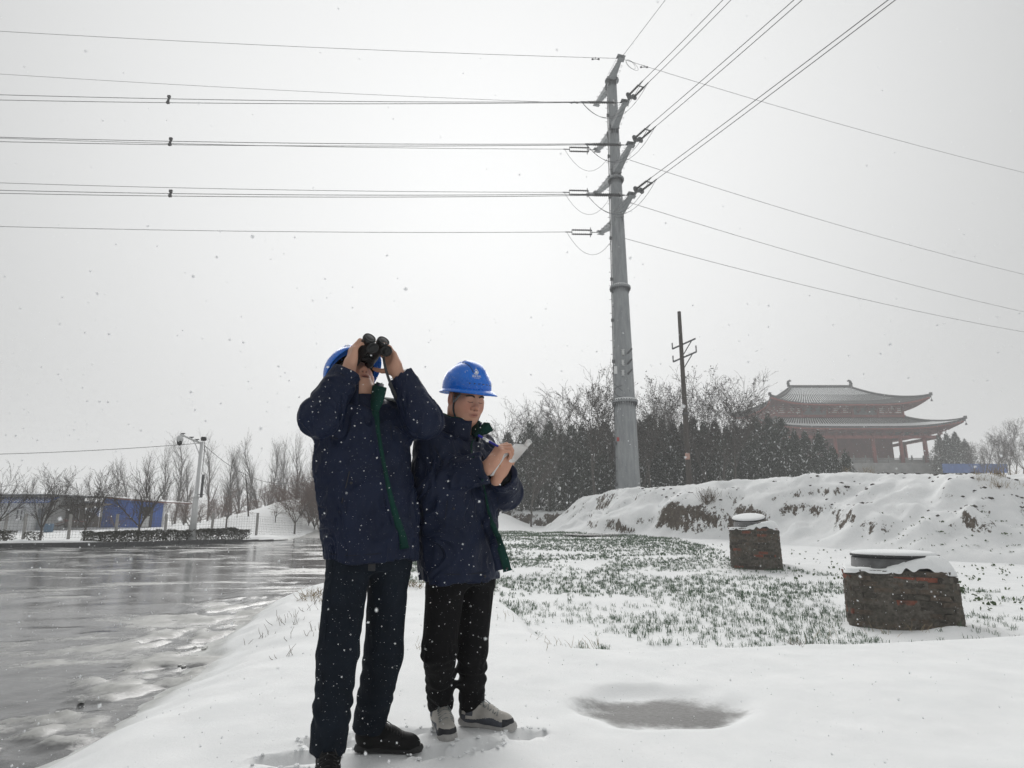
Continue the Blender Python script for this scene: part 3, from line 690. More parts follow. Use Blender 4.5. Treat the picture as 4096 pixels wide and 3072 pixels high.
for k in range(17):
    xx = TX - 15.2 + 30.4 * k / 16
    m = MB(); m.box((xx, yb, zb + .5), (.2, .2, 1.1)); m.lathe([(.06, 0), (.13, .1), (.1, .25), (.02, .3)], 8, (xx, yb, zb + 1.05)); m.build('baluster_post', M_STONE, temple)
    if k < 16:
        m = MB(); m.box((xx + .95, yb, zb + .38), (1.62, .1, .62)); m.build('baluster_panel', M_STONE, temple)
        m = MB(); m.box((xx + .95, yb, zb + .85), (1.68, .14, .12)); m.build('handrail', M_STONE, temple)
# blue site hoarding beyond
M_HOARD = simple('blue_hoarding', (.045, .12, .36), .5, 0, .15, 2)
ho = empty('hoarding', (76, 88, 7.2), 0, 'low blue metal site hoarding seen through trees beside the temple', 'hoarding')
for k in range(10):
    a = P(3770 + 26 * k, 1869, 88); m = MB(); m.box((a.x + .45, 88, a.z - .15), (.90, .05, 1.3)); m.build('panel', M_HOARD, ho)
# ================================================================ roadside buildings, fence, hedge, camera mast
M_BLUEM = NT('blue_sheet_metal'); t = M_BLUEM; pos = t.obj()
n = t.noise(t.n('Mapping', {'Vector': pos, 'Scale': (6, 6, .6)}).outputs[0], 1.2, 5, .7)
t.set(Base_Color=t.ramp(n, [(.3, (.022, .10, .40)), (.7, (.035, .15, .55))]), Roughness=.45); M_BLUEM = t.mat
M_WALLW = NT('dingy_white_wall'); t = M_WALLW; pos = t.geo(); n = t.noise(pos, 1.2, 6, .7)
t.set(Base_Color=t.ramp(n, [(.3, (.52, .525, .52)), (.7, (.72, .725, .72))]), Roughness=.85); t.bump(t.noise(pos, 9, 4), .2, .01); M_WALLW = t.mat
M_GREYM = simple('grey_shutter', (.17, .19, .21), .6, 0, .25, 3)
M_DARK = simple('dark_opening', (.02, .02, .022), .6)
M_GLASSD = simple('dark_window_glass', (.06, .065, .07), .12, 0, .2, 2)
M_WOOD = simple('old_boards', (.085, .068, .055), .9, 0, .4, 4, .5, 30)
M_RUST = simple('rust_red_trim', (.16, .06, .05), .7, 0, .3, 4)
M_CONC = simple('concrete_post', (.26, .255, .245), .9, 0, .25, 8, .4)
def ridged(p0, p1, zlo, zhi0, zhi1, n, name, mat, parent, depth=.05, snow=False):
    """a wall of profiled sheets, each sheet a mesh of its own"""
    d = (p1 - p0); nrm = V(d.y, -d.x, 0).normalized()
    for k in range(n):
        m = MB(); rows = ([], [])
        for i, (f, o) in enumerate(((0, 0), (.5, 0), (.58, 1), (.78, 1), (.86, 0), (1, 0))):
            q = p0 + d * ((k + f) / n) + nrm * o * depth; zz = zhi0 + (zhi1 - zhi0) * (k + f) / n
            rows[0].append(V(q.x, q.y, zlo)); rows[1].append(V(q.x, q.y, zz))
        m.grid(rows); m.build(name, mat, parent)
# ---- blue shed
SY = 50.
a, b, c = P(408, 2050, SY), P(566, 2050, SY), P(657, 2050, SY + 1.0)
z0 = P(408, 2108, SY).z; zt0, ztb, zt2 = P(408, 1989, SY).z, P(566, 2003, SY).z, P(657, 2012, SY + 1).z
shed = empty('metal_shed', (b.x, SY, z0), 0, 'blue corrugated metal shed with snowy sloping roof behind the roadside trees', 'shed')
ridged(V(a.x, SY, 0), V(b.x, SY, 0), z0 - .3, zt0, ztb, 17, 'wall_sheet', M_BLUEM, shed)
ridged(V(b.x, SY, 0), V(c.x, SY + 1, 0), z0 - .3, ztb, zt2, 9, 'wall_sheet', M_BLUEM, shed)
ridged(V(a.x - .3, SY + 5, 0), V(a.x, SY, 0), z0 - .3, zt0, zt0, 10, 'wall_sheet', M_BLUEM, shed)
m = MB(); m.poly([V(a.x - .2, SY - .25, zt0 + .02), V(b.x, SY - .25, ztb + .02), V(c.x + .2, SY + .8, zt2 + .02), V(c.x + .2, SY + 5.5, zt2 + .02), V(a.x - .4, SY + 5.5, zt0 + .02)]); rf = m.build('roof', M_RUST, shed, thick=.06)
m = MB(); m.poly([V(a.x, SY - .1, zt0 + .08), V(b.x, SY - .1, ztb + .08), V(c.x + .1, SY + .9, zt2 + .08), V(c.x + .1, SY + 5.4, zt2 + .08), V(a.x - .2, SY + 5.4, zt0 + .08)]); m.build('roof_snow', M_SNOWLUMP, rf, thick=.06)
m = MB(); m.beam(V(a.x - .2, SY - .28, zt0), V(b.x, SY - .28, ztb), .06, .10); m.beam(V(b.x, SY - .28, ztb), V(c.x + .2, SY + .8, zt2), .06, .10); m.build('fascia', M_RUST, shed)
m = MB(); dx0, dx1 = P(572, 2070, SY).x, P(604, 2070, SY).x; m.box(((dx0 + dx1) / 2, SY + .05, z0 + .75), (dx1 - dx0, .3, 1.6)); dr = m.build('doorway', M_DARK, shed)
m = MB(); m.box(((dx0 + dx1) / 2, SY - .14, z0 + .42), (dx1 - dx0 - .1, .05, .85)); m.build('door_sheet', M_WALLW, dr)
for p in (a, c): m = MB(); m.box((p.x, p.y - .08 if p is a else SY + .95, (z0 + zt2) / 2), (.12, .12, zt0 - z0)); m.build('corner_trim', M_WALLW, shed)
# ---- white house with blue lean-to roof
HY = 44.
a, b = P(-140, 2060, HY), P(136, 2060, HY); zg = P(60, 2130, HY).z; ze = P(60, 2012, HY - 1).z; zr_ = P(60, 1984, HY).z; rx = P(193, 2010, HY - 1).x
house = empty('white_house', (b.x, HY, zg), 0, 'low white rendered house with blue lean-to awning at the picture side edge', 'house')
m = MB(); m.box(((a.x + b.x) / 2, HY + 2.5, (zg + zr_) / 2 - .1), (b.x - a.x, 5, zr_ - zg + .2)); m.build('wall', M_WALLW, house)
m = MB(); m.box(((a.x + rx) / 2, HY + 2.3, zr_ + .05), (rx - a.x, 6.0, .10)); rf = m.build('roof', M_STEELD, house)
m = MB(); m.box(((a.x + rx) / 2, HY + 2.3, zr_ + .13), (rx - a.x, 6.0, .06)); m.build('roof_snow', M_SNOWLUMP, rf)
n = 26
for k in range(n):
    x0, x1 = a.x + (rx - a.x) * k / n, a.x + (rx - a.x) * (k + .97) / n; w = x1 - x0
    m = MB(); m.grid([[V(x0, HY - 1.1, ze), V(x0 + w * .5, HY - 1.1, ze), V(x0 + w * .6, HY - 1.1, ze + .06), V(x0 + w * .85, HY - 1.1, ze + .06), V(x1, HY - 1.1, ze)], [V(x0, HY - .02, zr_ - .12), V(x0 + w * .5, HY - .02, zr_ - .12), V(x0 + w * .6, HY - .02, zr_ - .06), V(x0 + w * .85, HY - .02, zr_ - .06), V(x1, HY - .02, zr_ - .12)]])
    aw = m.build('awning_sheet', M_BLUEM, house)
    m = MB(); m.poly([V(x0, HY - 1.08, ze + .035), V(x0 + w * .72, HY - 1.08, ze + .075), V(x0 + w * .72, HY - .2, zr_ - .055), V(x0, HY - .2, zr_ - .12)]); m.build('snow_strip', M_SNOWLUMP, aw)
def barred(cx, y, zc_, w, h, parent):
    m = MB(); m.box((cx, y, zc_), (w, .06, h)); o = m.build('window', M_GLASSD, parent)
    for k in range(3):
        for s in (0, 1):
            m = MB(); m.box((cx - w / 2 + w * (k) / 2, y - .05, zc_), (.05, .04, h)) if s == 0 else m.box((cx, y - .05, zc_ - h / 2 + h * k / 2), (w, .04, .05)); m.build('window_bar', M_WHITE, o)
    for k in range(4): m = MB(); m.box((cx - w * .375 + w * .25 * k, y - .06, zc_), (.02, .02, h)); m.build('window_bar', M_WHITE, o)
wc = P(81, 2060, HY); barred(wc.x, HY - .03, wc.z, .55, .74, house)
wc = P(-60, 2060, HY); barred(wc.x, HY - .03, wc.z, .55, .74, house)
m = MB(); dxx = P(148, 2080, HY + .3); m.box((dxx.x + .1, HY + .35, zg + .8), (.55, .06, 1.7)); m.build('door', M_GREYM, house)
a2, b2 = P(165, 2060, HY + 3), P(256, 2060, HY + 3); zt = P(200, 2006, HY + 3).z
hut = empty('white_outbuilding', (b2.x, HY + 3, zg), 0, 'small flat roofed white outbuilding between the house and the wooden lean-to', 'outbuilding')
m = MB(); m.box(((a2.x + b2.x) / 2, HY + 5, (zg + zt) / 2), (b2.x - a2.x, 4, zt - zg)); m.build('wall', M_WALLW, hut)
m = MB(); m.box(((a2.x + b2.x) / 2 + .1, HY + 4.9, zt + .04), (b2.x - a2.x + .5, 4.4, .07)); m.build('roof', M_WHITE, hut)
wc = P(217, 2062, HY + 3); barred(wc.x, HY + 2.97, wc.z, .4, .8, hut)
# ---- tumbledown wooden lean-to
rng = random.Random(5)
a3, b3 = P(258, 2060, 47), P(404, 2060, 47); zs0, zs1 = P(258, 2020, 47).z, P(300, 2105, 47).z
lean = empty('wooden_lean_to', (a3.x, 47, zs1), 0, 'tumbledown dark wooden lean-to with scrap boards between house and blue shed', 'lean-to')
nb = 24
for k in range(nb):
    x = a3.x + (b3.x - a3.x) * (k + .5) / nb; h = (zs0 - zs1) * (1 - .45 * ss(.35, 1, k / nb)) * rng.uniform(.85, 1.05)
    m = MB(); m.box((x, 47 + rng.uniform(0, .15), zs1 + h / 2 - .1), ((b3.x - a3.x) / nb * .9, .04, h)); o = m.build('board', M_WOOD, lean)
m = MB(); m.poly([V(a3.x - .1, 46.2, zs0 - .1), V(a3.x + 2.2, 46.2, zs0 - .25), V(a3.x + 2.2, 49, zs0 + .1), V(a3.x - .1, 49, zs0 + .2)]); m.build('roof', M_WOOD, lean, thick=.08)
for k in range(10):
    p = V(rng.uniform(a3.x - .8, b3.x - .2), rng.uniform(44.5, 46.2), zs1 + rng.uniform(.1, .5)); d = V(rng.uniform(-.8, .8), rng.uniform(-.3, .3), rng.uniform(-.25, .25))
    m = MB(); m.beam(p - d, p + d, rng.uniform(.08, .3), .04); m.build('scrap_board', M_WOOD if k % 3 else M_RUST, lean)
bp = P(195, 2108, 42); m = MB(); m.lathe([(.26, 0), (.28, .1), (.28, .5), (.26, .55)], 14, V(bp.x, 42, hz(bp.x, 42))); tag(m.build('barrel', simple('blue_barrel', (.05, .12, .2), .5), None, True), 'squat blue plastic barrel standing in front of the white outbuilding', 'barrel')
# ---- hedges
M_HLEAF = NT('hedge_leaf'); t = M_HLEAF; n = t.n('ObjectInfo'); pos = t.geo(); n = t.noise(pos, 9, 3, .7)
t.set(Base_Color=t.ramp(n, [(.3, (.018, .022, .012)), (.55, (.04, .042, .022)), (.75, (.075, .045, .032))]), Roughness=.6); M_HLEAF = t.mat
def leaf_cloud(pts, sz, rng, up=.3, asp=.55):
    n = len(pts); a = rng.normal(size=(n, 3)); a[:, 2] += up; a /= np.linalg.norm(a, axis=1, keepdims=True)
    b = np.cross(a, rng.normal(size=(n, 3))); b /= np.linalg.norm(b, axis=1, keepdims=True)
    s = (sz * rng.uniform(.6, 1.3, n))[:, None]
    v = np.stack([pts - a * s * .5, pts + b * s * asp * .5, pts + a * s * .5, pts - b * s * asp * .5], 1).reshape(-1, 3)
    return v, np.arange(4 * n).reshape(n, 4)
nrng = np.random.default_rng(11)
def hedge(a, b, w, h, n, label, grp='clipped hedges along the kerb'):
    a, b = Vector(a), Vector(b); root = empty('hedge', a, 0, label, 'hedge', grp)
    f = nrng.random(n); L_ = (b - a).length
    cx = a.x + (b.x - a.x) * f; cy = a.y + (b.y - a.y) * f; d = (b - a).normalized(); s = V(d.y, -d.x, 0)
    lat = nrng.uniform(-1, 1, n); hh = h * (1 + .14 * vnoise(f * L_ * 1.7, f * 0) + .08 * vnoise(f * L_ * 6, f * 0 + 3))
    up = 1 - nrng.random(n) ** 2.2 * 1.0; hole = vnoise(f * L_ * 2.5 + 7, lat * 1.5, up * 3) >-.6
    px_ = cx + s.x * lat * w / 2; py_ = cy + s.y * lat * w / 2; pz_ = np.array([hz(x, y) for x, y in zip(cx[::40], cy[::40])]).mean() + up * hh
    pts = np.stack([px_, py_, pz_], 1)[hole]
    v, fc = leaf_cloud(pts, .075, nrng); link('foliage', np_mesh('foliage', v - np.array(a)[None], fc, [M_HLEAF], False), root)
    sn = pts[(up[hole] > .9)][::16]; v, fc = leaf_cloud(sn + np.array([0, 0, .02]), .07, nrng, 2.5, .9); link('snow_dust', np_mesh('snow_dust', v - np.array(a)[None], fc, [M_SNOWLUMP], False), root)['kind'] = 'stuff'
    m = MB()
    for k in range(int(L_ * 6)):
        q = a.lerp(b, rng.random()) + s * rng.uniform(-w / 3, w / 3); q.z = hz(q.x, q.y); m.path([q, q + V(rng.uniform(-.1, .1), rng.uniform(-.1, .1), h * .8)], .012, 3)
    o = m.build('stems', M_WOOD, root); o['kind'] = 'stuff'
kd = lambda x, y: V(x, y, hz(x, y))
hedge(kd(-19.3, 28.4), kd(-16.0, 29.3), .8, .46, 8000, 'long dark clipped hedge beneath the bare trees, stretch nearer the blue shed')
hedge(kd(-16.0, 29.35), kd(-13.6, 32.4), .8, .5, 8000, 'long dark clipped hedge at the foot of the camera mast')
hedge(kd(-27, 25.8), kd(-21.6, 27.3), .8, .42, 8000, 'reddish brown clipped hedge below the white house')
hedge(kd(-21.3, 27.6), kd(-20.7, 27.8), .5, .38, 420, 'tiny lone shrub in the gap between the two hedges')
# ---- wire fence
fence = empty('wire_fence', (-17, 33, 0), 0, 'rusty wire mesh fence on concrete posts behind the hedge', 'fence')
fp = []
for px_, Y in ((-150, 30.5), (20, 31), (98, 31.5), (278, 32), (465, 32.6), (662, 33.4), (846, 34.5), (1026, 36)):
    q = P(px_, 2120, Y); g_ = hz(q.x, Y); fp.append(V(q.x, Y, g_)); m = MB(); m.beam(V(q.x, Y, g_ - .1), V(q.x + rng.uniform(-.04, .04), Y, g_ + 1.25), .11, .11); m.build('post', M_CONC, fence, bevel=.01)
fp.append(V(-13.3, 40, hz(-13.3, 40)))
m = MB()
for a, b in zip(fp[:-1], fp[1:]):
    n = int((b - a).length / .14)
    for k in range(n):
        q = a.lerp(b, k / n); m.path([q + V(0, 0, .05), q + V(rng.uniform(-.02, .02), 0, 1.05)], .0045, 3, False)
    for k in range(8): z = V(0, 0, .08 + .14 * k); m.path([a + z, (a + b) / 2 + z - V(0, 0, rng.uniform(0, .04)), b + z], .0045, 3, False)
o = m.build('wire_mesh', simple('rusty_wire', (.09, .085, .08), .7, .3), fence); o['kind'] = 'stuff'
# ---- white camera mast
LY = 30.; lb = P(768, 2145, LY); g_ = hz(lb.x, LY); lt = P(800, 1768, LY)
mast = empty('camera_mast', (lb.x, LY, g_), 0, 'white surveillance camera mast with a side arm beyond the road', 'camera mast')
m = MB(); m.path([V(lb.x, LY, g_), V(lb.x, LY, g_ + 2.0), V(lb.x, LY, g_ + 2.02), V(lb.x, LY, lt.z)], [.16, .13, .10, .085], 14); m.build('pole', M_WHITE, mast, True)
m = MB(); m.lathe([(.2, 0), (.2, .03)], 14, V(lb.x, LY, g_)); m.lathe([(.145, 0), (.145, .06)], 14, V(lb.x, LY, g_ + 1.98)); m.build('base_plate', M_WHITE, mast)
tp = V(lb.x, LY, lt.z - .08); ae = P(722, 1738, LY - .6)
m = MB(); m.path([tp, ae], [.055, .045], 8); ar = m.build('arm', M_WHITE, mast, True)
m = MB(); m.path([tp - V(0, 0, .75), tp - V(0, 0, .5) + (ae - tp) * .1, tp - V(0, 0, .12) + (ae - tp) * .32, tp + (ae - tp) * .5], .022, 6); m.build('strut', M_WHITE, ar, True)
for f in (.25, .5, .9):
    c = tp.lerp(ae, f); m = MB(); m.box(c + V(.0, 0, .09), (.2, .05, .05)); m.box(c + V(.02, 0, .05), (.03, .03, .08)); m.build('bracket', M_STEELD, ar)
m = MB(); c = ae - V(0, 0, .10); m.lathe([(.03, .1), (.05, .05), (.13, .0), (.15, -.08), (.15, -.2), (.13, -.22)], 16, c); dm = m.build('dome_camera', M_WHITE, mast, True)
m = MB(); m.lathe([(.125, -.2), (.125, -.3), (.10, -.38), (.05, -.43), (.01, -.44)], 16, c); m.build('lens_dome', M_BLACK, dm, True)
m = MB(); c = V(lb.x + .06, LY, lt.z + .06); m.lathe([(.10, 0), (.13, .03), (.13, .16), (.1, .19)], 14, c); m.build('sensor', M_BLACK, mast, True)
m = MB(); bq = P(800, 1965, LY - .1); m.box(bq + V(.08, 0, .25), (.09, .12, 1.1)); m.build('control_box', M_STEELD, mast, bevel=.01)
m = MB(); m.box(V(lb.x + .2, LY, bq.z - .15), (.3, .1, .04)); m.build('shelf', M_STEELD, mast)
m = MB(); m.path([V(lb.x + .16, LY - .05, lt.z), V(lb.x + .19, LY - .05, lt.z - .5), V(lb.x + .17, LY - .05, bq.z + .8)], .014, 5); m.build('cable', M_BLACK, mast, True)
ca = V(lb.x, LY, lt.z - .05)
def cable(a, b, sag, label, r=.012):
    m = MB(); m.path([a.lerp(b, k / 20) - V(0, 0, sag * 4 * (k / 20) * (1 - k / 20)) for k in range(21)], r, 4); tag(m.build('overhead_cable', M_BLACK, None, True), label, 'cable', 'cables at the camera mast')
cable(ca, P(-300, 1822, 27), .12, 'black overhead cable from the camera mast out over the house')
cable(ca, P(1290, 1885, 42), 1.35, 'sagging cable from the camera mast towards the tall bare trees', .014)
M_BARKD = simple('dark_bark', (.05, .043, .038), .9, 0, .35, 6, .4)
m = MB(); q = P(995, 2100, 44); m.path([q, P(990, 1990, 44), P(982, 1895, 44)], [.06, .05, .03], 6); tag(m.build('old_stake', M_BARKD, None), 'leaning bare wooden stake among the saplings beyond the fence', 'stake')
# ================================================================ trees
M_BARK = simple('bark', (.085, .076, .068), .9, 0, .35, 5, .4)
M_TWIG = simple('twig', (.07, .06, .053), .9, 0, .25, 3)
M_TWIGR = simple('reddish_twig', (.125, .082, .066), .9, 0, .25, 3)
t = NT('evergreen_needles'); pos = t.geo(); oi = t.n('ObjectInfo').outputs['Random']; n = t.noise(pos, 1.6, 4, .7)
c = t.ramp(n, [(.3, (.018, .030, .022)), (.55, (.034, .050, .034)), (.75, (.062, .072, .045))]); c = t.mix(t.math('MULTIPLY', oi, .45), c, (.045, .042, .028))
t.set(Base_Color=c, Roughness=.75); M_NEEDLE = t.mat
t = NT('withered_leaf'); n = t.noise(t.geo(), 2.5, 3, .7); t.set(Base_Color=t.ramp(n, [(.3, (.018, .02, .014)), (.7, (.045, .04, .026))]), Roughness=.8); M_WITHER = t.mat
def prisms(P0, P1, R0, R1, n=3):
    P0, P1 = np.asarray(P0), np.asarray(P1); d = P1 - P0; d /= np.maximum(np.linalg.norm(d, axis=1, keepdims=True), 1e-9)
    ref = np.where(np.abs(d[:, 2:3]) > .9, [[1., 0, 0]], [[0, 0, 1.]]); s = np.cross(d, ref); s /= np.linalg.norm(s, axis=1, keepdims=True); u = np.cross(s, d)
    rings = []
    for Q, Rr in ((P0, R0), (P1, R1)):
        for j in range(n):
            a = 2 * math.pi * j / n; rings.append(Q + (s * math.cos(a) + u * math.sin(a)) * np.asarray(Rr)[:, None])
    v = np.stack(rings, 1).reshape(-1, 3); k = np.arange(len(P0))[:, None] * 2 * n
    f = np.concatenate([np.stack([k[:, 0] + j, k[:, 0] + (j + 1) % n, k[:, 0] + n + (j + 1) % n, k[:, 0] + n + j], 1) for j in range(n)])
    return v, f
def grow(rng, H, r0, style):
    segs = []                                       # (p0,p1,r0,r1,level)
    def branch(p, d, L_, r, lev):
        nseg = max(2, int(3 + L_ * style.get('seg', 1.2))) if lev < 3 else 2
        q = p
        for k in range(nseg):
            wob = style['wob'] * (1 + .5 * lev)
            d = (d + Vector((rng.gauss(0, wob), rng.gauss(0, wob), rng.gauss(0, wob * .5))) + Vector((0, 0, style['up'][min(lev, 3)]))).normalized()
            e = q + d * (L_ / nseg); ra = r * (1 - .75 * k / nseg); rb = r * (1 - .75 * (k + 1) / nseg)
            segs.append((tuple(q), tuple(e), ra, rb, lev)); f = (k + 1) / nseg
            if lev < style['lev'] and f > style['bare'][min(lev, 3)]:
                for _ in range(style['kids'][min(lev, 3)]):
                    if rng.random() < .85:
                        ang = rng.uniform(*style['ang']); az = rng.uniform(0, 2 * math.pi); s_, u_, _d = frame_of(d)
                        nd = d * math.cos(ang) + (s_ * math.cos(az) + u_ * math.sin(az)) * math.sin(ang)
                        branch(q.lerp(e, rng.random()), nd, L_ * rng.uniform(*style['len'][min(lev, 3)]) * (1.1 - .5 * f if lev == 0 and style.get('cone') else 1), max(rb * .62, .004 * style.get('thick', 1)), lev + 1)
            q = e
    nt_ = style.get('stems', 1)
    if nt_ == 1: branch(Vector((0, 0, -.2)), Vector((rng.gauss(0, .03), rng.gauss(0, .03), 1)), H * style.get('trunk', .85), r0, 0)
    else:
        th = H * style['fork']; top = Vector((0, 0, th)); segs.append(((0, 0, -.2), tuple(top), r0, r0 * .8, 0))
        for k in range(nt_):
            az = 2 * math.pi * (k + rng.uniform(-.3, .3)) / nt_; an = rng.uniform(*style['spread'])
            branch(top - Vector((0, 0, rng.uniform(0, th * .15))), Vector((math.sin(an) * math.cos(az), math.sin(an) * math.sin(az), math.cos(an))), (H - th) * rng.uniform(.75, 1.05), r0 * .55, 1)
    return segs
def tree_meshes(name, seed, H, r0, style, tw=None, leaves=0, lsz=.12, lmat=None):
    rng = random.Random(seed); segs = grow(rng, H, r0, style)
    big = [s for s in segs if s[4] <= style.get('tl', 1) and s[2] > .012]; small = [s for s in segs if not (s[4] <= style.get('tl', 1) and s[2] > .012)]
    v, f = prisms([s[0] for s in big], [s[1] for s in big], [s[2] for s in big], [s[3] for s in big], 6); m1 = np_mesh(name + '_trunk', v, f, [M_BARK])
    mr = style.get('minr', .004); v, f = prisms([s[0] for s in small], [s[1] for s in small], [max(mr, s[2]) for s in small], [max(mr * .7, s[3]) for s in small], 3)
    mi = np.zeros(len(f)); mats = [tw or M_TWIG]
    if leaves:
        nr = np.random.default_rng(seed); ends = np.array([s[1] for s in small]); hi = ends[ends[:, 2] > H * .35]; cl = hi[nr.integers(0, len(hi), max(1, leaves // 7))]
        pts = np.repeat(cl, 7, 0) + nr.normal(size=(len(cl) * 7, 3)) * lsz * 1.1; lv, lf = leaf_cloud(pts, lsz, nr)
        f = np.concatenate([f, lf + len(v)]); v = np.concatenate([v, lv]); mi = np.concatenate([mi, np.ones(len(lf))]); mats.append(lmat or M_WITHER)
    m2 = np_mesh(name + '_crown', v, f, mats, False, mi)
    return m1, m2, max(s_[1][2] for s_ in segs)
def plant_tree(name, ms, x, y, h, label, group, rz=0., z=None, cat='tree', lean=(0, 0)):
    g_ = gz(x, y) if z is None else z; o = empty(name, (x, y, g_ - .05), rz, label, cat, group); s = h / ms[2]; o.scale = (s, s, s); o.rotation_euler = (lean[0], lean[1], rz)
    link('trunk', ms[0], o); link('crown', ms[1], o); return o
ST_POP = dict(wob=.035, up=(.02, .10, .10, .08), lev=3, bare=(.12, .15, .2, .2), kids=(3, 1, 1, 0), ang=(.3, .6), len=((.26, .42), (.4, .6), (.4, .6), (.3, .4)), cone=True, seg=1.0, tl=0, trunk=1.0, minr=.008)
ST_STREET = dict(wob=.07, up=(0, .07, .07, .05), lev=4, bare=(.3, .25, .2, .2), kids=(2, 2, 2, 1), ang=(.3, .75), len=((.4, .6), (.4, .6), (.35, .6), (.3, .5)), stems=6, fork=.24, spread=(.25, .75), seg=1.6, tl=1, minr=.0062)
ST_ORCH = dict(wob=.13, up=(0, .02, .03, .03), lev=4, bare=(.3, .3, .2, .2), kids=(2, 2, 2, 1), ang=(.4, .9), len=((.4, .6), (.45, .65), (.35, .55), (.3, .5)), stems=4, fork=.25, spread=(.5, 1.0), seg=1.4, tl=1, minr=.006)
ST_BARE = dict(wob=.08, up=(.02, .05, .05, .03), lev=4, bare=(.35, .25, .2, .2), kids=(2, 2, 2, 1), ang=(.3, .75), len=((.45, .65), (.4, .6), (.35, .5), (.3, .5)), seg=.7, tl=1, minr=.011)
pops = [tree_meshes('poplar', 20 + k, 10, .14, ST_POP) for k in range(4)]
strs = [tree_meshes('street_tree', 40 + k, 3.2, .07, ST_STREET, None, 60, .05) for k in range(3)]
orch = [tree_meshes('orchard_tree', 60 + k, 3., .06, ST_ORCH, M_TWIGR) for k in range(3)]
bare = [tree_meshes('bare_tree', 80 + k, 8, .13, ST_BARE) for k in range(3)]
leafy = [tree_meshes('leafy_tree', 90 + k, 8, .13, ST_BARE, None, 900, .16) for k in range(3)]
rng = random.Random(3)
def top_h(x, y_top, Y, ground): return (P(x, y_top, Y).z - ground) * 1.07
# street trees by the road
for k, (px_, Y, yt, lab_) in enumerate(((-35, 27.0, 1850, 'bare forked street tree cut by the picture side edge'), (165, 27.6, 1862, 'bare forked street tree in front of the white house'), (340, 29.3, 1868, 'bare forked street tree in front of the wooden lean-to'), (555, 29.9, 1838, 'bare forked street tree in front of the blue shed'))):
    x = P(px_, 2130, Y).x; g_ = hz(x, Y); plant_tree('street_tree', strs[k % 3], x, Y, top_h(px_, yt, Y, g_), lab_, 'bare street trees along the kerb', k * 1.3)
for k, (px_, Y, yt) in enumerate(((470, 36, 2030), (945, 44, 1990), (1100, 43, 1985), (1140, 46, 1960), (1230, 50, 1920), (905, 40, 1930), (1180, 41, 1900), (800, 45, 1985), (735, 47, 2000), (870, 48, 1970))):
    x = P(px_, 2100, Y).x; g_ = gz(x, Y); plant_tree('orchard_tree', orch[k % 3], x, Y, max(1., top_h(px_, yt, Y, g_)), f'low spreading bare orchard tree beyond the fence, {["first", "second", "third", "fourth", "fifth", "sixth", "seventh", "eighth", "ninth", "tenth"][sorted([470, 945, 1100, 1140, 1230, 905, 1180, 800, 735, 870]).index(px_)]} counted from the house side', 'orchard trees beyond the fence', k * 2.1)
x = P(775, 2080, 36).x; plant_tree('orchard_tree', orch[1], x - .2, 36., 2.9, 'darker bare tree with a tuft of brown leaves right behind the camera mast', 'orchard trees beyond the fence', .5)
pop_px = [(30, 1930), (95, 1900), (190, 1905), (250, 1870), (375, 1880), (455, 1850), (520, 1820), (590, 1800), (655, 1770), (700, 1745), (745, 1800), (830, 1738), (885, 1830), (925, 1790), (960, 1768), (1000, 1850), (1040, 1735), (1065, 1760), (1110, 1820), (1150, 1745), (1190, 1730), (1230, 1780), (1270, 1735), (1330, 1760), (1400, 1770), (1480, 1750), (1600, 1740), (1700, 1750)]
def ordn(n): return ['first', 'second', 'third', 'fourth', 'fifth', 'sixth', 'seventh', 'eighth', 'ninth', 'tenth', 'eleventh', 'twelfth', 'thirteenth', 'fourteenth', 'fifteenth', 'sixteenth', 'seventeenth', 'eighteenth', 'nineteenth', 'twentieth', 'twenty-first', 'twenty-second', 'twenty-third', 'twenty-fourth', 'twenty-fifth', 'twenty-sixth', 'twenty-seventh', 'twenty-eighth', 'twenty-ninth', 'thirtieth', 'thirty-first', 'thirty-second', 'thirty-third', 'thirty-fourth'][n]
for k, (px_, yt) in enumerate(pop_px):
    Y = rng.uniform(64, 92); x = P(px_, 2080, Y).x; g_ = gz(x, Y); lx = rng.uniform(-.05, .12)
    plant_tree('poplar', pops[k % 4], x, Y, top_h(px_, yt, Y, g_), f'tall slender bare poplar in the far row, {ordn(k)} from the house side', 'bare poplars beyond the road', rng.uniform(0, 6), lean=(0, lx))
# ---- evergreens
def evergreen(seed, H=8.):
    nr = np.random.default_rng(seed); n = 4600; t_ = nr.random(n) ** .8
    z = H * (.10 + .90 * t_); prof = np.clip(np.minimum(t_ * 5 + .35, 1.08 * (1 - t_ ** 1.9) + .10), .05, 1) * H * .215
    az = nr.uniform(0, 2 * math.pi, n); lump = 1 + .55 * vnoise(np.cos(az) * 1.8 + seed, np.sin(az) * 1.8, z * .8) + .4 * vnoise(np.cos(az) * 4, np.sin(az) * 4 + seed, z * 2.2)
    rr = prof * lump * (nr.random(n) ** .42); top = nr.random(n)
    pts = np.stack([np.cos(az) * rr, np.sin(az) * rr, z + .30 * nr.normal(size=n)], 1)
    keep = vnoise(pts[:, 0] * 1.5 + seed, pts[:, 1] * 1.5, pts[:, 2] * 1.5) > -.38
    v, f = leaf_cloud(pts[keep], .34, nr, 1.1, .30); mi = (nr.random(len(f)) < .08).astype(int)
    m2 = np_mesh('evergreen_crown', v, f, [M_NEEDLE, M_SNOWLUMP], False, mi)
    b = MB(); b.path([V(0, 0, -.3), V(.05, 0, H * .5), V(0, 0, H * .92)], [.12, .08, .02], 7); m1 = b.mesh('evergreen_trunk', M_BARKD, True)
    return m1, m2, float(v[:, 2].max())
evs = [evergreen(s) for s in (1, 2, 3, 4)]
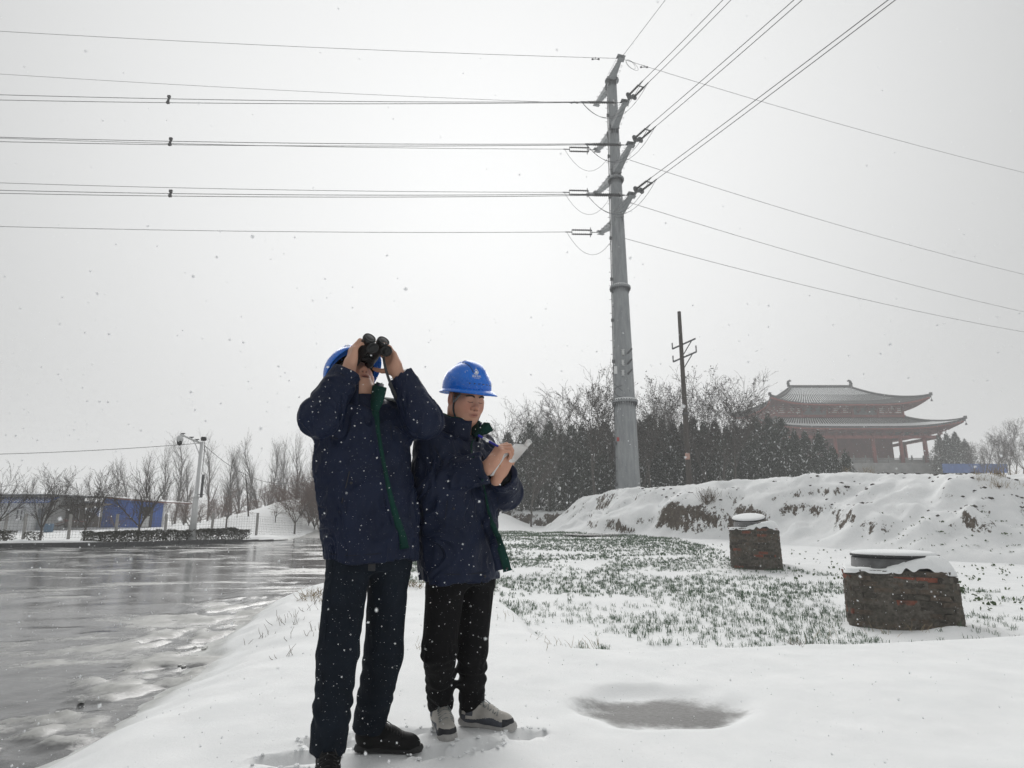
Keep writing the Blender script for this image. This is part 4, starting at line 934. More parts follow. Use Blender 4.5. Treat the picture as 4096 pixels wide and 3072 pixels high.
ev_px = [(1905, 1760), (1965, 1735), (2030, 1720), (2085, 1730), (2120, 1680), (2165, 1720), (2200, 1675), (2250, 1705), (2290, 1690), (2335, 1675), (2360, 1715), (2390, 1690), (2430, 1680), (2480, 1700), (2530, 1690), (2575, 1668), (2615, 1650), (2665, 1655), (2705, 1672), (2745, 1680), (2790, 1665), (2835, 1660), (2880, 1672), (2925, 1690), (2965, 1700), (3010, 1680), (3050, 1660), (3100, 1645), (3150, 1665), (3200, 1700), (3245, 1720), (3300, 1715), (3350, 1780), (3400, 1790)]
for k, (px_, yt) in enumerate(ev_px):
    Y = 50 + 6 * ((k * 37) % 11) / 11 + (4 if px_ > 2900 else 0); x = P(px_, 2000, Y).x; g_ = gz(x, Y); o = plant_tree('evergreen_tree', evs[k % 4], x, Y, top_h(px_, yt - 2, Y, g_) / 1.07, f'dark dense evergreen in the belt behind the mound, {ordn(k)} counted towards the temple', 'evergreens behind the mound', k * 1.7)
    o.scale = (o.scale[0] * rng.uniform(.8, 1.05), o.scale[1], o.scale[2])
for k, (px_, yt) in enumerate(((1880, 1720), (1980, 1640), (2060, 1650), (2130, 1600), (2195, 1585), (2260, 1590), (2320, 1590), (2640, 1575), (2690, 1590))):
    Y = 60 + (k * 5) % 9; x = P(px_, 2000, Y).x; g_ = gz(x, Y); plant_tree('bare_tree', bare[k % 3], x, Y, top_h(px_, yt, Y, g_), f'bare fine-twigged tree standing above the evergreen belt, {ordn(k)} counted towards the temple', 'bare trees above the evergreens', k * .9)
for k, (px_, yt) in enumerate(((2380, 1525), (2440, 1560), (2570, 1530), (2600, 1570), (2680, 1550), (2850, 1490), (2900, 1545), (2945, 1530), (2790, 1570))):
    Y = 45 + (k * 5) % 7; x = P(px_, 2000, Y).x; g_ = gz(x, Y); plant_tree('leafy_tree', leafy[k % 3], x, Y, top_h(px_, yt, Y, g_), f'slender tree with withered leaf clumps above the evergreens, {ordn(k)} counted towards the temple', 'trees with withered leaves', k * 1.1)
# pale bare sapling close by the mound's end
x = P(2125, 2060, 44).x; plant_tree('bare_tree', bare[1], x, 44., 7.2, 'pale wide bare tree in front of the evergreens beside the notebook', 'bare trees above the evergreens', 1.0)
# trees right of the temple
for k, (px_, yt) in enumerate(((3790, 1735), (3825, 1720), (3858, 1722), (3895, 1750))):
    Y = 96.; x = P(px_, 2000, Y).x; plant_tree('evergreen_tree', evs[k % 4], x, Y, P(px_, yt, Y).z - 6.2, f'hazy evergreen just beyond the temple corner, {ordn(k)} from the temple', 'evergreens beside the temple', k * 1.7, z=6.2)
for k, (px_, yt, Y) in enumerate(((3960, 1730, 84), (4000, 1720, 82), (4030, 1690, 80), (4060, 1672, 78), (4110, 1680, 76), (4150, 1700, 75), (3920, 1760, 86), (3880, 1790, 90), (3945, 1775, 78), (3985, 1765, 76), (4020, 1740, 74), (4075, 1730, 72), (4130, 1720, 70), (4055, 1780, 66), (4000, 1800, 68))):
    x = P(px_, 2000, Y).x; g_ = P(px_, 1895, Y).z - .6; plant_tree('bare_tree', bare[k % 3], x, Y, P(px_, yt, Y).z - g_, f'bushy bare tree at the picture edge beyond the temple, {ordn(k)} of the clump', 'bare trees beside the temple', k * 1.9, z=g_)

# reddish thicket on the bank beside the side road
thk = [tree_meshes('thicket_shrub', 120 + k, 2.6, .05, dict(ST_ORCH, stems=9, fork=.08, spread=(.1, .7), wob=.1), M_TWIGR) for k in range(2)]
for k, (px_, Y, h_) in enumerate(((1205, 47, 3.0), (1238, 46, 3.4), (1262, 45, 3.6), (1285, 44, 3.8), (1250, 49, 4.0), (1180, 50, 3.0), (1300, 47, 4.4), (1330, 46, 4.2))):
    x = P(px_, 2050, Y).x; plant_tree('thicket_shrub', thk[k % 2], x, Y, h_, f'reddish brown twiggy shrub on the snowy bank beside the jacket edge, {ordn(k)} of the thicket', 'reddish thicket shrubs', k * 1.3, cat='shrub')
for k, px_ in enumerate((640, 690, 735, 790, 850, 905, 960, 1010, 1060, 1110, 1150, 590)):
    Y = 52 + (k * 7) % 9; x = P(px_, 2080, Y).x; plant_tree('thicket_shrub', thk[k % 2], x, Y, 1.6 + .5 * (k % 3), f'bare brown shrub at the foot of the poplars, {ordn(k)} of the undergrowth row', 'undergrowth shrubs below the poplars', k * 2.3, cat='shrub')
# ================================================================ brick manhole shafts
def brickmat(name, lo, hi):
    t = NT(name); pos = t.geo(); n = t.noise(pos, 22, 5, .7); n2 = t.noise(pos, 5, 4, .7)
    c = t.ramp(n, [(.3, lo), (.7, hi)]); c = t.mix(t.ramp(n2, [(.45, 0.), (.62, .85)]), c, t.ramp(n, [(.3, (.05, .046, .04)), (.7, (.13, .12, .10))]))
    t.set(Base_Color=c, Roughness=.95, Specular_IOR_Level=.2); t.bump(n, .6, .006); return t.mat
M_BRK = [brickmat('brick_sooty', (.035, .031, .027), (.10, .09, .078)), brickmat('brick_brown', (.07, .055, .045), (.15, .12, .095)), brickmat('brick_red', (.15, .055, .04), (.27, .10, .07))]
M_MORT = brickmat('old_mortar', (.06, .053, .045), (.17, .155, .135))
M_CONCD = simple('wet_concrete', (.11, .112, .115), .7, 0, .3, 12, .4)
M_IRON = simple('cast_iron', (.02, .021, .023), .5, .3, .3, 20, .3)
def snow_sheet(fn, u0, u1, v0, v1, n, T, name, parent):
    us = np.linspace(u0, u1, n); vs = np.linspace(v0, v1, n); U, W = np.meshgrid(us, vs); Z = fn(U, W); i = np.arange(n * n).reshape(n, n)
    f = np.stack([i[:-1, :-1], i[:-1, 1:], i[1:, 1:], i[1:, :-1]], -1).reshape(-1, 4); v = np.stack([U, W, Z], -1).reshape(-1, 3)
    me = np_mesh(name, v, f, [M_SNOWLUMP]); o = link(name, me, parent); return o
def manhole(px0, px1, y0, y1, zg, ncourse, seed, label, lid):
    rng = random.Random(seed); a, b = PZ(px0, y0, zg), PZ(px1, y1, zg); W = (b - a).length; ang = math.atan2(b.y - a.y, b.x - a.x)
    root = empty('manhole_shaft', (a + b) / 2, ang, label, 'manhole', 'brick manhole shafts standing in the field'); D = W * .95; ch = .064; H = ncourse * ch
    def L(name, mb, mats, par=root, **k): return mb.build(name, mats, par, world=False, **k)
    cr_ = .17; hw, hd = W / 2, D / 2; segs_ = [(W - 2 * cr_), cr_ * math.pi / 2, (D - 2 * cr_), cr_ * math.pi / 2] * 2; per = sum(segs_)
    def rim(q, out=0., z=0.):                        # point and outward direction on the rounded square
        q = q % per; tp = 1 + .035 * (1 - z / H); k = 0
        while q > segs_[k]: q -= segs_[k]; k += 1
        side = k // 2; cx_, cy_ = [(hw - cr_, -hd + cr_), (hw - cr_, hd - cr_), (-hw + cr_, hd - cr_), (-hw + cr_, -hd + cr_)][side]
        if k % 2 == 0:
            a = -math.pi / 2 + side * math.pi / 2; n_ = (math.cos(a), math.sin(a)); st_ = [(-hw + cr_, -hd), (hw, -hd + cr_), (hw - cr_, hd), (-hw, hd - cr_)][side]; d_ = [(1, 0), (0, 1), (-1, 0), (0, -1)][side]; p_ = (st_[0] + d_[0] * q, st_[1] + d_[1] * q)
        else:
            a = -math.pi / 2 + side * math.pi / 2 + q / cr_; n_ = (math.cos(a), math.sin(a)); p_ = (cx_ + cr_ * n_[0], cy_ + cr_ * n_[1])
        return V((p_[0]) * tp + n_[0] * out, p_[1] * tp + hd + n_[1] * out, z), a
    m = MB(); rows_ = [[rim(per * i / 64, -.02, z)[0] for i in range(64)] for z in (-.2, H)]; m.grid(rows_, True); m.poly(rows_[1]); L('mortar_core', m, M_MORT)
    bl, bh, bd = .20, .053, .10; meshes = []
    for mi in range(3):
        for q in range(3):
            bm = bmesh.new(); bmesh.ops.create_cube(bm, size=1); bmesh.ops.scale(bm, vec=(bl, bd, bh), verts=bm.verts)
            for v in bm.verts: v.co += Vector((rng.uniform(-.008, .008), rng.uniform(-.006, .006), rng.uniform(-.004, .004)))
            me = bpy.data.meshes.new('brick'); bm.to_mesh(me); bm.free(); me.materials.append(M_BRK[mi]); meshes.append((mi, me))
    nb_ = int(per / .213)
    for c in range(ncourse):
        for i in range(nb_):
            if rng.random() < .03: continue
            z = ch * (c + .5); p_, a = rim(per * (i + .5 * (c % 2)) / nb_, -bd / 2 + .004 + rng.uniform(-.006, .007), z); bent = min((a / (math.pi / 2)) % 1, 1 - (a / (math.pi / 2)) % 1) > .03; p_ = p_ - V(math.cos(a), math.sin(a), 0) * (.017 if bent else 0.); top = c >= ncourse - 2; pr = rng.random(); mi = 2 if pr < (.3 if top else .06) else (1 if pr < .55 else 0)
            o = link('brick', rng.choice([q for w_, q in meshes if w_ == mi]), root); o.location = p_; o.rotation_euler = (rng.uniform(-.02, .02), rng.uniform(-.02, .02), a + math.pi / 2 + rng.uniform(-.03, .03))
    nu, nv_ = 240, int(H / .014); rows_ = []
    for z in np.linspace(-.15, H - .003, nv_):
        qs = np.linspace(0, per, nu, endpoint=False); nz_ = fbm(qs * 4 + seed, qs * 0 + z * 6, o=4); o_ = -.007 + .014 * ss(-.2, .35, nz_ - .55 * float(ss(H - .2, H, z))) + .004 * vnoise(qs * 40, qs * 0 + z * 40) + .003 * vnoise(qs * 90, qs * 0 + z * 90)
        rows_.append([rim(q, float(w_), z)[0] for q, w_ in zip(qs, o_)])
    m = MB(); m.grid(rows_, True); L('render_coat', m, M_MORT, smooth=True)
    rc = (0, D / 2 - .02, H); rr = W * .425
    m = MB(); m.lathe([(rr + .02, -.02), (rr, .0), (rr - .01, .12), (rr - .05, .13)], 40, rc); ring = L('concrete_ring', m, M_CONCD, smooth=True)
    zl = H + .13
    m = MB(); m.lathe([(rr - .03, 0), (rr + .0, .006), (rr + .0, .03), (rr - .03, .035)], 40, (0, 0, 0)); lo = L('cover', m, M_IRON)
    m = MB(); m.lathe([(rr - .02, .034), (rr - .025, .05), (rr - .08, .066), (rr * .5, .078), (.001, .075)], 40, (0, 0, 0), caps=False); L('snow_cap', m, M_SNOWLUMP, lo, smooth=True)
    lo.location = (lid[0], D / 2 - .02 + lid[1], zl + lid[2]); lo.rotation_euler = (lid[3], lid[4], 0)
    if lid[5] != 1: lo.scale = (lid[5], lid[5], 1)
    r0 = rr
    def drift(U, Wd):
        rad = np.hypot(U, Wd - (D / 2 - .02)); lump = .06 * vnoise(U * 6 + seed, Wd * 6); side = ss(-.25, .35, U + .5 * lump)
        h = (.125 * ss(r0 + .22, r0 - .02, rad) + .02) * side * ss(.62, .30, Wd) + .012 * ss(-.5, -.3, U) * (vnoise(U * 5, Wd * 5) > -.2)
        qx, qy = np.abs(U) - (W / 2 - .17), np.abs(Wd - D / 2) - (D / 2 - .17); edge = .17 - np.where((qx > 0) & (qy > 0), np.hypot(qx, qy), np.maximum(qx, qy)) + .008 + .012 * vnoise(U * 14, Wd * 14 + 3)
        return H + .008 + h * ss(-.03, .06, edge) - .05 * ss(.012, -.012, edge)
    sn = snow_sheet(drift, -W / 2 - .01, W / 2 + .01, -.01, D + .01, 80, None, 'snow_drift', root)
    return root
manhole(3402, 3868, 2502, 2534, -.27, 10, 2, 'wide low brick manhole shaft with snow capped round cover, nearer of the two', (0, 0, 0, 0, 0, 1))
manhole(2926, 3128, 2273, 2279, -.16, 14, 5, 'smaller brick manhole shaft farther off with its round cover lying askew', (-.10, .10, .075, R(13), R(-2), .86))
# ================================================================ winter wheat through the snow
t = NT('wheat_blade'); pos = t.geo(); n = t.noise(pos, 6, 3, .6)
t.set(Base_Color=t.ramp(n, [(.3, (.030, .068, .036)), (.7, (.085, .15, .08))]), Roughness=.55); M_WHEAT = t.mat
WHEAT = [(.15, 6.6), (.5, 5.5), (4.4, 5.85), (8.5, 6.6), (10, 8.0), (7.4, 11.8), (5.9, 15.4), (6.6, 22), (6.4, 27), (3.5, 33), (-.7, 36), (-5.6, 31), (-4.9, 20), (-2.9, 11.9), (-.5, 8.7)]
nr = np.random.default_rng(5)
def blades(base, n_each, hgt, wid, nr):
    B = np.repeat(base, n_each, 0); n = len(B); B = B + np.c_[nr.normal(0, .018, (n, 2)), np.zeros(n)]
    az = nr.uniform(0, 2 * math.pi, n); tilt = nr.uniform(.2, 1.5, n); h = hgt * nr.uniform(.55, 1.25, n)
    d = np.c_[np.cos(az), np.sin(az), np.zeros(n)]; s = np.c_[-np.sin(az), np.cos(az), np.zeros(n)]; w = (wid * nr.uniform(.7, 1.2, n))[:, None]; h = h[:, None]; tl = tilt[:, None]
    up = np.array([[0, 0, 1.]]); m1 = B + up * h * .55 * np.cos(tl * .6) + d * h * .45 * np.sin(tl * .6); e = m1 + up * h * .45 * np.cos(tl * 1.6) + d * h * .5 * np.sin(tl * 1.5)
    B = B - up * .01
    v = np.stack([B - s * w * .5, B + s * w * .5, m1 - s * w * .55, m1 + s * w * .55, e - s * w * .08, e + s * w * .08], 1).reshape(-1, 3)
    k = np.arange(n)[:, None] * 6; f = np.concatenate([k + np.array([[0, 1, 3, 2]]), k + np.array([[2, 3, 5, 4]])]); return v, f
V_, F_, nv = [], [], 0
for (ya, yb_, dens, ne, hgt, wid) in ((5.4, 9.5, 120, 7, .07, .0042), (9.5, 16, 100, 7, .07, .006), (16, 37, 75, 6, .075, .010)):
    N = int((15 * (yb_ - ya)) * dens); x = nr.uniform(-5.3, 9.6, N); y = nr.uniform(ya, yb_, N)
    row = np.round((y + .35 * x + .2 * vnoise(x * .6, y * .6)) / .2) * .2 - .35 * x; y = row + nr.normal(0, .04, N)
    sd = poly_sd(x, y, WHEAT); pat = fbm(x * .55, y * .8 + 2, o=3) + .5 * vnoise(x * 2.2, y * 3.2)
    track = np.exp(-(((y + .12 * x - 9.9) / .35) ** 2)) + .8 * np.exp(-(((y - .3 * x - 13.5) / .5) ** 2))
    keep = (sd > .05) & (pat > -.22 + .45 * track - .3 * ss(14, 24, y) + .55 * ss(7.4, 5.6, y) * ss(3.0, .4, x) + nr.normal(0, .3, N)) & (poly_sd(x, y, [(3.85, 7.65), (4.95, 6.95), (5.6, 7.9), (4.5, 8.6)]) < 0)
    x, y = x[keep], y[keep]; base = np.c_[x, y, ground_z(x, y)]; v, f = blades(base, ne, hgt, wid, nr); V_.append(v); F_.append(f + nv); nv += len(v)
o = link('wheat', np_mesh('wheat', np.concatenate(V_), np.concatenate(F_), [M_WHEAT], False)); tag(o, 'rows of green winter wheat poking through the snow', 'wheat', kind='stuff')
# weeds, clods, dry stems
t = NT('weed_leaf'); n = t.noise(t.geo(), 8, 3, .6); t.set(Base_Color=t.ramp(n, [(.3, (.03, .06, .018)), (.7, (.09, .13, .05))]), Roughness=.6); M_WEED = t.mat
def scatter_px(boxes, z_guess, nr):
    out = []
    for (x0, x1, y0, y1, n) in boxes:
        for _ in range(n):
            px_, py_ = nr.uniform(x0, x1), nr.uniform(y0, y1); lo = None
            d = _ray(px_, py_)                       # march the ray to the ground
            for t_ in np.linspace(4, 60, 140):
                q = (d[0] * t_, d[1] * t_, HC + d[2] * t_)
                if q[2] < Z_AT(q[0], q[1]): out.append((q[0], q[1], Z_AT(q[0], q[1]))); break
    return np.array(out)
_gx, _gy = np.arange(-6, 30, .2), np.arange(4, 60, .2); _GX, _GY = np.meshgrid(_gx, _gy); _GZ = np.maximum(ground_z(_GX, _GY), np.where(poly_sd(_GX, _GY, MOUND) > -1.2, mound_z(_GX, _GY), -9))
def Z_AT(x, y):
    i, j = int((x + 6) / .2), int((y - 4) / .2)
    return _GZ[min(max(j, 0), len(_gy) - 1), min(max(i, 0), len(_gx) - 1)]
pts = scatter_px([(3480, 4096, 2105, 2230, 210), (3750, 4096, 2230, 2450, 90), (2090, 2520, 2130, 2160, 90), (2560, 2900, 2180, 2240, 60), (3160, 3500, 2150, 2330, 60)], 0, nr)
v, f = leaf_cloud(np.repeat(pts, 2, 0) + nr.normal(0, .04, (len(pts) * 2, 3)) * [1, 1, .2] + [0, 0, .03], .06, nr, .6, .75)
tag(link('weeds', np_mesh('weeds', v, f, [M_WEED], False)), 'small round weed leaves showing through the snow on the slope', 'weeds', kind='stuff')
M_SOIL = simple('soil_clod', (.05, .043, .037), .95, 0, .4, 20, .6, space='geo')
def lumps(pts, sizes, mat, name, label, nr, flat=.65):
    ico = bmesh.new(); bmesh.ops.create_icosphere(ico, subdivisions=1, radius=1); bv = np.array([v.co[:] for v in ico.verts]); bf = np.array([[v.index for v in f.verts] for f in ico.faces]); ico.free()
    n = len(pts); a = nr.uniform(0, 6.28, n); v = bv[None] * (1 + nr.normal(0, .16, (n, len(bv), 1))) * np.stack([sizes * nr.uniform(.8, 1.5, n), sizes, sizes * flat], 1)[:, None]
    c, s = np.cos(a)[:, None], np.sin(a)[:, None]; v = np.stack([v[..., 0] * c - v[..., 1] * s, v[..., 0] * s + v[..., 1] * c, v[..., 2]], -1) + pts[:, None]
    f = (bf[None] + np.arange(n)[:, None, None] * len(bv)).reshape(-1, 3); return tag(link(name, np_mesh(name, v.reshape(-1, 3), f, [mat], False)), label, kind='stuff')
pts = scatter_px([(3600, 4096, 2040, 2110, 16), (3420, 3900, 1895, 1930, 170), (3050, 3450, 1915, 1990, 60), (3850, 4096, 1890, 2040, 120), (2600, 3000, 1960, 2010, 110), (3300, 3500, 1990, 2060, 70), (2450, 2700, 1960, 2020, 90), (3700, 3960, 1990, 2080, 40)], 0, nr)
lumps(pts, nr.uniform(.02, .075, len(pts)), M_SOIL, 'soil_clods', 'dark soil clods strewn over the snowy mound', nr)
M_STRAW = simple('dry_straw', (.26, .20, .12), .9, 0, .3, 6); M_STRAWD = simple('dark_straw', (.11, .085, .06), .9, 0, .3, 6)
def stems(centres, n, h, sp, mat, name, label, r=.0016):
    m = MB()
    for c in centres:
        c = Vector(c)
        for _ in range(n):
            d = V(nr.normal(0, sp), nr.normal(0, sp), 1).normalized(); b = c + V(nr.normal(0, .05), nr.normal(0, .05), -.02); L_ = h * nr.uniform(.5, 1.2)
            m.path([b, b + d * L_ * .5, b + d * L_ * .8 + V(nr.normal(0, .15), nr.normal(0, .15), .1) * L_], [r, r, r * .5], 3, False)
    return tag(m.build(name, mat), label, kind='stuff')
tf = scatter_px([(2820, 2860, 2035, 2050, 4)], 0, nr); stems(tf, 26, .75, .45, M_STRAWD, 'dry_brush', 'dry brown brush tuft on the mound face', .006)
tf = scatter_px([(3900, 4096, 1895, 1990, 20), (3350, 3600, 1880, 1900, 8)], 0, nr); stems(tf, 14, .35, .6, M_STRAW, 'mound_grass', 'dry yellow grass on the mound top', .004)
pe = [(2190, 2570), (2200, 2600), (2260, 2585), (2350, 2590), (2375, 2585), (2390, 2580), (3350, 2545), (3480, 2520), (3560, 2530), (3640, 2515), (3700, 2520), (3200, 2560), (3270, 2545), (2010, 2460), (2020, 2480), (1640, 2570), (1660, 2600), (2100, 2560), (2230, 2575)]
stems([PZ(x, y, -.01) for x, y in pe], 3, .10, .5, M_STRAW, 'snow_stems', 'thin dry stems standing in the snow ledge')
stems([PZ(x, y, .0) + V(0, 0, .0) for x, y in ((3180, 2570), (3195, 2572), (3560, 2500), (3590, 2505), (3720, 2500))], 12, .07, .9, M_STRAWD, 'withered_tuft', 'small withered grass tufts at the ledge')
hp = [(1110, 2470), (1180, 2470), (1190, 2490), (1080, 2500), (1230, 2450), (1250, 2420), (1150, 2480), (1040, 2510), (1260, 2520), (1210, 2540), (1120, 2610)]
stems([V(q.x, q.y, hz(q.x, q.y)) for q in [PZ(x, y, .0) for x, y in hp]], 5, .13, .7, M_STRAWD, 'bank_grass', 'dark grass blades sticking out of the snowy road bank', .0022)
hp = [(1215, 2385), (1240, 2380), (1260, 2375), (1280, 2370), (1270, 2390), (1650, 2345), (1670, 2350), (1640, 2350), (1690, 2352)]
stems([V(q.x, q.y, hz(q.x, q.y)) for q in [PZ(x, y, .05) for x, y in hp]], 16, .16, 1.2, M_STRAW, 'hump_grass', 'matted straw on the snowy hump behind the men', .003)
# snow crumbs round the shoes, slush clods by the road
pts = []
for fx, fy, rx, ry, a, dz in FOOT:
    for _ in range(14):
        q = nr.uniform(0, 6.28); pts.append((fx + rx * 1.25 * math.cos(q) * math.cos(a) - ry * 1.4 * math.sin(q) * math.sin(a), fy + rx * 1.25 * math.cos(q) * math.sin(a) + ry * 1.4 * math.sin(q) * math.cos(a), 0))
pts = np.array(pts); pts[:, 2] = ground_z(pts[:, 0], pts[:, 1]) + .002; lumps(pts, nr.uniform(.004, .013, len(pts)), M_SNOWLUMP, 'snow_crumbs', 'broken crumbs of snow around the footprints', nr)
M_SLUSHC = simple('slush_clod', (.50, .505, .49), .55, 0, .2, 12, .5, space='geo')
pts = np.c_[nr.uniform(-3.4, -2.3, 260), nr.uniform(2.6, 7.5, 260), np.zeros(260)]; sd = poly_sd(pts[:, 0], pts[:, 1], ROAD); pts = pts[(sd > -.1) & (sd < .5) & (vnoise(pts[:, 0] * 2, pts[:, 1] * 2) > .05)]
pts[:, 2] = -.24; lumps(pts, nr.uniform(.008, .026, len(pts)), M_SLUSHC, 'slush_clods', 'grey frozen slush clods along the road edge', nr, .5)
# small frozen puddle at the field's far side
t = NT('puddle_ice'); t.set(Base_Color=(.16, .155, .15, 1), Roughness=.25); t.bump(t.noise(t.geo(), 4, 4), .1, .01)
c = PZ(2390, 2160, .0); m = MB(); m.poly([V(c.x + 1.4 * math.cos(a) * (1 + .2 * math.sin(3 * a)), c.y + 1.7 * math.sin(a) * (1 + .2 * math.cos(2 * a)), hz(c.x, c.y) + .06) for a in np.linspace(0, 6.28, 28)[:-1]]); tag(m.build('puddle', t.mat), 'small grey frozen puddle at the foot of the mound', kind='structure')
# ================================================================ people: signed-distance modelling
from mathutils.bvhtree import BVHTree
def npv(v): return np.array(v[:], np.float32)
class SDF:
    def __init__(s, lo, hi, vox):
        s.lo = np.array(lo[:], np.float32); s.vox = vox; s.n = np.ceil((np.array(hi[:]) - s.lo) / vox).astype(int) + 1
        s.g = np.full(s.n, .2, np.float32); s.ax = [s.lo[i] + vox * np.arange(s.n[i], dtype=np.float32) for i in range(3)]
    def sub(s, lo, hi):
        i0 = np.clip(np.floor((np.asarray(lo) - s.lo) / s.vox).astype(int), 0, s.n); i1 = np.clip(np.ceil((np.asarray(hi) - s.lo) / s.vox).astype(int) + 1, 0, s.n)
        sl = tuple(slice(a, b) for a, b in zip(i0, i1))
        X = s.ax[0][sl[0]][:, None, None]; Y = s.ax[1][sl[1]][None, :, None]; Z = s.ax[2][sl[2]][None, None, :]
        return sl, X, Y, Z
    def op(s, sl, d, k, mode):
        a = s.g[sl]
        if a.size == 0: return
        if mode == 'add':
            h = np.maximum(k - np.abs(a - d), 0) / max(k, 1e-6); s.g[sl] = np.minimum(a, d) - h * h * k * .25
        else:
            d = -d; h = np.maximum(k - np.abs(a - d), 0) / max(k, 1e-6); s.g[sl] = np.maximum(a, d) + h * h * k * .25
    def cone(s, a, b, ra, rb, k=.02, mode='add'):
        a, b = npv(a), npv(b); m = max(ra, rb) + k + .03; sl, X, Y, Z = s.sub(np.minimum(a, b) - m, np.maximum(a, b) + m)
        e = b - a; L2 = float(e @ e) + 1e-12; t = np.clip(((X - a[0]) * e[0] + (Y - a[1]) * e[1] + (Z - a[2]) * e[2]) / L2, 0, 1)
        d = np.sqrt((X - a[0] - e[0] * t) ** 2 + (Y - a[1] - e[1] * t) ** 2 + (Z - a[2] - e[2] * t) ** 2) - (ra + (rb - ra) * t); s.op(sl, d, k, mode); return s
    def ell(s, c, r, Rm=None, k=.02, mode='add'):
        c = npv(c); r = np.asarray(r, np.float32); m = r.max() + k + .03; sl, X, Y, Z = s.sub(c - m, c + m); x, y, z = X - c[0], Y - c[1], Z - c[2]
        if Rm is not None:
            A = [npv(v) for v in Rm]; x, y, z = [x * q[0] + y * q[1] + z * q[2] for q in A]
        k0 = np.sqrt((x / r[0]) ** 2 + (y / r[1]) ** 2 + (z / r[2]) ** 2); k1 = np.sqrt((x / r[0] ** 2) ** 2 + (y / r[1] ** 2) ** 2 + (z / r[2] ** 2) ** 2) + 1e-6
        s.op(sl, k0 * (k0 - 1) / k1, k, mode); return s
    def box(s, c, h, Rm, rad=.01, k=.02, mode='add'):
        c = npv(c); m = float(np.linalg.norm(h)) + k + .03; sl, X, Y, Z = s.sub(c - m, c + m); x, y, z = X - c[0], Y - c[1], Z - c[2]; A = [npv(v) for v in Rm]; q = [np.abs(x * a[0] + y * a[1] + z * a[2]) - hh + rad for a, hh in zip(A, h)]
        d = np.sqrt(sum(np.maximum(t, 0) ** 2 for t in q)) + np.minimum(np.maximum(np.maximum(q[0], q[1]), q[2]), 0) - rad; s.op(sl, d, k, mode); return s
    def loft(s, pts, wa, wb, right, fwd, k=.03, mode='add', p=2.3, flat_end=True):
        """elliptic sections through pts (top to bottom)"""
        pts = [npv(q) for q in pts]; m = max(max(wa), max(wb)) + k + .03; sl, X, Y, Z = s.sub(np.min(pts, 0) - m, np.max(pts, 0) + m)
        zs = np.array([q[2] for q in pts]); o = np.argsort(zs); zz = Z[0, 0]; ip = lambda v: np.interp(zz, zs[o], np.asarray(v)[o])
        cx, cy_ = ip([q[0] for q in pts]), ip([q[1] for q in pts]); a, b = ip(wa), ip(wb); x, y = X - cx, Y - cy_
        u = np.abs(x * right[0] + y * right[1]) / a; v = np.abs(x * fwd[0] + y * fwd[1]) / b
        d = ((u ** p + v ** p) ** (1 / p) - 1) * np.minimum(a, b); d = np.maximum(d, np.maximum(zs.min() - Z, Z - zs.max())); s.op(sl, d, k, mode); return s
    def plane(s, c, n, rad):                        # cut away everything on the n side of c within rad of c
        c, n = npv(c), npv(Vector(n).normalized()); sl, X, Y, Z = s.sub(c - rad, c + rad); d = (X - c[0]) * n[0] + (Y - c[1]) * n[1] + (Z - c[2]) * n[2]
        near = (X - c[0]) ** 2 + (Y - c[1]) ** 2 + (Z - c[2]) ** 2 < rad * rad; s.g[sl] = np.where(near, np.maximum(s.g[sl], d), s.g[sl]); return s
    def displace(s, fn, band=.03):
        idx = np.nonzero(np.abs(s.g) < band); p = [s.ax[i][idx[i]] for i in range(3)]; s.g[idx] += fn(*p).astype(np.float32); return s
    def mesh(s):
        g = s.g; b = (g < 0); c = b.astype(np.uint8); n = c[:-1] + c[1:]; n = n[:, :-1] + n[:, 1:]; n = n[:, :, :-1] + n[:, :, 1:]
        act = (n > 0) & (n < 8); I, J, K = np.nonzero(act); idx = np.full(act.shape, -1, np.int32); idx[I, J, K] = np.arange(len(I))
        acc = np.zeros((len(I), 3), np.float32); cnt = np.zeros(len(I), np.float32); cor = [(x, y, z) for x in (0, 1) for y in (0, 1) for z in (0, 1)]
        for ax in range(3):
            for o in cor:
                if o[ax]: continue
                e = list(o); e[ax] = 1; ga = g[I + o[0], J + o[1], K + o[2]]; gb = g[I + e[0], J + e[1], K + e[2]]; cr_ = (ga < 0) != (gb < 0); t = np.where(cr_, ga / np.where(np.abs(ga - gb) < 1e-9, 1, ga - gb), 0)
                for q in range(3): acc[:, q] += np.where(cr_, o[q] + (t if q == ax else 0), 0)
                cnt += cr_
        v = (np.stack([I, J, K], 1) + acc / np.maximum(cnt, 1)[:, None]) * s.vox + s.lo; F = []
        for ax in range(3):
            A = [slice(None)] * 3; B_ = [slice(None)] * 3; A[ax] = slice(None, -1); B_[ax] = slice(1, None); ba, bb = b[tuple(A)], b[tuple(B_)]; ch = ba != bb; q = np.array(np.nonzero(ch)).T
            u, w = [(1, 2), (2, 0), (0, 1)][ax]; ok = (q[:, u] > 0) & (q[:, w] > 0) & (q[:, u] < g.shape[u] - 1) & (q[:, w] < g.shape[w] - 1); q = q[ok]; sg = ba[tuple(q.T)]
            def cell(du, dw): r = q.copy(); r[:, u] += du; r[:, w] += dw; return idx[tuple(r.T)]
            f = np.stack([cell(-1, -1), cell(0, -1), cell(0, 0), cell(-1, 0)], 1); f[~sg] = f[~sg][:, ::-1]; F.append(f)
        return v, np.concatenate(F)
def relax(v, f, it=2, lam=.5):                      # light smoothing
    for _ in range(it):
        acc = np.zeros_like(v); c = np.zeros(len(v), np.float32)
        for a in range(4):
            for bq in ((a + 1) % 4, (a + 3) % 4): np.add.at(acc, f[:, a], v[f[:, bq]]); np.add.at(c, f[:, a], 1)
        v = v + lam * (acc / np.maximum(c, 1)[:, None] - v)
    return v
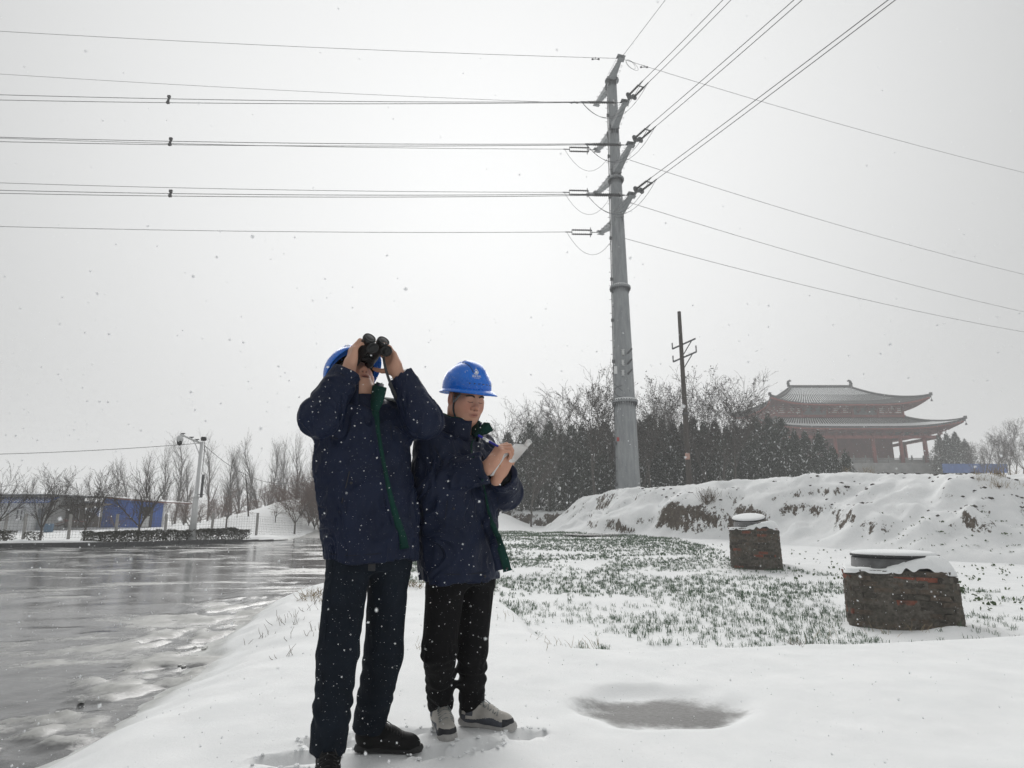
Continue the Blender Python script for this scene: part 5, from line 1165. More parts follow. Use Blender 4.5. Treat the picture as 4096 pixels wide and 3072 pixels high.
def skin_obj(name, sd, mats, parent, smooth_it=2, tint=None, mi=None):
    v, f = sd.mesh(); v = relax(v, f, smooth_it); off = npv(org(parent)) if parent else 0
    me = np_mesh(name, v - off, f, mats, True, None if mi is None else mi(v[f].mean(1)))
    if tint is not None:
        col = tint(v); a = me.color_attributes.new('tint', 'FLOAT_COLOR', 'POINT'); a.data.foreach_set('color', np.c_[col, np.ones(len(col))].astype(np.float32).ravel())
    o = link(name, me, parent); o['_'] = 0; del o['_']
    o_bvh[o.name] = BVHTree.FromPolygons([Vector(q) for q in v.tolist()], f.tolist()); return o
o_bvh = {}
CAMP = Vector((0, 0, HC))
def hit(o, px, py, lift=.0, default=None):
    d = Vector(_ray(px, py)).normalized(); h = o_bvh[o.name].ray_cast(CAMP, d)
    if h[0] is None: return P(px, py, default) if default else None
    return h[0] - d * lift
def near(o, p, lift=0.):
    h = o_bvh[o.name].find_nearest(Vector(p)); return h[0] + h[1] * lift, h[1]
# materials
t = NT('skin'); at = t.n('Attribute', attribute_name='tint').outputs['Color']; pos = t.geo(); n = t.noise(pos, 55, 4, .6)
t.set(Base_Color=t.mix(t.math('MULTIPLY', n, .35), at, t.mix(1., at, (.80, .66, .62), 'MULTIPLY')), Roughness=.5, Specular_IOR_Level=.4, Subsurface_Weight=.08, Subsurface_Radius=(.012, .005, .003), Subsurface_Scale=.6)
t.bump(t.noise(pos, 160, 3), .12, .002); M_SKIN = t.mat
def cloth(name, lo, hi, rough=.75, weave=900., bump=.10, fl=True, wrinkle=.55, spec=.14):
    t = NT(name); pos = t.geo(); n = t.noise(pos, 7, 4, .65); nn = t.noise(pos, weave, 2, .5); col = t.ramp(n, [(.3, lo), (.7, hi)])
    if fl:                                           # melted snow specks clinging to the fabric
        sp = t.noise(pos, 95, 1, .3); m = t.ramp(t.noise(pos, 210, 0, .5), [(.80, 0.), (.82, 1.)]); col = t.mix(t.math('MULTIPLY', m, .35), col, (.40, .42, .45))
    t.set(Base_Color=col, Roughness=rough, Specular_IOR_Level=spec, Sheen_Weight=.0)
    w = t.noise(t.n('Mapping', {'Vector': pos, 'Scale': (1, 1, .55)}).outputs[0], 16, 4, .6, dist=1.2)
    t.bump(t.math('ADD', t.math('MULTIPLY', w, 1.), t.math('MULTIPLY', nn, .05)), wrinkle, .012); return t.mat
M_NAVY = cloth('navy_jacket', (.0050, .0098, .029), (.0085, .0155, .043), .5, spec=.18, wrinkle=.8)
M_GREEN = cloth('green_lining', (.004, .032, .025), (.007, .048, .038), .7, wrinkle=.15)
M_DENIM = cloth('dark_denim', (.0045, .0078, .0135), (.0085, .014, .023), .8)
M_BLACKP = cloth('black_trousers', (.003, .003, .0036), (.0055, .0055, .0065), .8)
M_KNIT = cloth('black_knit', (.004, .0045, .006), (.008, .009, .012), .9)
M_SHOEB = cloth('black_shoe', (.006, .006, .0065), (.013, .013, .0135), .6, fl=False, wrinkle=.12)
M_RUBB = simple('black_sole', (.012, .012, .0125), .6)
t = NT('helmet_blue'); pos = t.geo(); dr = t.ramp(t.noise(pos, 130, 0, .4), [(.74, 0.), (.76, 1.)])
t.set(Base_Color=t.mix(t.math('MULTIPLY', dr, .5), t.ramp(t.noise(pos, 12, 3), [(.3, (.003, .13, .58)), (.7, (.004, .165, .70))]), (.4, .5, .65)), Roughness=t.ramp(t.noise(pos, 25, 4), [(.3, .22), (.7, .38)]), Specular_IOR_Level=.5); t.bump(dr, .3, .002); M_HELM = t.mat
M_STRAP = simple('grey_strap', (.20, .22, .22), .7, 0, .1, 40); M_STRAPD = simple('dark_strap', (.03, .031, .034), .7, 0, .3, 60)
M_HAIR = simple('black_hair', (.012, .010, .009), .6, 0, .4, 90, .6, 200)
M_INK = simple('white_print', (.82, .83, .84), .5, 0, .02, 5)
M_BINO = simple('binocular_armour', (.0085, .009, .0095), .42, 0, .25, 40, .2, 300); M_LENS = simple('lens_glass', (.004, .0045, .006), .35, spec=.15)
M_PAPER = simple('paper', (.80, .80, .79), .8, 0, .03, 12); M_PENB = simple('blue_pen', (.012, .012, .30), .3); M_PENL = simple('pen_label', (.75, .76, .77), .5)
M_DK = simple('dark_print', (.02, .02, .022), .5); M_GOLD = simple('gold_ring', (.65, .42, .12), .25, 1.)
def basis(x, y, z): return (Vector(x).normalized(), Vector(y).normalized(), Vector(z).normalized())
SK = np.array([.60, .36, .265], np.float32)
class Head:
    def __init__(s, c, n, roll=0., full=0.):
        s.c = Vector(c); s.n = Vector(n).normalized(); s.r = s.n.cross(Vector((0, 0, 1))).normalized(); s.u = s.r.cross(s.n)
        q = Matrix.Rotation(roll, 3, s.n); s.r = q @ s.r; s.u = q @ s.u; s.full = full
        s.B = (s.r, s.n, s.u)
    def p(s, x, y, z): return s.c + s.r * x + s.n * y + s.u * z
    def build(s, g, neck, neck_r=.056, mouth_open=0.):
        f = s.full
        g.ell(s.p(0, -.012, .032), (.076, .096, .084), s.B); g.ell(s.p(0, .026, -.030), (.066 + .006 * f, .066, .084), s.B, .03)
        for k in (1, -1):
            g.ell(s.p(k * .040, .050, -.034), (.030 + .006 * f, .032, .034 + .004 * f), s.B, .035); g.cone(s.p(k * .055, .0, -.06), s.p(k * .026, .055, -.098), .026 + .006 * f, .022, .035)
            g.ell(s.p(k * .046, .068, .0), (.017, .014, .012), s.B, .02)
        g.ell(s.p(0, .064, -.098), (.024, .022, .019), s.B, .03); g.cone(s.p(0, .03, -.09), s.p(0, -.005, -.085), .036, .04, .04)
        g.cone(s.p(-.034, .077, .028), s.p(.034, .077, .028), .013, .013, .025)
        for k in (1, -1): g.ell(s.p(k * .031, .099, .006), (.019, .013, .0125), s.B, .012, 'sub'); g.ell(s.p(k * .031, .078, .005), (.0185, .0135, .0125), s.B, .005)
        for k in (1, -1): g.ell(s.p(k * .031, .0925, -.0005), (.015, .0022, .0015), s.B, .002, 'sub')
        g.cone(s.p(0, .084, .020), s.p(0, .106, -.026), .0085, .0125, .016); g.ell(s.p(0, .109, -.028), (.0155, .0135, .0125), s.B, .010)
        for k in (1, -1): g.ell(s.p(k * .0155, .096, -.033), (.0095, .0115, .009), s.B, .01); g.ell(s.p(k * .0085, .103, -.0415), (.0048, .006, .0045), s.B, .003, 'sub')
        for k in (1, -1): g.cone(s.p(k * .024, .092, -.036), s.p(k * .038, .083, -.062), .003, .002, .01, 'sub')
        g.ell(s.p(0, .082, -.062), (.030, .018, .024), s.B, .02); g.ell(s.p(0, .0955, -.060), (.0225, .0085, .0055), s.B, .007); g.ell(s.p(0, .0935, -.0725 - .006 * mouth_open), (.0195, .009, .0065), s.B, .007)
        g.ell(s.p(0, .101, -.066 - .003 * mouth_open), (.0225, .008, .0016 + .0045 * mouth_open), s.B, .003, 'sub')
        for k in (1, -1):
            e = s.p(k * .080, -.012, -.006); Be = (s.r + s.n * (-.35 * k), s.n + s.r * (.35 * k), s.u); Be = tuple(v.normalized() for v in Be); e = e + s.r * k * .004; g.ell(e, (.012, .021, .034), Be, .005); g.ell(e + s.r * k * .010 + s.n * .003, (.006, .011, .020), Be, .004, 'sub')
            g.ell(e - s.u * .024 + s.n * .004, (.0065, .009, .009), Be, .006)
        g.cone(s.p(0, -.022, -.055), neck, neck_r, neck_r + .006, .04)
    def tint(s, v, col):
        q = v - npv(s.c); x, y, z = q @ npv(s.r), q @ npv(s.n), q @ npv(s.u)
        def blob(c, r, m): return m * np.clip(1.4 - np.sqrt(((np.abs(x) - c[0]) / r[0]) ** 2 + ((y - c[1]) / r[1]) ** 2 + ((z - c[2]) / r[2]) ** 2), 0, 1)
        lip = blob((0, .096, -.066), (.024, .012, .013), .9)[:, None]; col = col * (1 - lip) + lip * np.array([.28, .085, .07])
        ear = blob((.086, -.012, -.006), (.018, .026, .036), .75)[:, None]; col = col * (1 - ear) + ear * np.array([.58, .22, .15])
        red = np.maximum(blob((.042, .07, -.03), (.03, .04, .03), .55), blob((0, .105, -.03), (.018, .02, .02), .6))[:, None]; col = col * (1 - red) + red * np.array([.50, .19, .13])
        hair = (((z > .012 + .25 * np.maximum(0, y + .03)) & (y < .045) & (np.abs(x) > .03)) | ((y < -.03) & (z > -.05)) | ((np.abs(np.abs(x) - .072) < .02) & (y > .006) & (y < .03) & (z > .004))) & (np.abs(x) < .077); hr = hair[:, None] * .82; col = col * (1 - hr) + hr * np.array([.018, .015, .013])
        gap = np.clip(1.5 - 1.1 * np.sqrt((x / .019) ** 2 + ((z + .0672) / (.0034 if s.full < .5 else .0016)) ** 2), 0, .8)[:, None] * (y > .08)[:, None]; col = col * (1 - gap) + gap * np.array([.07, .026, .022])
        nos = blob((.0085, .100, -.041), (.006, .010, .005), .9)[:, None]; col = col * (1 - nos) + nos * np.array([.07, .03, .022])
        return col
def hand(g, W, ydir, dorsal, side, curls, spread=.06, thumb=((.9, -.35), (.5, -.1)), s=1.0, sides=None):
    """W wrist, ydir towards the fingers, dorsal = back of the hand; side +1 right hand"""
    y = Vector(ydir).normalized(); z = Vector(dorsal); z = (z - y * z.dot(y)).normalized(); x = y.cross(z) * (-side)
    q = lambda a, b, c: W + (x * a + y * b + z * c) * s
    g.box(q(.001, .048, 0), (.040 * s, .046 * s, .0135 * s), (x, y, z), .012 * s, .012); g.ell(q(.026, .03, -.010), (.018 * s, .032 * s, .015 * s), (x, y, z), .015); g.ell(q(-.024, .035, -.008), (.016 * s, .034 * s, .013 * s), (x, y, z), .012)
    g.cone(q(0, -.03, 0), q(0, .02, 0), .027 * s, .029 * s, .02); tips = []
    for k, (bx, by, L3, rr) in enumerate(((.030, .090, (.044, .027, .022), .0092), (.0105, .095, (.048, .031, .023), .0095), (-.0095, .091, (.045, .029, .022), .009), (-.029, .083, (.035, .022, .019), .0080))):
        p = q(bx, by, -.001); th = 0.; sp = spread * (1.2 - .8 * k); d0 = (y + x * sp).normalized()
        g.cone(q(bx * .85, by - .045, 0), p, .0105 * s, rr * 1.1 * s, .008)
        for j in range(3):
            th += curls[k][j]; d = (d0 * math.cos(th) - z * math.sin(th)); e = p + d * L3[j] * s; r0 = rr * (1.06 - .1 * j) * s; g.cone(p, e, r0, r0 * .9, .004); p = e
        tips.append(p)
    p = q(.030, .022, -.008); (a1, c1), (a2, c2) = thumb
    d = (x * math.sin(a1) + y * math.cos(a1) + z * c1).normalized(); e = p + d * .046 * s; g.cone(p, e, .0155 * s, .0115 * s, .012)
    d = (x * math.sin(a2) + y * math.cos(a2) + z * c2).normalized(); e2 = e + d * .031 * s; g.cone(e, e2, .0112 * s, .0100 * s, .005); e3 = e2 + (d + (y * .2 - z * .1)).normalized() * .024 * s; g.cone(e2, e3, .0102 * s, .0082 * s, .005); tips.append(e3)
    return tips
def folds(axes, amp=.006):
    def fn(x, y, z):
        a = vnoise(x * 9, y * 9, z * 5 + 3); b = vnoise(x * 22 + 4 * a, y * 22, z * 13 + 2 * a)
        d = -amp * (.8 * a + .55 * (1 - 2 * np.abs(b)))
        for (p, q, r, f, am) in axes:                # rings of creases across a limb near a joint
            p, q = npv(p), npv(q); e = q - p; L_ = np.linalg.norm(e); e = e / L_; tt = (x - p[0]) * e[0] + (y - p[1]) * e[1] + (z - p[2]) * e[2]
            dist = np.sqrt((x - p[0] - e[0] * tt) ** 2 + (y - p[1] - e[1] * tt) ** 2 + (z - p[2] - e[2] * tt) ** 2)
            w = np.exp(-((tt - L_ * .5) / (L_ * .5)) ** 2 * 2) * (dist < r)
            d = d - am * w * np.sin(tt * f + 2.2 * vnoise(x * 10, y * 10, z * 10 + 5) * 2) * (.6 + .6 * vnoise(x * 8 + 9, y * 8, z * 8))
        return d
    return fn
def ribbon(name, pts, widths, facing, mat, parent, thick=.004, across=None):
    """a strap through pts; its flat side looks along `facing` (one vector or one per point)"""
    m = MB(); rows = []; N = len(pts); pts = [Vector(p) for p in pts]
    for k, p in enumerate(pts):
        tg = (pts[min(k + 1, N - 1)] - pts[max(k - 1, 0)]).normalized(); fc = Vector(facing[k] if isinstance(facing, list) else facing); w = widths[k] if isinstance(widths, (list, tuple)) else widths
        s = Vector(across) if across is not None else tg.cross(fc).normalized(); rows.append([p - s * w / 2, p - s * w / 6 + fc.normalized() * thick * .3, p + s * w / 6 + fc.normalized() * thick * .3, p + s * w / 2])
    m.grid(rows); return m.build(name, mat, parent, True, thick=thick)
def smooth_pts(pts, n=8):
    pts = [Vector(p) for p in pts]; out = []
    for i in range(len(pts) - 1):
        p0, p1, p2, p3 = pts[max(i - 1, 0)], pts[i], pts[i + 1], pts[min(i + 2, len(pts) - 1)]
        for k in range(n):
            t_ = k / n; out.append(.5 * ((2 * p1) + (p2 - p0) * t_ + (2 * p0 - 5 * p1 + 4 * p2 - p3) * t_ ** 2 + (3 * p1 - p0 - 3 * p2 + p3) * t_ ** 3))
    return out + [pts[-1]]
def text_mesh(s, size):
    c = bpy.data.curves.new('txt', 'FONT'); c.body = s; c.size = size; c.align_x = 'CENTER'; c.align_y = 'CENTER'; o = bpy.data.objects.new('txt', c); COL.objects.link(o); dg = bpy.context.evaluated_depsgraph_get(); me = bpy.data.meshes.new_from_object(o.evaluated_get(dg)); bpy.data.objects.remove(o); return me
def helmet(h0, label, emblem_side, tilt=R(11)):
    class h: pass
    Rt = Matrix.Rotation(tilt, 3, h0.r); h.r = h0.r; h.n = Rt @ h0.n; h.u = Rt @ h0.u; h.p = h0.p
    c = h0.p(0, -.008, .054); root = empty('safety_helmet', c, 0, label, 'helmet', 'blue safety helmets'); L = lambda x, y, z: c + h.r * x + h.n * y + h.u * z
    def dome(th, ph, extra=0.):
        x, y, z = math.cos(ph) * math.sin(th), math.cos(ph) * math.cos(th), math.sin(ph)
        ax, ay, az = .1135, (.138 if y > 0 else .132), .130
        px_, py_, pz_ = ax * x, ay * y, az * z
        rid = max(0., min(1., (.036 - abs(px_)) / .006)) * max(0., min(1., (ph - .35) / .35)) * (.25 + .75 * max(0., min(1., (py_ + .09) / .05)))
        side = max(0., min(1., (.30 + .55 * (th_n(th)) - ph) / .07)) * .0032
        k = 1 + .065 * rid * (1 if abs(px_) < .038 else 0) + side / .12 + extra
        return L(px_ * k, py_ * k, pz_ * k)
    def th_n(th): return .5 - .5 * math.cos(th)      # 0 in front, 1 at the back
    m = MB(); nt_, npn = 72, 26; rows = []
    for j in range(npn + 1):
        ph = -.16 + (math.pi / 2 + .16 - .01) * j / npn; rows.append([dome(2 * math.pi * i / nt_, ph) for i in range(nt_)])
    m.grid(rows, True); m.poly(rows[-1]); sh = m.build('shell', M_HELM, root, True, thick=.004)
    m = MB(); rows = []
    for k in range(5):
        f = k / 4; row = []
        for i in range(nt_):
            th = 2 * math.pi * i / nt_; fr = max(0, math.cos(th)) ** 1.5; w = .013 + .036 * fr + .010 * max(0, -math.cos(th)) ** 2
            p = dome(th, -.16 + .06 * (1 - f)); out = h.r * math.sin(th) + h.n * math.cos(th); row.append(p + out * w * f - h.u * (.004 * f + .016 * fr * f * f + .004 * f * (1 - fr)))
        rows.append(row)
    m.grid(rows, True); m.build('brim', M_HELM, root, True, thick=.0045)
    m = MB(); rows = []
    for j in range(10):
        ph = -.14 + (math.pi / 2 + .1) * j / 9; rows.append([c + (dome(2 * math.pi * i / 32, ph) - c) * .93 for i in range(32)])
    m.grid(rows, True); m.build('liner', M_KNIT, root, True)
    # ridge grooves
    for sx in (1, -1):
        pts = []
        for ph in np.linspace(.55, 1.45, 12):
            th = math.asin(min(.99, .040 / (.1125 * math.cos(ph)))) if .040 < .1125 * math.cos(ph) else 1.5
            pts.append(dome(sx * th, ph, .012))
        m = MB(); m.path(pts, .0022, 5); m.build('groove', M_STRAPD, root, True)
    for k in range(-3, 4):
        th = .19 * k; p = dome(th, .10, .004); out = (p - c).normalized(); s = h.u.cross(out).normalized(); m = MB(); m.box(p, (.0125, .003, .0055), Matrix((s, out, h.u)).transposed()); m.build('vent_slot', M_DK, root)
    # printed emblem, characters and line of small text
    th0 = emblem_side
    def on(u_, w_):                                  # metres round the shell / up the shell
        th = th0 - u_ / .125; ph = .46 + w_ / .130; return dome(th, ph, .022)
    em = MB()
    for a0, r_ in ((0, .0135),):
        n_ = 26; em.grid([[on(r_ * math.cos(a), r_ * math.sin(a) + .014) for a in np.linspace(0.6, 5.68 + 1, n_)], [on((r_ - .0035) * math.cos(a), (r_ - .0035) * math.sin(a) + .014) for a in np.linspace(.6, 5.68 + 1, n_)]])
    n_ = 22; em.poly([on(.0072 * math.cos(a), .0072 * math.sin(a) + .013) for a in np.linspace(0, 6.283, n_)[:-1]])
    em.poly([on(-.003, .025), on(.0, .036), on(.003, .025)])
    em.build('emblem', M_INK, root)
    for s_, sz, oy in (('国家电网', .0128, -.009), ('STATE GRID', .0062, -.0185)):
        me = text_mesh(s_, sz); me.materials.clear(); me.materials.append(M_INK)
        for v in me.vertices: v.co = on(v.co.x, v.co.y + oy) - c
        link('lettering', me, root)
    return root, dome
def shoe(prefix, heel, yaw, parent, mats, sole_h, dark, laces=True, pitch=0., length=.285):
    """heel = back of the sole on the ground, yaw = direction of the toe"""
    y = V(math.cos(yaw), math.sin(yaw), math.sin(pitch)).normalized(); x = y.cross(V(0, 0, 1)).normalized(); z = x.cross(y); B = (x, y, z); k = length / .285
    q = lambda a, b, c: Vector(heel) + (x * a + y * b + z * c) * k
    g = SDF(Vector(heel) - V(.36, .36, .08), Vector(heel) + V(.36, .36, .22), .0036)
    g.ell(q(0, .055, .058), (.040, .056, .052), B, .02); g.cone(q(0, .06, .05), q(0, .15, .048), .042, .040, .03); g.cone(q(0, .15, .046), q(.004, .23, .030), .041, .036, .03); g.ell(q(.004, .222, .030), (.044, .058, .034), B, .02)
    g.ell(q(0, .055, .105), (.036, .048, .030), B, .025); g.cone(q(0, .10, .090), q(0, .155, .070), .022, .020, .02)
    g.ell(q(0, .05, .128), (.028, .036, .022), B, .008, 'sub')
    for a, b in ((0, 0),): g.plane(q(0, .13, sole_h * .6), -z, .34)
    def mi(c):
        d = c - npv(Vector(heel)); yy, zz, xx = d @ npv(y) / k, d @ npv(z) / k, np.abs(d @ npv(x)) / k
        if not dark: return np.zeros(len(c))
        r = np.zeros(len(c)); r[(zz < .036 + .016 * np.exp(-((yy - .17) / .05) ** 2) + .02 * (yy < .05))] = 1; r[(yy > .237) & (zz < .05)] = 2; r[(yy < .028)] = 2; r[(xx > .02) & (yy > .05) & (yy < .085) & (zz > .05) & (zz < .08)] = 1
        return r
    up = skin_obj(prefix, g, mats, parent, 2, mi=mi)
    out = [(0, 0.0), (.020, .004), (.032, .020), (.035, .05), (.031, .11), (.036, .17), (.045, .215), (.042, .25), (.030, .276), (.012, .288)]
    ring = [q(a, b, 0) for a, b in out] + [q(-a * .96, b, 0) for a, b in reversed(out[1:])]
    m = MB(); zz = z * sole_h * k; wavy = lambda i: z * (.004 * math.sin(i * 1.9)) * (1 if dark else 0)
    m.grid([ring, [p + zz * .5 + wavy(i) + (p - q(0, .14, 0)) * .03 for i, p in enumerate(ring)], [p + zz for p in ring], [q(0, .14, 0) + (p - q(0, .14, 0)) * .96 + zz * 1.15 for p in ring]], True); m.poly(list(reversed(ring))); m.poly([q(0, .14, 0) + (p - q(0, .14, 0)) * .96 + zz * 1.15 for p in ring])
    m.build('sole', mats[3] if dark else M_RUBB, up, True)
    # tongue and laces lie on the instep
    tg = [q(0, .175, .071), q(0, .14, .085), q(0, .115, .105), q(0, .098, .128)]; m_t = ribbon('tongue', tg, [.03, .038, .042, .044], z + y * .6, mats[0], up, .006)
    lm = M_STRAP if dark else M_RUBB; m = MB()
    for i in range(5):
        yy = .095 + .024 * i; zc = .112 - .0125 * i
        for sg in (1, -1):
            a, na = near(up, q(sg * .027, yy, zc), .003); b, nb = near(up, q(-sg * .027, yy + .016, zc - .008), .003); c_ = (a + b) / 2 + z * .012
            m.path([a, a.lerp(c_, .6), c_, b.lerp(c_, .6), b], .0026, 5)
    kn = q(0, .097, .121)
    for sg in (1, -1):
        m.path([kn, kn + (x * sg * .03 + z * .016) * k, kn + (x * sg * .045 + z * .002 + y * .02) * k, kn + (x * sg * .02 + y * .012) * k, kn], .0024, 5); m.path([kn, kn + (x * sg * .02 + y * .03 - z * .012) * k, kn + (x * sg * .032 + y * .05 - z * .03) * k], .0022, 5)
    lo = m.build('laces', lm, up, True); lo['kind'] = 'stuff'
    if dark:
        me = text_mesh("D'LITES", .0105); me.materials.clear(); me.materials.append(M_INK); o = link('lettering', me, up); c_ = q(0, .106, .124); nn_ = (z * .85 + y * .55).normalized(); xx = x if True else x; yy_ = nn_.cross(xx)
        for v in me.vertices: v.co = c_ + xx * v.co.x + yy_ * v.co.y + nn_ * .002 - org(up)
        ribbon('tongue_patch', [q(0, .118, .1085), q(0, .1, .128)], [.032, .034], z + y * .6, M_STRAPD, up, .0085)
    return up
def collar(name, root, C, right, fwd, ra, rb, z0, z1, a0, a1, tilt, flare, mats, lean=.0, back=0.):
    m = MB(); rows = []
    for j in range(5):
        f = j / 4; row = []
        for i in range(41):
            a = a0 + (a1 - a0) * i / 40; k = 1 + flare * f; bk = .5 - .5 * math.cos(a)
            p = Vector(C) + Vector(right) * (ra * k * math.sin(a)) + Vector(fwd) * (rb * k * math.cos(a) + lean * f) + V(0, 0, z0 + (z1 - z0 + back * bk) * f + tilt * math.cos(a) * (1 - f * .3) + .003 * math.sin(9 * a) * f); row.append(p)
        rows.append(row)
    m.grid(rows); o = m.build(name, mats[0], root, True, thick=.006)
    m = MB(); cc = Vector(C); m.grid([[cc + (p - cc) * .945 + V(0, 0, .010 if r_ is rows[-1] else 0) for p in r_] for r_ in rows]); m.build('collar_lining', mats[1], o, True, thick=.002); return o
def sleeve(g, S, E, Wr, rs, re, rw, hollow=.05):
    g.cone(S, E, rs, re, .05); d = (Vector(Wr) - Vector(E)).normalized(); e2 = Vector(Wr) + d * .05; g.cone(E, e2, re, rw, .03); g.plane(Wr, d, rw + .07)
def cuff(g, E, Wr, rw): d = (Vector(Wr) - Vector(E)).normalized(); g.cone(Vector(Wr) - d * .05, Vector(Wr) + d * .05, rw - .012, rw - .008, .004, 'sub')
def body_sdf(J, lo, hi, vox):
    g = SDF(lo, hi, vox); g.loft(J['tor'], [a * .72 for a in J['wa']], [b * .70 for b in J['wb']], J['right'], J['fwd'], .03)
    for s in 'RL':
        g.cone(J['S' + s], J['E' + s], .048, .040, .05); g.cone(J['E' + s], J['W' + s], .038, .026, .03); g.cone(J['H' + s], J['K' + s], .072, .052, .06); g.cone(J['K' + s], J['A' + s], .05, .036, .03); g.cone(J['A' + s], J['T' + s], .030, .022, .02)
    g.cone((J['HR'] + J['HL']) / 2 + V(0, 0, .05), J['tor'][-2], .07, .07, .05); return g
def trousers(J, mat, root, rh, rk, ra, hem, name='trousers', seed=0., ring=.006):
    lo = [min(J[k][i] for k in ('HR', 'HL', 'KR', 'KL', 'AR', 'AL')) - .16 for i in range(3)]; hi = [max(J[k][i] for k in ('HR', 'HL', 'KR', 'KL', 'AR', 'AL')) + .16 for i in range(3)]; hi[2] += .12; lo[2] += .06
    g = SDF(lo, hi, .0046); ax = []
    for s in 'RL':
        g.cone(J['H' + s] + V(0, 0, .05), J['K' + s], rh, rk, .03); d = (J['A' + s] - J['K' + s]).normalized(); g.cone(J['K' + s], J['A' + s] + d * .03, rk, ra, .03); ax.append((J['A' + s] - d * .24, J['A' + s] + d * .02, .12, 95, ring)); ax.append((J['K' + s] + (J['H' + s] - J['K' + s]).normalized() * .10, J['K' + s] + d * .12, .13, 70, ring * .55))
        g.plane(J['A' + s] + d * hem, d, .16)
    pc = (J['HR'] + J['HL']) / 2; g.loft([pc + V(0, 0, .20), pc + V(0, 0, .06), pc - V(0, 0, .04)], [.17, .175, .15], [.115, .125, .11], J['right'], J['fwd'], .05)
    g.displace(folds(ax, .0055))
    for s in 'RL': d = (J['A' + s] - J['K' + s]).normalized(); g.cone(J['A' + s] + d * (hem - .05), J['A' + s] + d * (hem + .05), ra - .012, ra - .008, .003, 'sub')
    return skin_obj(name, g, [mat], root, 2)
def outline_px(o, rows, lift, default):                       # surface points under photo pixels
    return [hit(o, x, y, lift, default) for x, y in rows]
# ---------------------------------------------------------------- the man with the binoculars
n1 = V(math.cos(R(35)) * math.sin(R(42)), -math.cos(R(35)) * math.cos(R(42)), math.sin(R(35))); h1 = Head(P(1411, 1524, 2.85), n1, 0., .2)
f1 = V(math.sin(R(26)), -math.cos(R(26)), 0); rt1 = f1.cross(V(0, 0, 1)).normalized()
m1 = empty('person', (-.60, 2.78, 0), 0, 'man in navy jacket and dark jeans looking up through binoculars', 'person')
N1 = P(1447, 1600, 2.815)
J1 = dict(right=rt1, fwd=f1, tor=[N1 + V(0, 0, .005), P(1450, 1650, 2.82), P(1456, 1740, 2.825), P(1462, 1900, 2.83), P(1472, 2060, 2.825), P(1478, 2236, 2.82)], wa=[.075, .165, .210, .218, .210, .202], wb=[.07, .105, .128, .135, .132, .134])
g1c = h1.c + n1 * .175
J1['SR'] = N1 + rt1 * .165 - V(0, 0, .075); J1['SL'] = N1 - rt1 * .165 - V(0, 0, .075)
yR = (h1.u * .62 + n1 * .55 - h1.r * .10).normalized(); zR = (h1.r + h1.u * .05 - n1 * .15)
pcR = g1c + h1.r * (.036 + .050) - h1.u * .012; WR1 = pcR - yR * .062
yL = V(-.42, .30, .86).normalized(); zL = V(.62, .76, .05)
WL1 = P(1586, 1482, 2.73)
J1['WR'], J1['WL'] = WR1 - yR * .01, WL1
J1['ER'] = P(1282, 1668, 2.60); J1['EL'] = P(1693, 1683, 2.74)
J1['HR'] = P(1398, 2240, 2.79); J1['HL'] = P(1558, 2240, 2.89); J1['KR'] = P(1352, 2620, 2.64); J1['KL'] = P(1535, 2620, 2.86)
def foot(J, s, heel, yaw):
    y = V(math.cos(yaw), math.sin(yaw), 0); J['heel' + s] = heel; J['yaw' + s] = yaw; J['A' + s] = heel + y * .062 + V(0, 0, .115); J['T' + s] = heel + y * .15 + V(0, 0, .045)
foot(J1, 'R', PZ(1312, 3072, 0), math.atan2(-.95, .25)); foot(J1, 'L', PZ(1420, 3000, 0), math.atan2(-.03, 1))
gb = body_sdf(J1, V(-1.0, 2.40, .0), V(-.18, 3.12, 1.80), .0036)
h1.build(gb, N1 + V(0, 0, -.02), .055, 1.)
cur = [(.35, .75, .55), (.35, .8, .55), (.4, .8, .55), (.45, .8, .6)]
tR = hand(gb, WR1, yR, zR, 1, [(.75, 1.0, .6), (.5, .95, .6), (.5, .95, .6), (.55, .95, .6)], .13, ((.75, -.75), (.25, -.9)), .98)
tL = hand(gb, WL1, yL, zL, -1, [(.35, .5, .35), (.35, .55, .35), (.4, .55, .4), (.45, .6, .4)], .16, ((.95, -.25), (.75, -.15)), .98)
def tint1(v): return h1.tint(v, np.repeat(SK[None] * np.array([.98, .95, .92]), len(v), 0))
b1 = skin_obj('body', gb, [M_SKIN], m1, 2, tint1)
# jacket
gj = SDF(V(-1.05, 2.42, .70), V(-.15, 3.12, 1.66), .0048)
gj.loft(J1['tor'], J1['wa'], J1['wb'], rt1, f1, .04)
for s, wr, rs in (('R', .056, .088), ('L', .055, .088)):
    dd = (J1['E' + s] - J1['S' + s]).normalized(); cw = J1['W' + s] - (J1['W' + s] - J1['E' + s]).normalized() * .035; J1['C' + s] = cw; sleeve(gj, J1['S' + s], J1['E' + s], cw, rs, .077, wr)
axs = [(J1['S' + s].lerp(J1['E' + s], .45), J1['E' + s].lerp(J1['C' + s], .6), .12, 60, .008) for s in 'RL'] + [(J1['S' + s].lerp(J1['E' + s], -.2), J1['S' + s].lerp(J1['E' + s], .6), .12, 50, .006) for s in 'RL']
gj.displace(folds(axs, .014), .035)
for s, wr in (('R', .056), ('L', .055)): cuff(gj, J1['E' + s], J1['C' + s], wr)
jk1 = skin_obj('jacket', gj, [M_NAVY], m1, 2)
collar('collar', jk1, N1 + V(0, 0, .0) + f1 * .012, rt1, f1, .088, .090, -.045, .068, R(24), R(330), -.008, .05, (M_NAVY, M_GREEN), .0, .025)
fl = [(1492, 1541, 2.710), (1546, 1551, 2.680), (1538, 1594, 2.680), (1513, 1646, 2.670), (1488, 1650, 2.675), (1480, 1600, 2.700)]
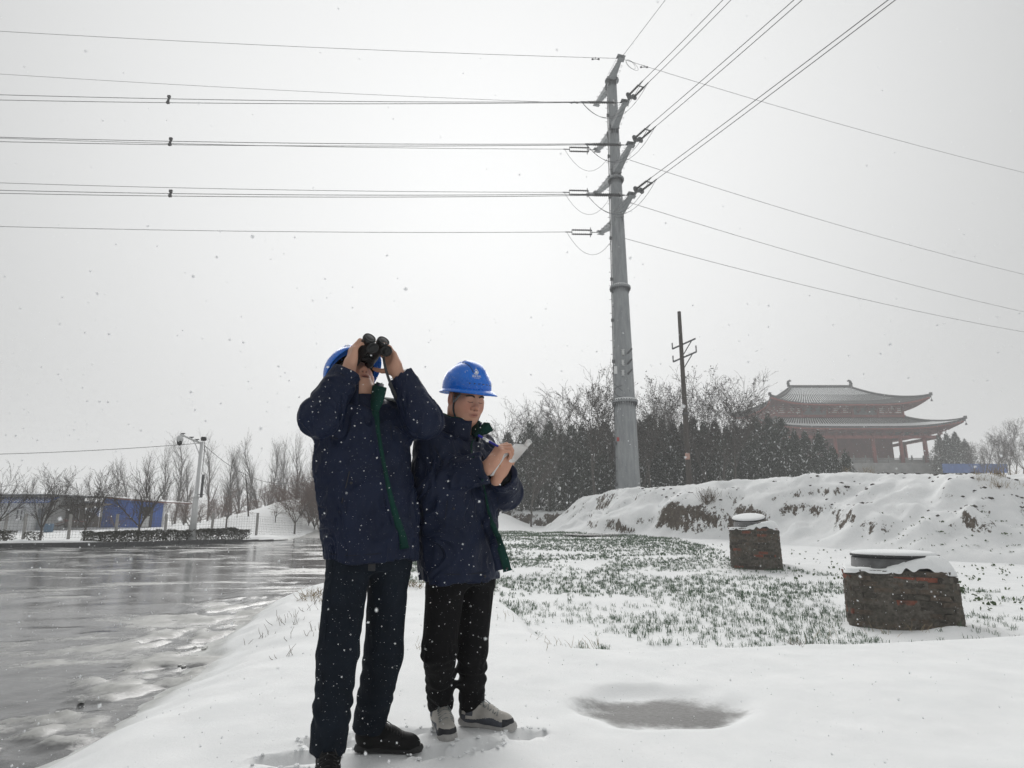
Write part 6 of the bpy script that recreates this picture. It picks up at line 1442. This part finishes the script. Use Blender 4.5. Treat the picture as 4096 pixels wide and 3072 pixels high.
m = MB(); m.grid([[P(1492, 1541, 2.710), P(1520, 1545, 2.690), P(1546, 1551, 2.680)], [P(1487, 1572, 2.705), P(1514, 1572, 2.683), P(1541, 1576, 2.675)], [P(1484, 1605, 2.700), P(1510, 1608, 2.675), P(1533, 1606, 2.673)], [P(1485, 1640, 2.685), P(1502, 1642, 2.670), P(1515, 1645, 2.670)]]); m.build('lapel', M_GREEN, jk1, True, thick=.006)
pp = [(1500, 1640), (1507, 1670), (1511, 1705), (1516, 1740), (1524, 1790), (1533, 1840), (1543, 1890), (1553, 1940), (1564, 1990), (1577, 2040), (1592, 2090), (1608, 2140), (1618, 2195)]
ww = [.030, .024, .018, .016, .016, .016, .017, .019, .022, .026, .031, .037, .044]
pts = outline_px(jk1, pp, .014, 2.72); pl = ribbon('placket', smooth_pts(pts, 3), [ww[min(12, i // 3)] for i in range(37)], V(-.1, -1, .1), M_GREEN, jk1, .007)
q = [p + V(-.018, .004, 0) for p in pts]; ribbon('storm_flap', smooth_pts(q, 3), .030, V(-.1, -1, .1), M_NAVY, jk1, .008)
for (x, y) in ((1497, 1605), (1632, 2185), (1405, 1932)):
    p = hit(jk1, x, y, .016 if x > 1450 else .002, 2.72); m = MB(); m.lathe([(.006, 0), (.006, .003), (.003, .004)], 12, p, V(0, -1, .1).to_track_quat('Z', 'Y').to_matrix()); m.build('snap_button', M_DK, jk1, True)
pts = [hit(jk1, x, y, .0015, 2.74) for x, y in ((1398, 1885), (1385, 1940), (1370, 2000), (1358, 2050))]; m = MB(); m.path(smooth_pts(pts), .0022, 5); m.build('pocket_seam', M_DK, jk1, True)
def seams(jk, lists, dflt, r=.0016):
    for pts in lists:
        q = [hit(jk, x, y, .0006, dflt) for x, y in pts]; m = MB(); m.path(smooth_pts(q), r, 5); m.build('seam', M_SEAM, jk, True)
M_SEAM = simple('navy_seam', (.004, .006, .013), .9)
seams(jk1, [((1300, 1740), (1350, 1755), (1400, 1745)), ((1560, 1700), (1590, 1712), (1625, 1705)), ((1562, 1703), (1566, 1760)), ((1320, 2215), (1400, 2222), (1500, 2216), (1560, 2208)), ((1340, 1490), (1372, 1500), (1412, 1540), (1425, 1560)), ((1552, 1520), (1590, 1505), (1622, 1478))], 2.72)
tr1 = trousers(J1, M_DENIM, m1, .096, .078, .070, .035)
for pts in (((1330, 2260), (1318, 2400), (1300, 2560), (1290, 2700), (1283, 2850)), ((1545, 2300), (1510, 2450), (1492, 2600), (1482, 2750), (1470, 2880))):
    q = [hit(tr1, x, y, .0008, 2.75) for x, y in pts]; m = MB(); m.path(smooth_pts(q), .0016, 5); m.build('seam', M_DENIM, tr1, True)
m = MB(); p = hit(tr1, 1487, 2265, .012, 2.68); m.box(p + V(0, 0, .012), (.030, .004, .062)); be = m.build('belt_end', M_STRAPD, m1); m = MB(); m.box(p + V(0, -.003, .040), (.033, .006, .012)); m.build('belt_tip', M_STRAP, be)
sh1 = shoe('shoe', J1['heelR'], J1['yawR'], m1, [M_SHOEB, M_SHOEB, M_SHOEB, M_RUBB], .022, False)
sh2 = shoe('shoe', J1['heelL'], J1['yawL'], m1, [M_SHOEB, M_SHOEB, M_SHOEB, M_RUBB], .022, False)
hm1, dm1 = helmet(h1, 'blue safety helmet on the man looking through binoculars', .35)
# binoculars
bn = empty('binoculars', g1c, 0, 'black roof prism binoculars with flip-down lens caps held to the man\'s eyes', 'binoculars')
Mx = Matrix((h1.r, h1.u, h1.n)).transposed()                     # local z along the view
for s in (1, -1):
    b0 = h1.c + h1.r * s * .0355 + n1 * .100 + h1.u * .010
    m = MB(); m.lathe([(.016, 0), (.0195, .004), (.0195, .030), (.016, .034), (.0215, .038), (.0225, .075), (.0255, .095), (.0268, .112), (.0268, .148), (.0285, .150), (.0288, .166), (.0265, .168)], 26, b0, Mx, caps=True); br = m.build('barrel', M_BINO, bn, True)
    m = MB(); m.lathe([(.0268, .1685), (.0225, .1690), (.0222, .160), (.001, .1595)], 26, b0, Mx, caps=False); m.build('objective_lens', M_LENS, br, True)
    m = MB(); m.lathe([(.0292, .150), (.0302, .152), (.0302, .160), (.0292, .162)], 26, b0, Mx, caps=False); m.build('rubber_ring', M_BINO, br, True)
    cc = b0 + n1 * .150 - h1.u * .058 + h1.r * (-s * .0 - .006); nc = (V(-.10, -1, .25)).normalized(); s_, u_, _ = frame_of(nc); Mc = Matrix((s_, u_, nc)).transposed()
    m = MB(); m.lathe([(.0255, 0), (.0275, .003), (.0275, .009), (.0255, .010), (.0240, .006), (.017, .0055), (.016, .007), (.001, .007)], 26, cc, Mc); cp = m.build('lens_cap', M_BINO, bn, True)
    m = MB(); m.beam(cc + h1.u * .026, b0 + n1 * .156 - h1.u * .028, .010, .004); m.build('hinge', M_BINO, cp)
hb = h1.c + n1 * .098
m = MB(); m.beam(hb + h1.r * .03 + n1 * .055, hb - h1.r * .03 + n1 * .055, .03, .018, up=n1); m.beam(hb + h1.r * .03 + n1 * .1, hb - h1.r * .03 + n1 * .1, .022, .016, up=n1); m.build('bridge', M_BINO, bn, bevel=.003)
m = MB(); m.lathe([(.010, .05), (.0115, .053), (.0115, .075), (.010, .078)], 16, hb + h1.u * .012, Mx); m.build('focus_wheel', M_BINO, bn, True)
sp_ = [WL1 + yL * .07 + V(-.03, -.035, .0), P(1541, 1470, 2.66), P(1560, 1530, 2.66), P(1580, 1575, 2.68), P(1588, 1600, 2.72), P(1575, 1605, 2.80)]
ribbon('neck_strap', smooth_pts(sp_, 5), .012, V(.3, -1, 0), M_STRAPD, bn, .002)
ribbon('strap_pad', [P(1585, 1601, 2.80), P(1560, 1596, 2.82), P(1530, 1592, 2.84), P(1505, 1588, 2.90)], .032, V(0, -.45, .9), M_STRAP, bn, .004)
# ---------------------------------------------------------------- the man taking notes
n2 = V(.62, -.73, -.33).normalized(); h2 = Head(P(1862, 1594, 3.08), n2, R(2), 1.)
f2 = V(math.sin(R(50)), -math.cos(R(50)), 0); rt2 = f2.cross(V(0, 0, 1)).normalized()
m2 = empty('person', (-.2, 3.1, 0), 0, 'man in navy jacket and black trousers writing in a notebook', 'person')
N2 = P(1826, 1738, 3.14)
J2 = dict(right=rt2, fwd=f2, tor=[N2 + V(0, 0, .0), P(1828, 1775, 3.14), P(1824, 1860, 3.13), P(1830, 2000, 3.12), P(1834, 2160, 3.11), P(1838, 2316, 3.10)], wa=[.08, .165, .21, .222, .216, .21], wb=[.075, .115, .145, .160, .160, .158])
J2['SR'] = N2 + rt2 * .165 - V(0, 0, .07); J2['SL'] = N2 - rt2 * .165 - V(0, 0, .07)
J2['ER'] = P(1722, 1935, 2.98); J2['WR'] = P(1958, 1862, 2.91); J2['EL'] = P(2022, 1968, 3.17); J2['WL'] = P(2003, 1893, 2.99)
J2['HR'] = P(1788, 2300, 3.03); J2['HL'] = P(1905, 2300, 3.19); J2['KR'] = P(1757, 2600, 2.99); J2['KL'] = P(1886, 2590, 3.13)
foot(J2, 'R', PZ(1750, 2890, 0), math.atan2(-.93, .30)); foot(J2, 'L', PZ(1838, 2892, 0), math.atan2(-.36, 1))
gb = body_sdf(J2, V(-.75, 2.72, .0), V(.28, 3.52, 1.80), .0036)
h2.build(gb, N2 + V(0, 0, -.02), .062, 0.)
ydR = (P(2012, 1790, 2.90) - J2['WR']).normalized(); WR2 = J2['WR'] + ydR * .005
tR2 = hand(gb, WR2, (ydR + V(.0, 0, .12)).normalized(), V(-.55, -.55, .62), 1, [(.75, 1.05, .55), (.9, 1.15, .6), (1.0, 1.2, .7), (1.05, 1.2, .7)], .02, ((.55, -.75), (.1, -.6)), 1.02)
ydL = (P(2030, 1822, 2.95) - P(2000, 1885, 2.98)).normalized(); WL2 = P(1996, 1899, 2.97)
tL2 = hand(gb, WL2, (ydL + V(0, .25, -.05)).normalized(), V(.55, -.68, -.40), -1, [(.55, .75, .4), (.6, .75, .4), (.65, .8, .4), (.7, .8, .4)], .03, ((.9, -.5), (.6, -.4)), 1.0)
def tint2(v): return h2.tint(v, np.repeat(SK[None] * np.array([1., .92, .88]), len(v), 0))
b2_ = skin_obj('body', gb, [M_SKIN], m2, 2, tint2)
gj = SDF(V(-.78, 2.70, .60), V(.30, 3.52, 1.56), .0048); gj.loft(J2['tor'], J2['wa'], J2['wb'], rt2, f2, .04)
for s, wr in (('R', .063), ('L', .060)):
    cw = J2['W' + s] - (J2['W' + s] - J2['E' + s]).normalized() * .03; J2['C' + s] = cw; sleeve(gj, J2['S' + s], J2['E' + s], cw, .092, .078, wr)
axs = [(J2['S' + s].lerp(J2['E' + s], .4), J2['E' + s].lerp(J2['C' + s], .6), .12, 60, .008) for s in 'RL'] + [(J2['S' + s].lerp(J2['E' + s], -.2), J2['S' + s].lerp(J2['E' + s], .6), .12, 50, .006) for s in 'RL']
gj.displace(folds(axs, .015), .035)
for s, wr in (('R', .063), ('L', .060)): cuff(gj, J2['E' + s], J2['C' + s], wr)
jk2 = skin_obj('jacket', gj, [M_NAVY], m2, 2)
gk = SDF(J2['WL'] - V(.14, .14, .14), J2['WL'] + V(.14, .14, .14), .004); dL = (J2['WL'] - J2['EL']).normalized(); gk.cone(J2['WL'] - dL * .06, J2['WL'] + dL * .03, .047, .040, .01); gk.plane(J2['WL'] + dL * .005, dL, .1); skin_obj('inner_cuff', gk, [M_KNIT], jk2, 1)
collar('collar', jk2, N2 + f2 * .012, rt2, f2, .104, .108, -.035, .060, R(14), R(338), -.012, .05, (M_NAVY, M_GREEN), .012, .045)
m = MB(); m.grid([[P(1893, 1742, 3.00), P(1915, 1715, 2.995), P(1937, 1690, 2.99)], [P(1906, 1748, 2.985), P(1930, 1726, 2.975), P(1958, 1692, 2.975)], [P(1922, 1742, 2.975), P(1946, 1736, 2.965), P(1973, 1721, 2.965)]]); m.build('lapel', M_GREEN, jk2, True, thick=.007)
pp = [(1893, 1758), (1886, 1778), (1886, 1805), (1893, 1830)]; pts = outline_px(jk2, pp, .008, 2.96); ribbon('lining_edge', smooth_pts(pts, 4), .007, V(.2, -1, .1), M_GREEN, jk2, .005)
pp = [(1930, 1918), (1940, 1965), (1948, 2010), (1957, 2055), (1972, 2100), (1990, 2145), (2004, 2190), (2018, 2235), (2031, 2285)]; ww = [.005, .007, .010, .016, .024, .034, .036, .038, .044]
pts = outline_px(jk2, pp, .016, 2.95)
pts = [p if i < 4 else p.lerp(P(*pp[i], 2.955), .6) for i, p in enumerate(pts)]
ribbon('placket', smooth_pts(pts, 4), [ww[min(8, i // 4)] for i in range(33)], V(-.15, -1, .1), M_GREEN, jk2, .007)
q = [p + V(-.022 - w_ * .3, .012, .004) for p, w_ in zip(pts, ww)]; ribbon('storm_flap', smooth_pts(q, 4), .040, V(-.1, -1, .1), M_NAVY, jk2, .008)
for (x, y) in ((2028, 2275), (1940, 2305), (1815, 2035)):
    p = hit(jk2, x, y, .02 if x > 2000 else .002, 2.94); m = MB(); m.lathe([(.006, 0), (.006, .003), (.003, .004)], 12, p, V(0, -1, .1).to_track_quat('Z', 'Y').to_matrix()); m.build('snap_button', M_DK, jk2, True)
seams(jk2, [((1735, 1780), (1770, 1850), (1790, 1930)), ((1700, 2285), (1780, 2296), (1880, 2296), (1935, 2288)), ((1918, 1825), (1930, 1870), (1935, 1905)), ((1790, 2000), (1782, 2060), (1778, 2110)), ((1990, 1990), (1996, 2060))], 2.95)
tr2 = trousers(J2, M_BLACKP, m2, .098, .073, .060, .04, ring=.007)
MS = [simple('shoe_suede', (.42, .40, .37), .9, 0, .12, 30, .3), simple('shoe_trim', (.055, .06, .075), .7, 0, .2, 30), simple('shoe_toe', (.012, .013, .018), .6, 0, .2, 30), simple('shoe_sole', (.38, .37, .36), .8, 0, .15, 40, .3)]
shoe('shoe', J2['heelR'], J2['yawR'], m2, MS, .027, True)
shoe('shoe', J2['heelL'], J2['yawL'], m2, MS, .027, True)
hm2, dm2 = helmet(h2, 'blue safety helmet with white emblem on the man taking notes', .30)
# chin straps
def strap(h, body, par, side):
    loc = [(side * .080, -.018, .034), (side * .081, .006, .006), (side * .078, .026, -.026)]; pts = [near(body, h.p(*q), .004)[0] for q in loc]; fc = [near(body, h.p(*q))[1] for q in loc]; ribbon('side_strap', pts, .012, fc, M_STRAP, par, .0015)
    loc = [(side * .074, .050, .030), (side * .076, .040, .004), (side * .078, .027, -.026)]; pts = [near(body, h.p(*q), .004)[0] for q in loc]; fc = [near(body, h.p(*q))[1] for q in loc]; ribbon('side_strap', pts, .012, fc, M_STRAP, par, .0015)
    loc = [(side * .078, .027, -.024), (side * .073, .033, -.055), (side * .063, .040, -.085), (side * .045, .045, -.108), (0, .052, -.122)]; pts = [near(body, h.p(*q), .004)[0] for q in loc]; fc = [near(body, h.p(*q))[1] for q in loc]; ribbon('chin_strap', smooth_pts(pts, 4), .011, [fc[min(4, (i + 2) // 4)] for i in range(17)], M_STRAPD, par, .002)
for s in (1, -1): strap(h2, b2_, hm2, s)
# eyebrows and closed lids' lashes
def brow(h, body, par):
    for s in (1, -1):
        loc = [(s * .013, .095, .022), (s * .028, .094, .0285), (s * .044, .085, .026), (s * .052, .076, .020)]; pts = [near(body, h.p(*q), .0012)[0] for q in loc]; fc = [near(body, h.p(*q))[1] for q in loc]; sm = smooth_pts(pts, 4); ribbon('eyebrow', sm, [.0055 + .0035 * math.sin(math.pi * min(1, (i + 2) / 13)) for i in range(13)], [fc[min(3, (i + 2) // 4)] for i in range(13)], M_HAIR, par, .0018)
        loc = [(s * .017, .094, -.003), (s * .031, .094, -.0055), (s * .045, .086, -.003)]; pts = [near(body, h.p(*q), .0006)[0] for q in loc]; m = MB(); m.path(smooth_pts(pts, 4), .0013, 4); m.build('eyelash', M_HAIR, par, True)
brow(h2, b2_, b2_)
m = MB(); c = tL2[2]; pr = WL2.lerp(tL2[2], .62); rx = frame_of((tL2[2] - WL2).normalized()); rp, rn = near(b2_, pr); m.path([near(b2_, P(1993 + 9 * math.cos(a), 1866 + 5 * math.sin(a), 2.93), .0016)[0] for a in np.linspace(2.8, 6.6, 9)], .0014, 6); m.build('finger_ring', M_GOLD, m2, True)
# pen
pa, pb = P(1913, 1741, 2.915), P(2012, 1796, 2.905); d = (pb - pa).normalized(); pen = empty('pen', pb, 0, 'blue ballpoint pen in the writing hand', 'pen')
m = MB(); m.path([pa, pa + d * .004, pa.lerp(pb, .55), pa.lerp(pb, .9), pb], [.0055, .0062, .0058, .005, .0012], 12); m.build('barrel', M_PENB, pen, True)
m = MB(); m.path([pa.lerp(pb, .19), pa.lerp(pb, .44)], .0066, 12); lb_ = m.build('label', M_PENL, pen, True)
for k in range(4): m = MB(); c = pa.lerp(pb, .24 + .05 * k); s, u, _ = frame_of(d); m.box(c - V(0, .0064, 0) + u * .001, (.003, .002, .003)); m.build('print_mark', M_DK, lb_)
# notebook: pad seen edge-on, leaves folded over
nb = empty('notebook', P(1990, 1870, 2.95), 0, 'white notepad with curled back pages held in the writing man\'s hand', 'notebook')
A0, B0 = P(1962, 1904, 2.915), P(2040, 1793, 2.925); e = (B0 - A0); w = V(.34, .93, .12).normalized() * .095; nrm = e.cross(w).normalized()
for k in range(5):
    o_ = nrm * (.0016 * k); m = MB(); m.grid([[A0 + o_ + w * f for f in (0, .5, 1)], [A0 + e * .5 + o_ + w * f - nrm * .002 for f in (0, .5, 1)], [B0 + o_ + w * f for f in (0, .5, 1)]]); m.build('leaf', M_PAPER if k != 2 else M_STRAP, nb, True, thick=.0008)
m = MB(); m.grid([[P(1999, 1806, 2.90), P(2030, 1805, 2.92)], [P(1999, 1830, 2.905), P(2016, 1828, 2.918)], [P(1997, 1848, 2.91), P(2000, 1850, 2.914)]]); m.build('leaf', M_PAPER, nb, True, thick=.0006)
rows = []
for i in range(13):
    f = i / 12; top = [P(2036, 1799, 2.922), P(2055, 1779, 2.945), P(2080, 1776, 2.955), P(2103, 1778, 2.95), P(2126, 1772, 2.94)]; bot = [P(2036, 1846, 2.925), P(2042, 1850, 2.945), P(2052, 1850, 2.95), P(2062, 1846, 2.945), P(2075, 1832, 2.94)]
    ts, bs = smooth_pts(top, 3), smooth_pts(bot, 3); rows.append([ts[i].lerp(bs[i], g_) + V(0, .012 * math.sin(math.pi * g_), 0) for g_ in np.linspace(0, 1, 6)])
m = MB(); m.grid(rows); m.build('folded_page', M_PAPER, nb, True, thick=.0012)
rc0, rc1 = P(2103, 1781, 2.945), P(2120, 1764, 2.925); ax_ = (rc1 - rc0).normalized(); s, u, _ = frame_of(ax_); m = MB(); rows = []
for j in range(4): rows.append([rc0.lerp(rc1, j / 3) + (s * math.cos(a) + u * math.sin(a)) * (.0035 + .007 * j / 3 + .0007 * a) for a in np.linspace(0, 7.2, 22)])
m.grid(rows); m.build('page_curl', M_PAPER, nb, True, thick=.001)
# ================================================================ falling snow
t = NT('snowflake'); t.set(Base_Color=(.92, .93, .94, 1), Roughness=.8); tr_ = t.n('BsdfTranslucent', {'Color': (.92, .93, .94, 1)}); mx = t.n('MixShader', {'Fac': .75}); t.l(t.b.outputs[0], mx.inputs[1]); t.l(tr_.outputs[0], mx.inputs[2]); t.l(mx.outputs[0], t.out.inputs['Surface']); M_FLAKE = t.mat
nr = np.random.default_rng(21); octv = np.array([[1, 0, 0], [-1, 0, 0], [0, 1, 0], [0, -1, 0], [0, 0, 1], [0, 0, -1.]]); octf = np.array([[0, 2, 4], [2, 1, 4], [1, 3, 4], [3, 0, 4], [2, 0, 5], [1, 2, 5], [3, 1, 5], [0, 3, 5]])
C_, S_ = [], []
for (x0, x1, y0, y1, z0, z1, n, ra, rb) in ((-1.7, 1.2, .6, 2.6, .0, 1.45, 2600, .0010, .0032), (-2.2, 2.2, .45, 3.0, .0, 2.5, 2600, .0007, .0020), (-5, 6, 3.0, 9, -.2, 3.2, 10000, .0012, .0030), (-16, 18, 9, 26, 0, 6, 9500, .002, .0045)):
    C_.append(np.c_[nr.uniform(x0, x1, n), nr.uniform(y0, y1, n), nr.uniform(z0, z1, n)]); S_.append(ra + (rb - ra) * nr.random(n) ** 2.2)
C_ = np.concatenate(C_); S_ = np.concatenate(S_); keep = C_[:, 2] > ground_z(C_[:, 0], C_[:, 1]) + .02; keep &= ~((np.abs(C_[:, 0] + .62) < .25) & (np.abs(C_[:, 1] - 2.82) < .13) & (C_[:, 2] < 1.7)); keep &= ~((np.abs(C_[:, 0] + .22) < .25) & (np.abs(C_[:, 1] - 3.1) < .17) & (C_[:, 2] < 1.7)); C_, S_ = C_[keep], S_[keep]
n = len(C_); q = nr.normal(size=(n, 3, 3)); Q = np.linalg.qr(q)[0]; v = np.einsum('nij,kj->nki', Q, octv) * S_[:, None, None] * nr.uniform(.6, 1.25, (n, 6, 1)) + C_[:, None]
f = (octf[None] + np.arange(n)[:, None, None] * 6).reshape(-1, 3)
tag(link('falling_snow', np_mesh('falling_snow', v.reshape(-1, 3), f, [M_FLAKE], True)), 'snowflakes falling through the air', 'snow', kind='stuff')
# ================================================================ falling-snow air
m = MB(); m.box((0, 235, 17.5), (870, 510, 39)); hz_o = m.build('haze', simple('haze_none', (1, 1, 1)), None)
t = bpy.data.materials.new('haze'); t.use_nodes = True; nt = t.node_tree; nt.nodes.clear()
o_ = nt.nodes.new('ShaderNodeOutputMaterial'); pv = nt.nodes.new('ShaderNodeVolumePrincipled')
pv.inputs['Color'].default_value = (.93, .935, .94, 1); pv.inputs['Density'].default_value = .0022; pv.inputs['Anisotropy'].default_value = .15
nt.links.new(pv.outputs[0], o_.inputs['Volume']); hz_o.data.materials.clear(); hz_o.data.materials.append(t)
t.cycles.homogeneous_volume = True
tag(hz_o, 'pale snowy haze filling the air', kind='stuff')
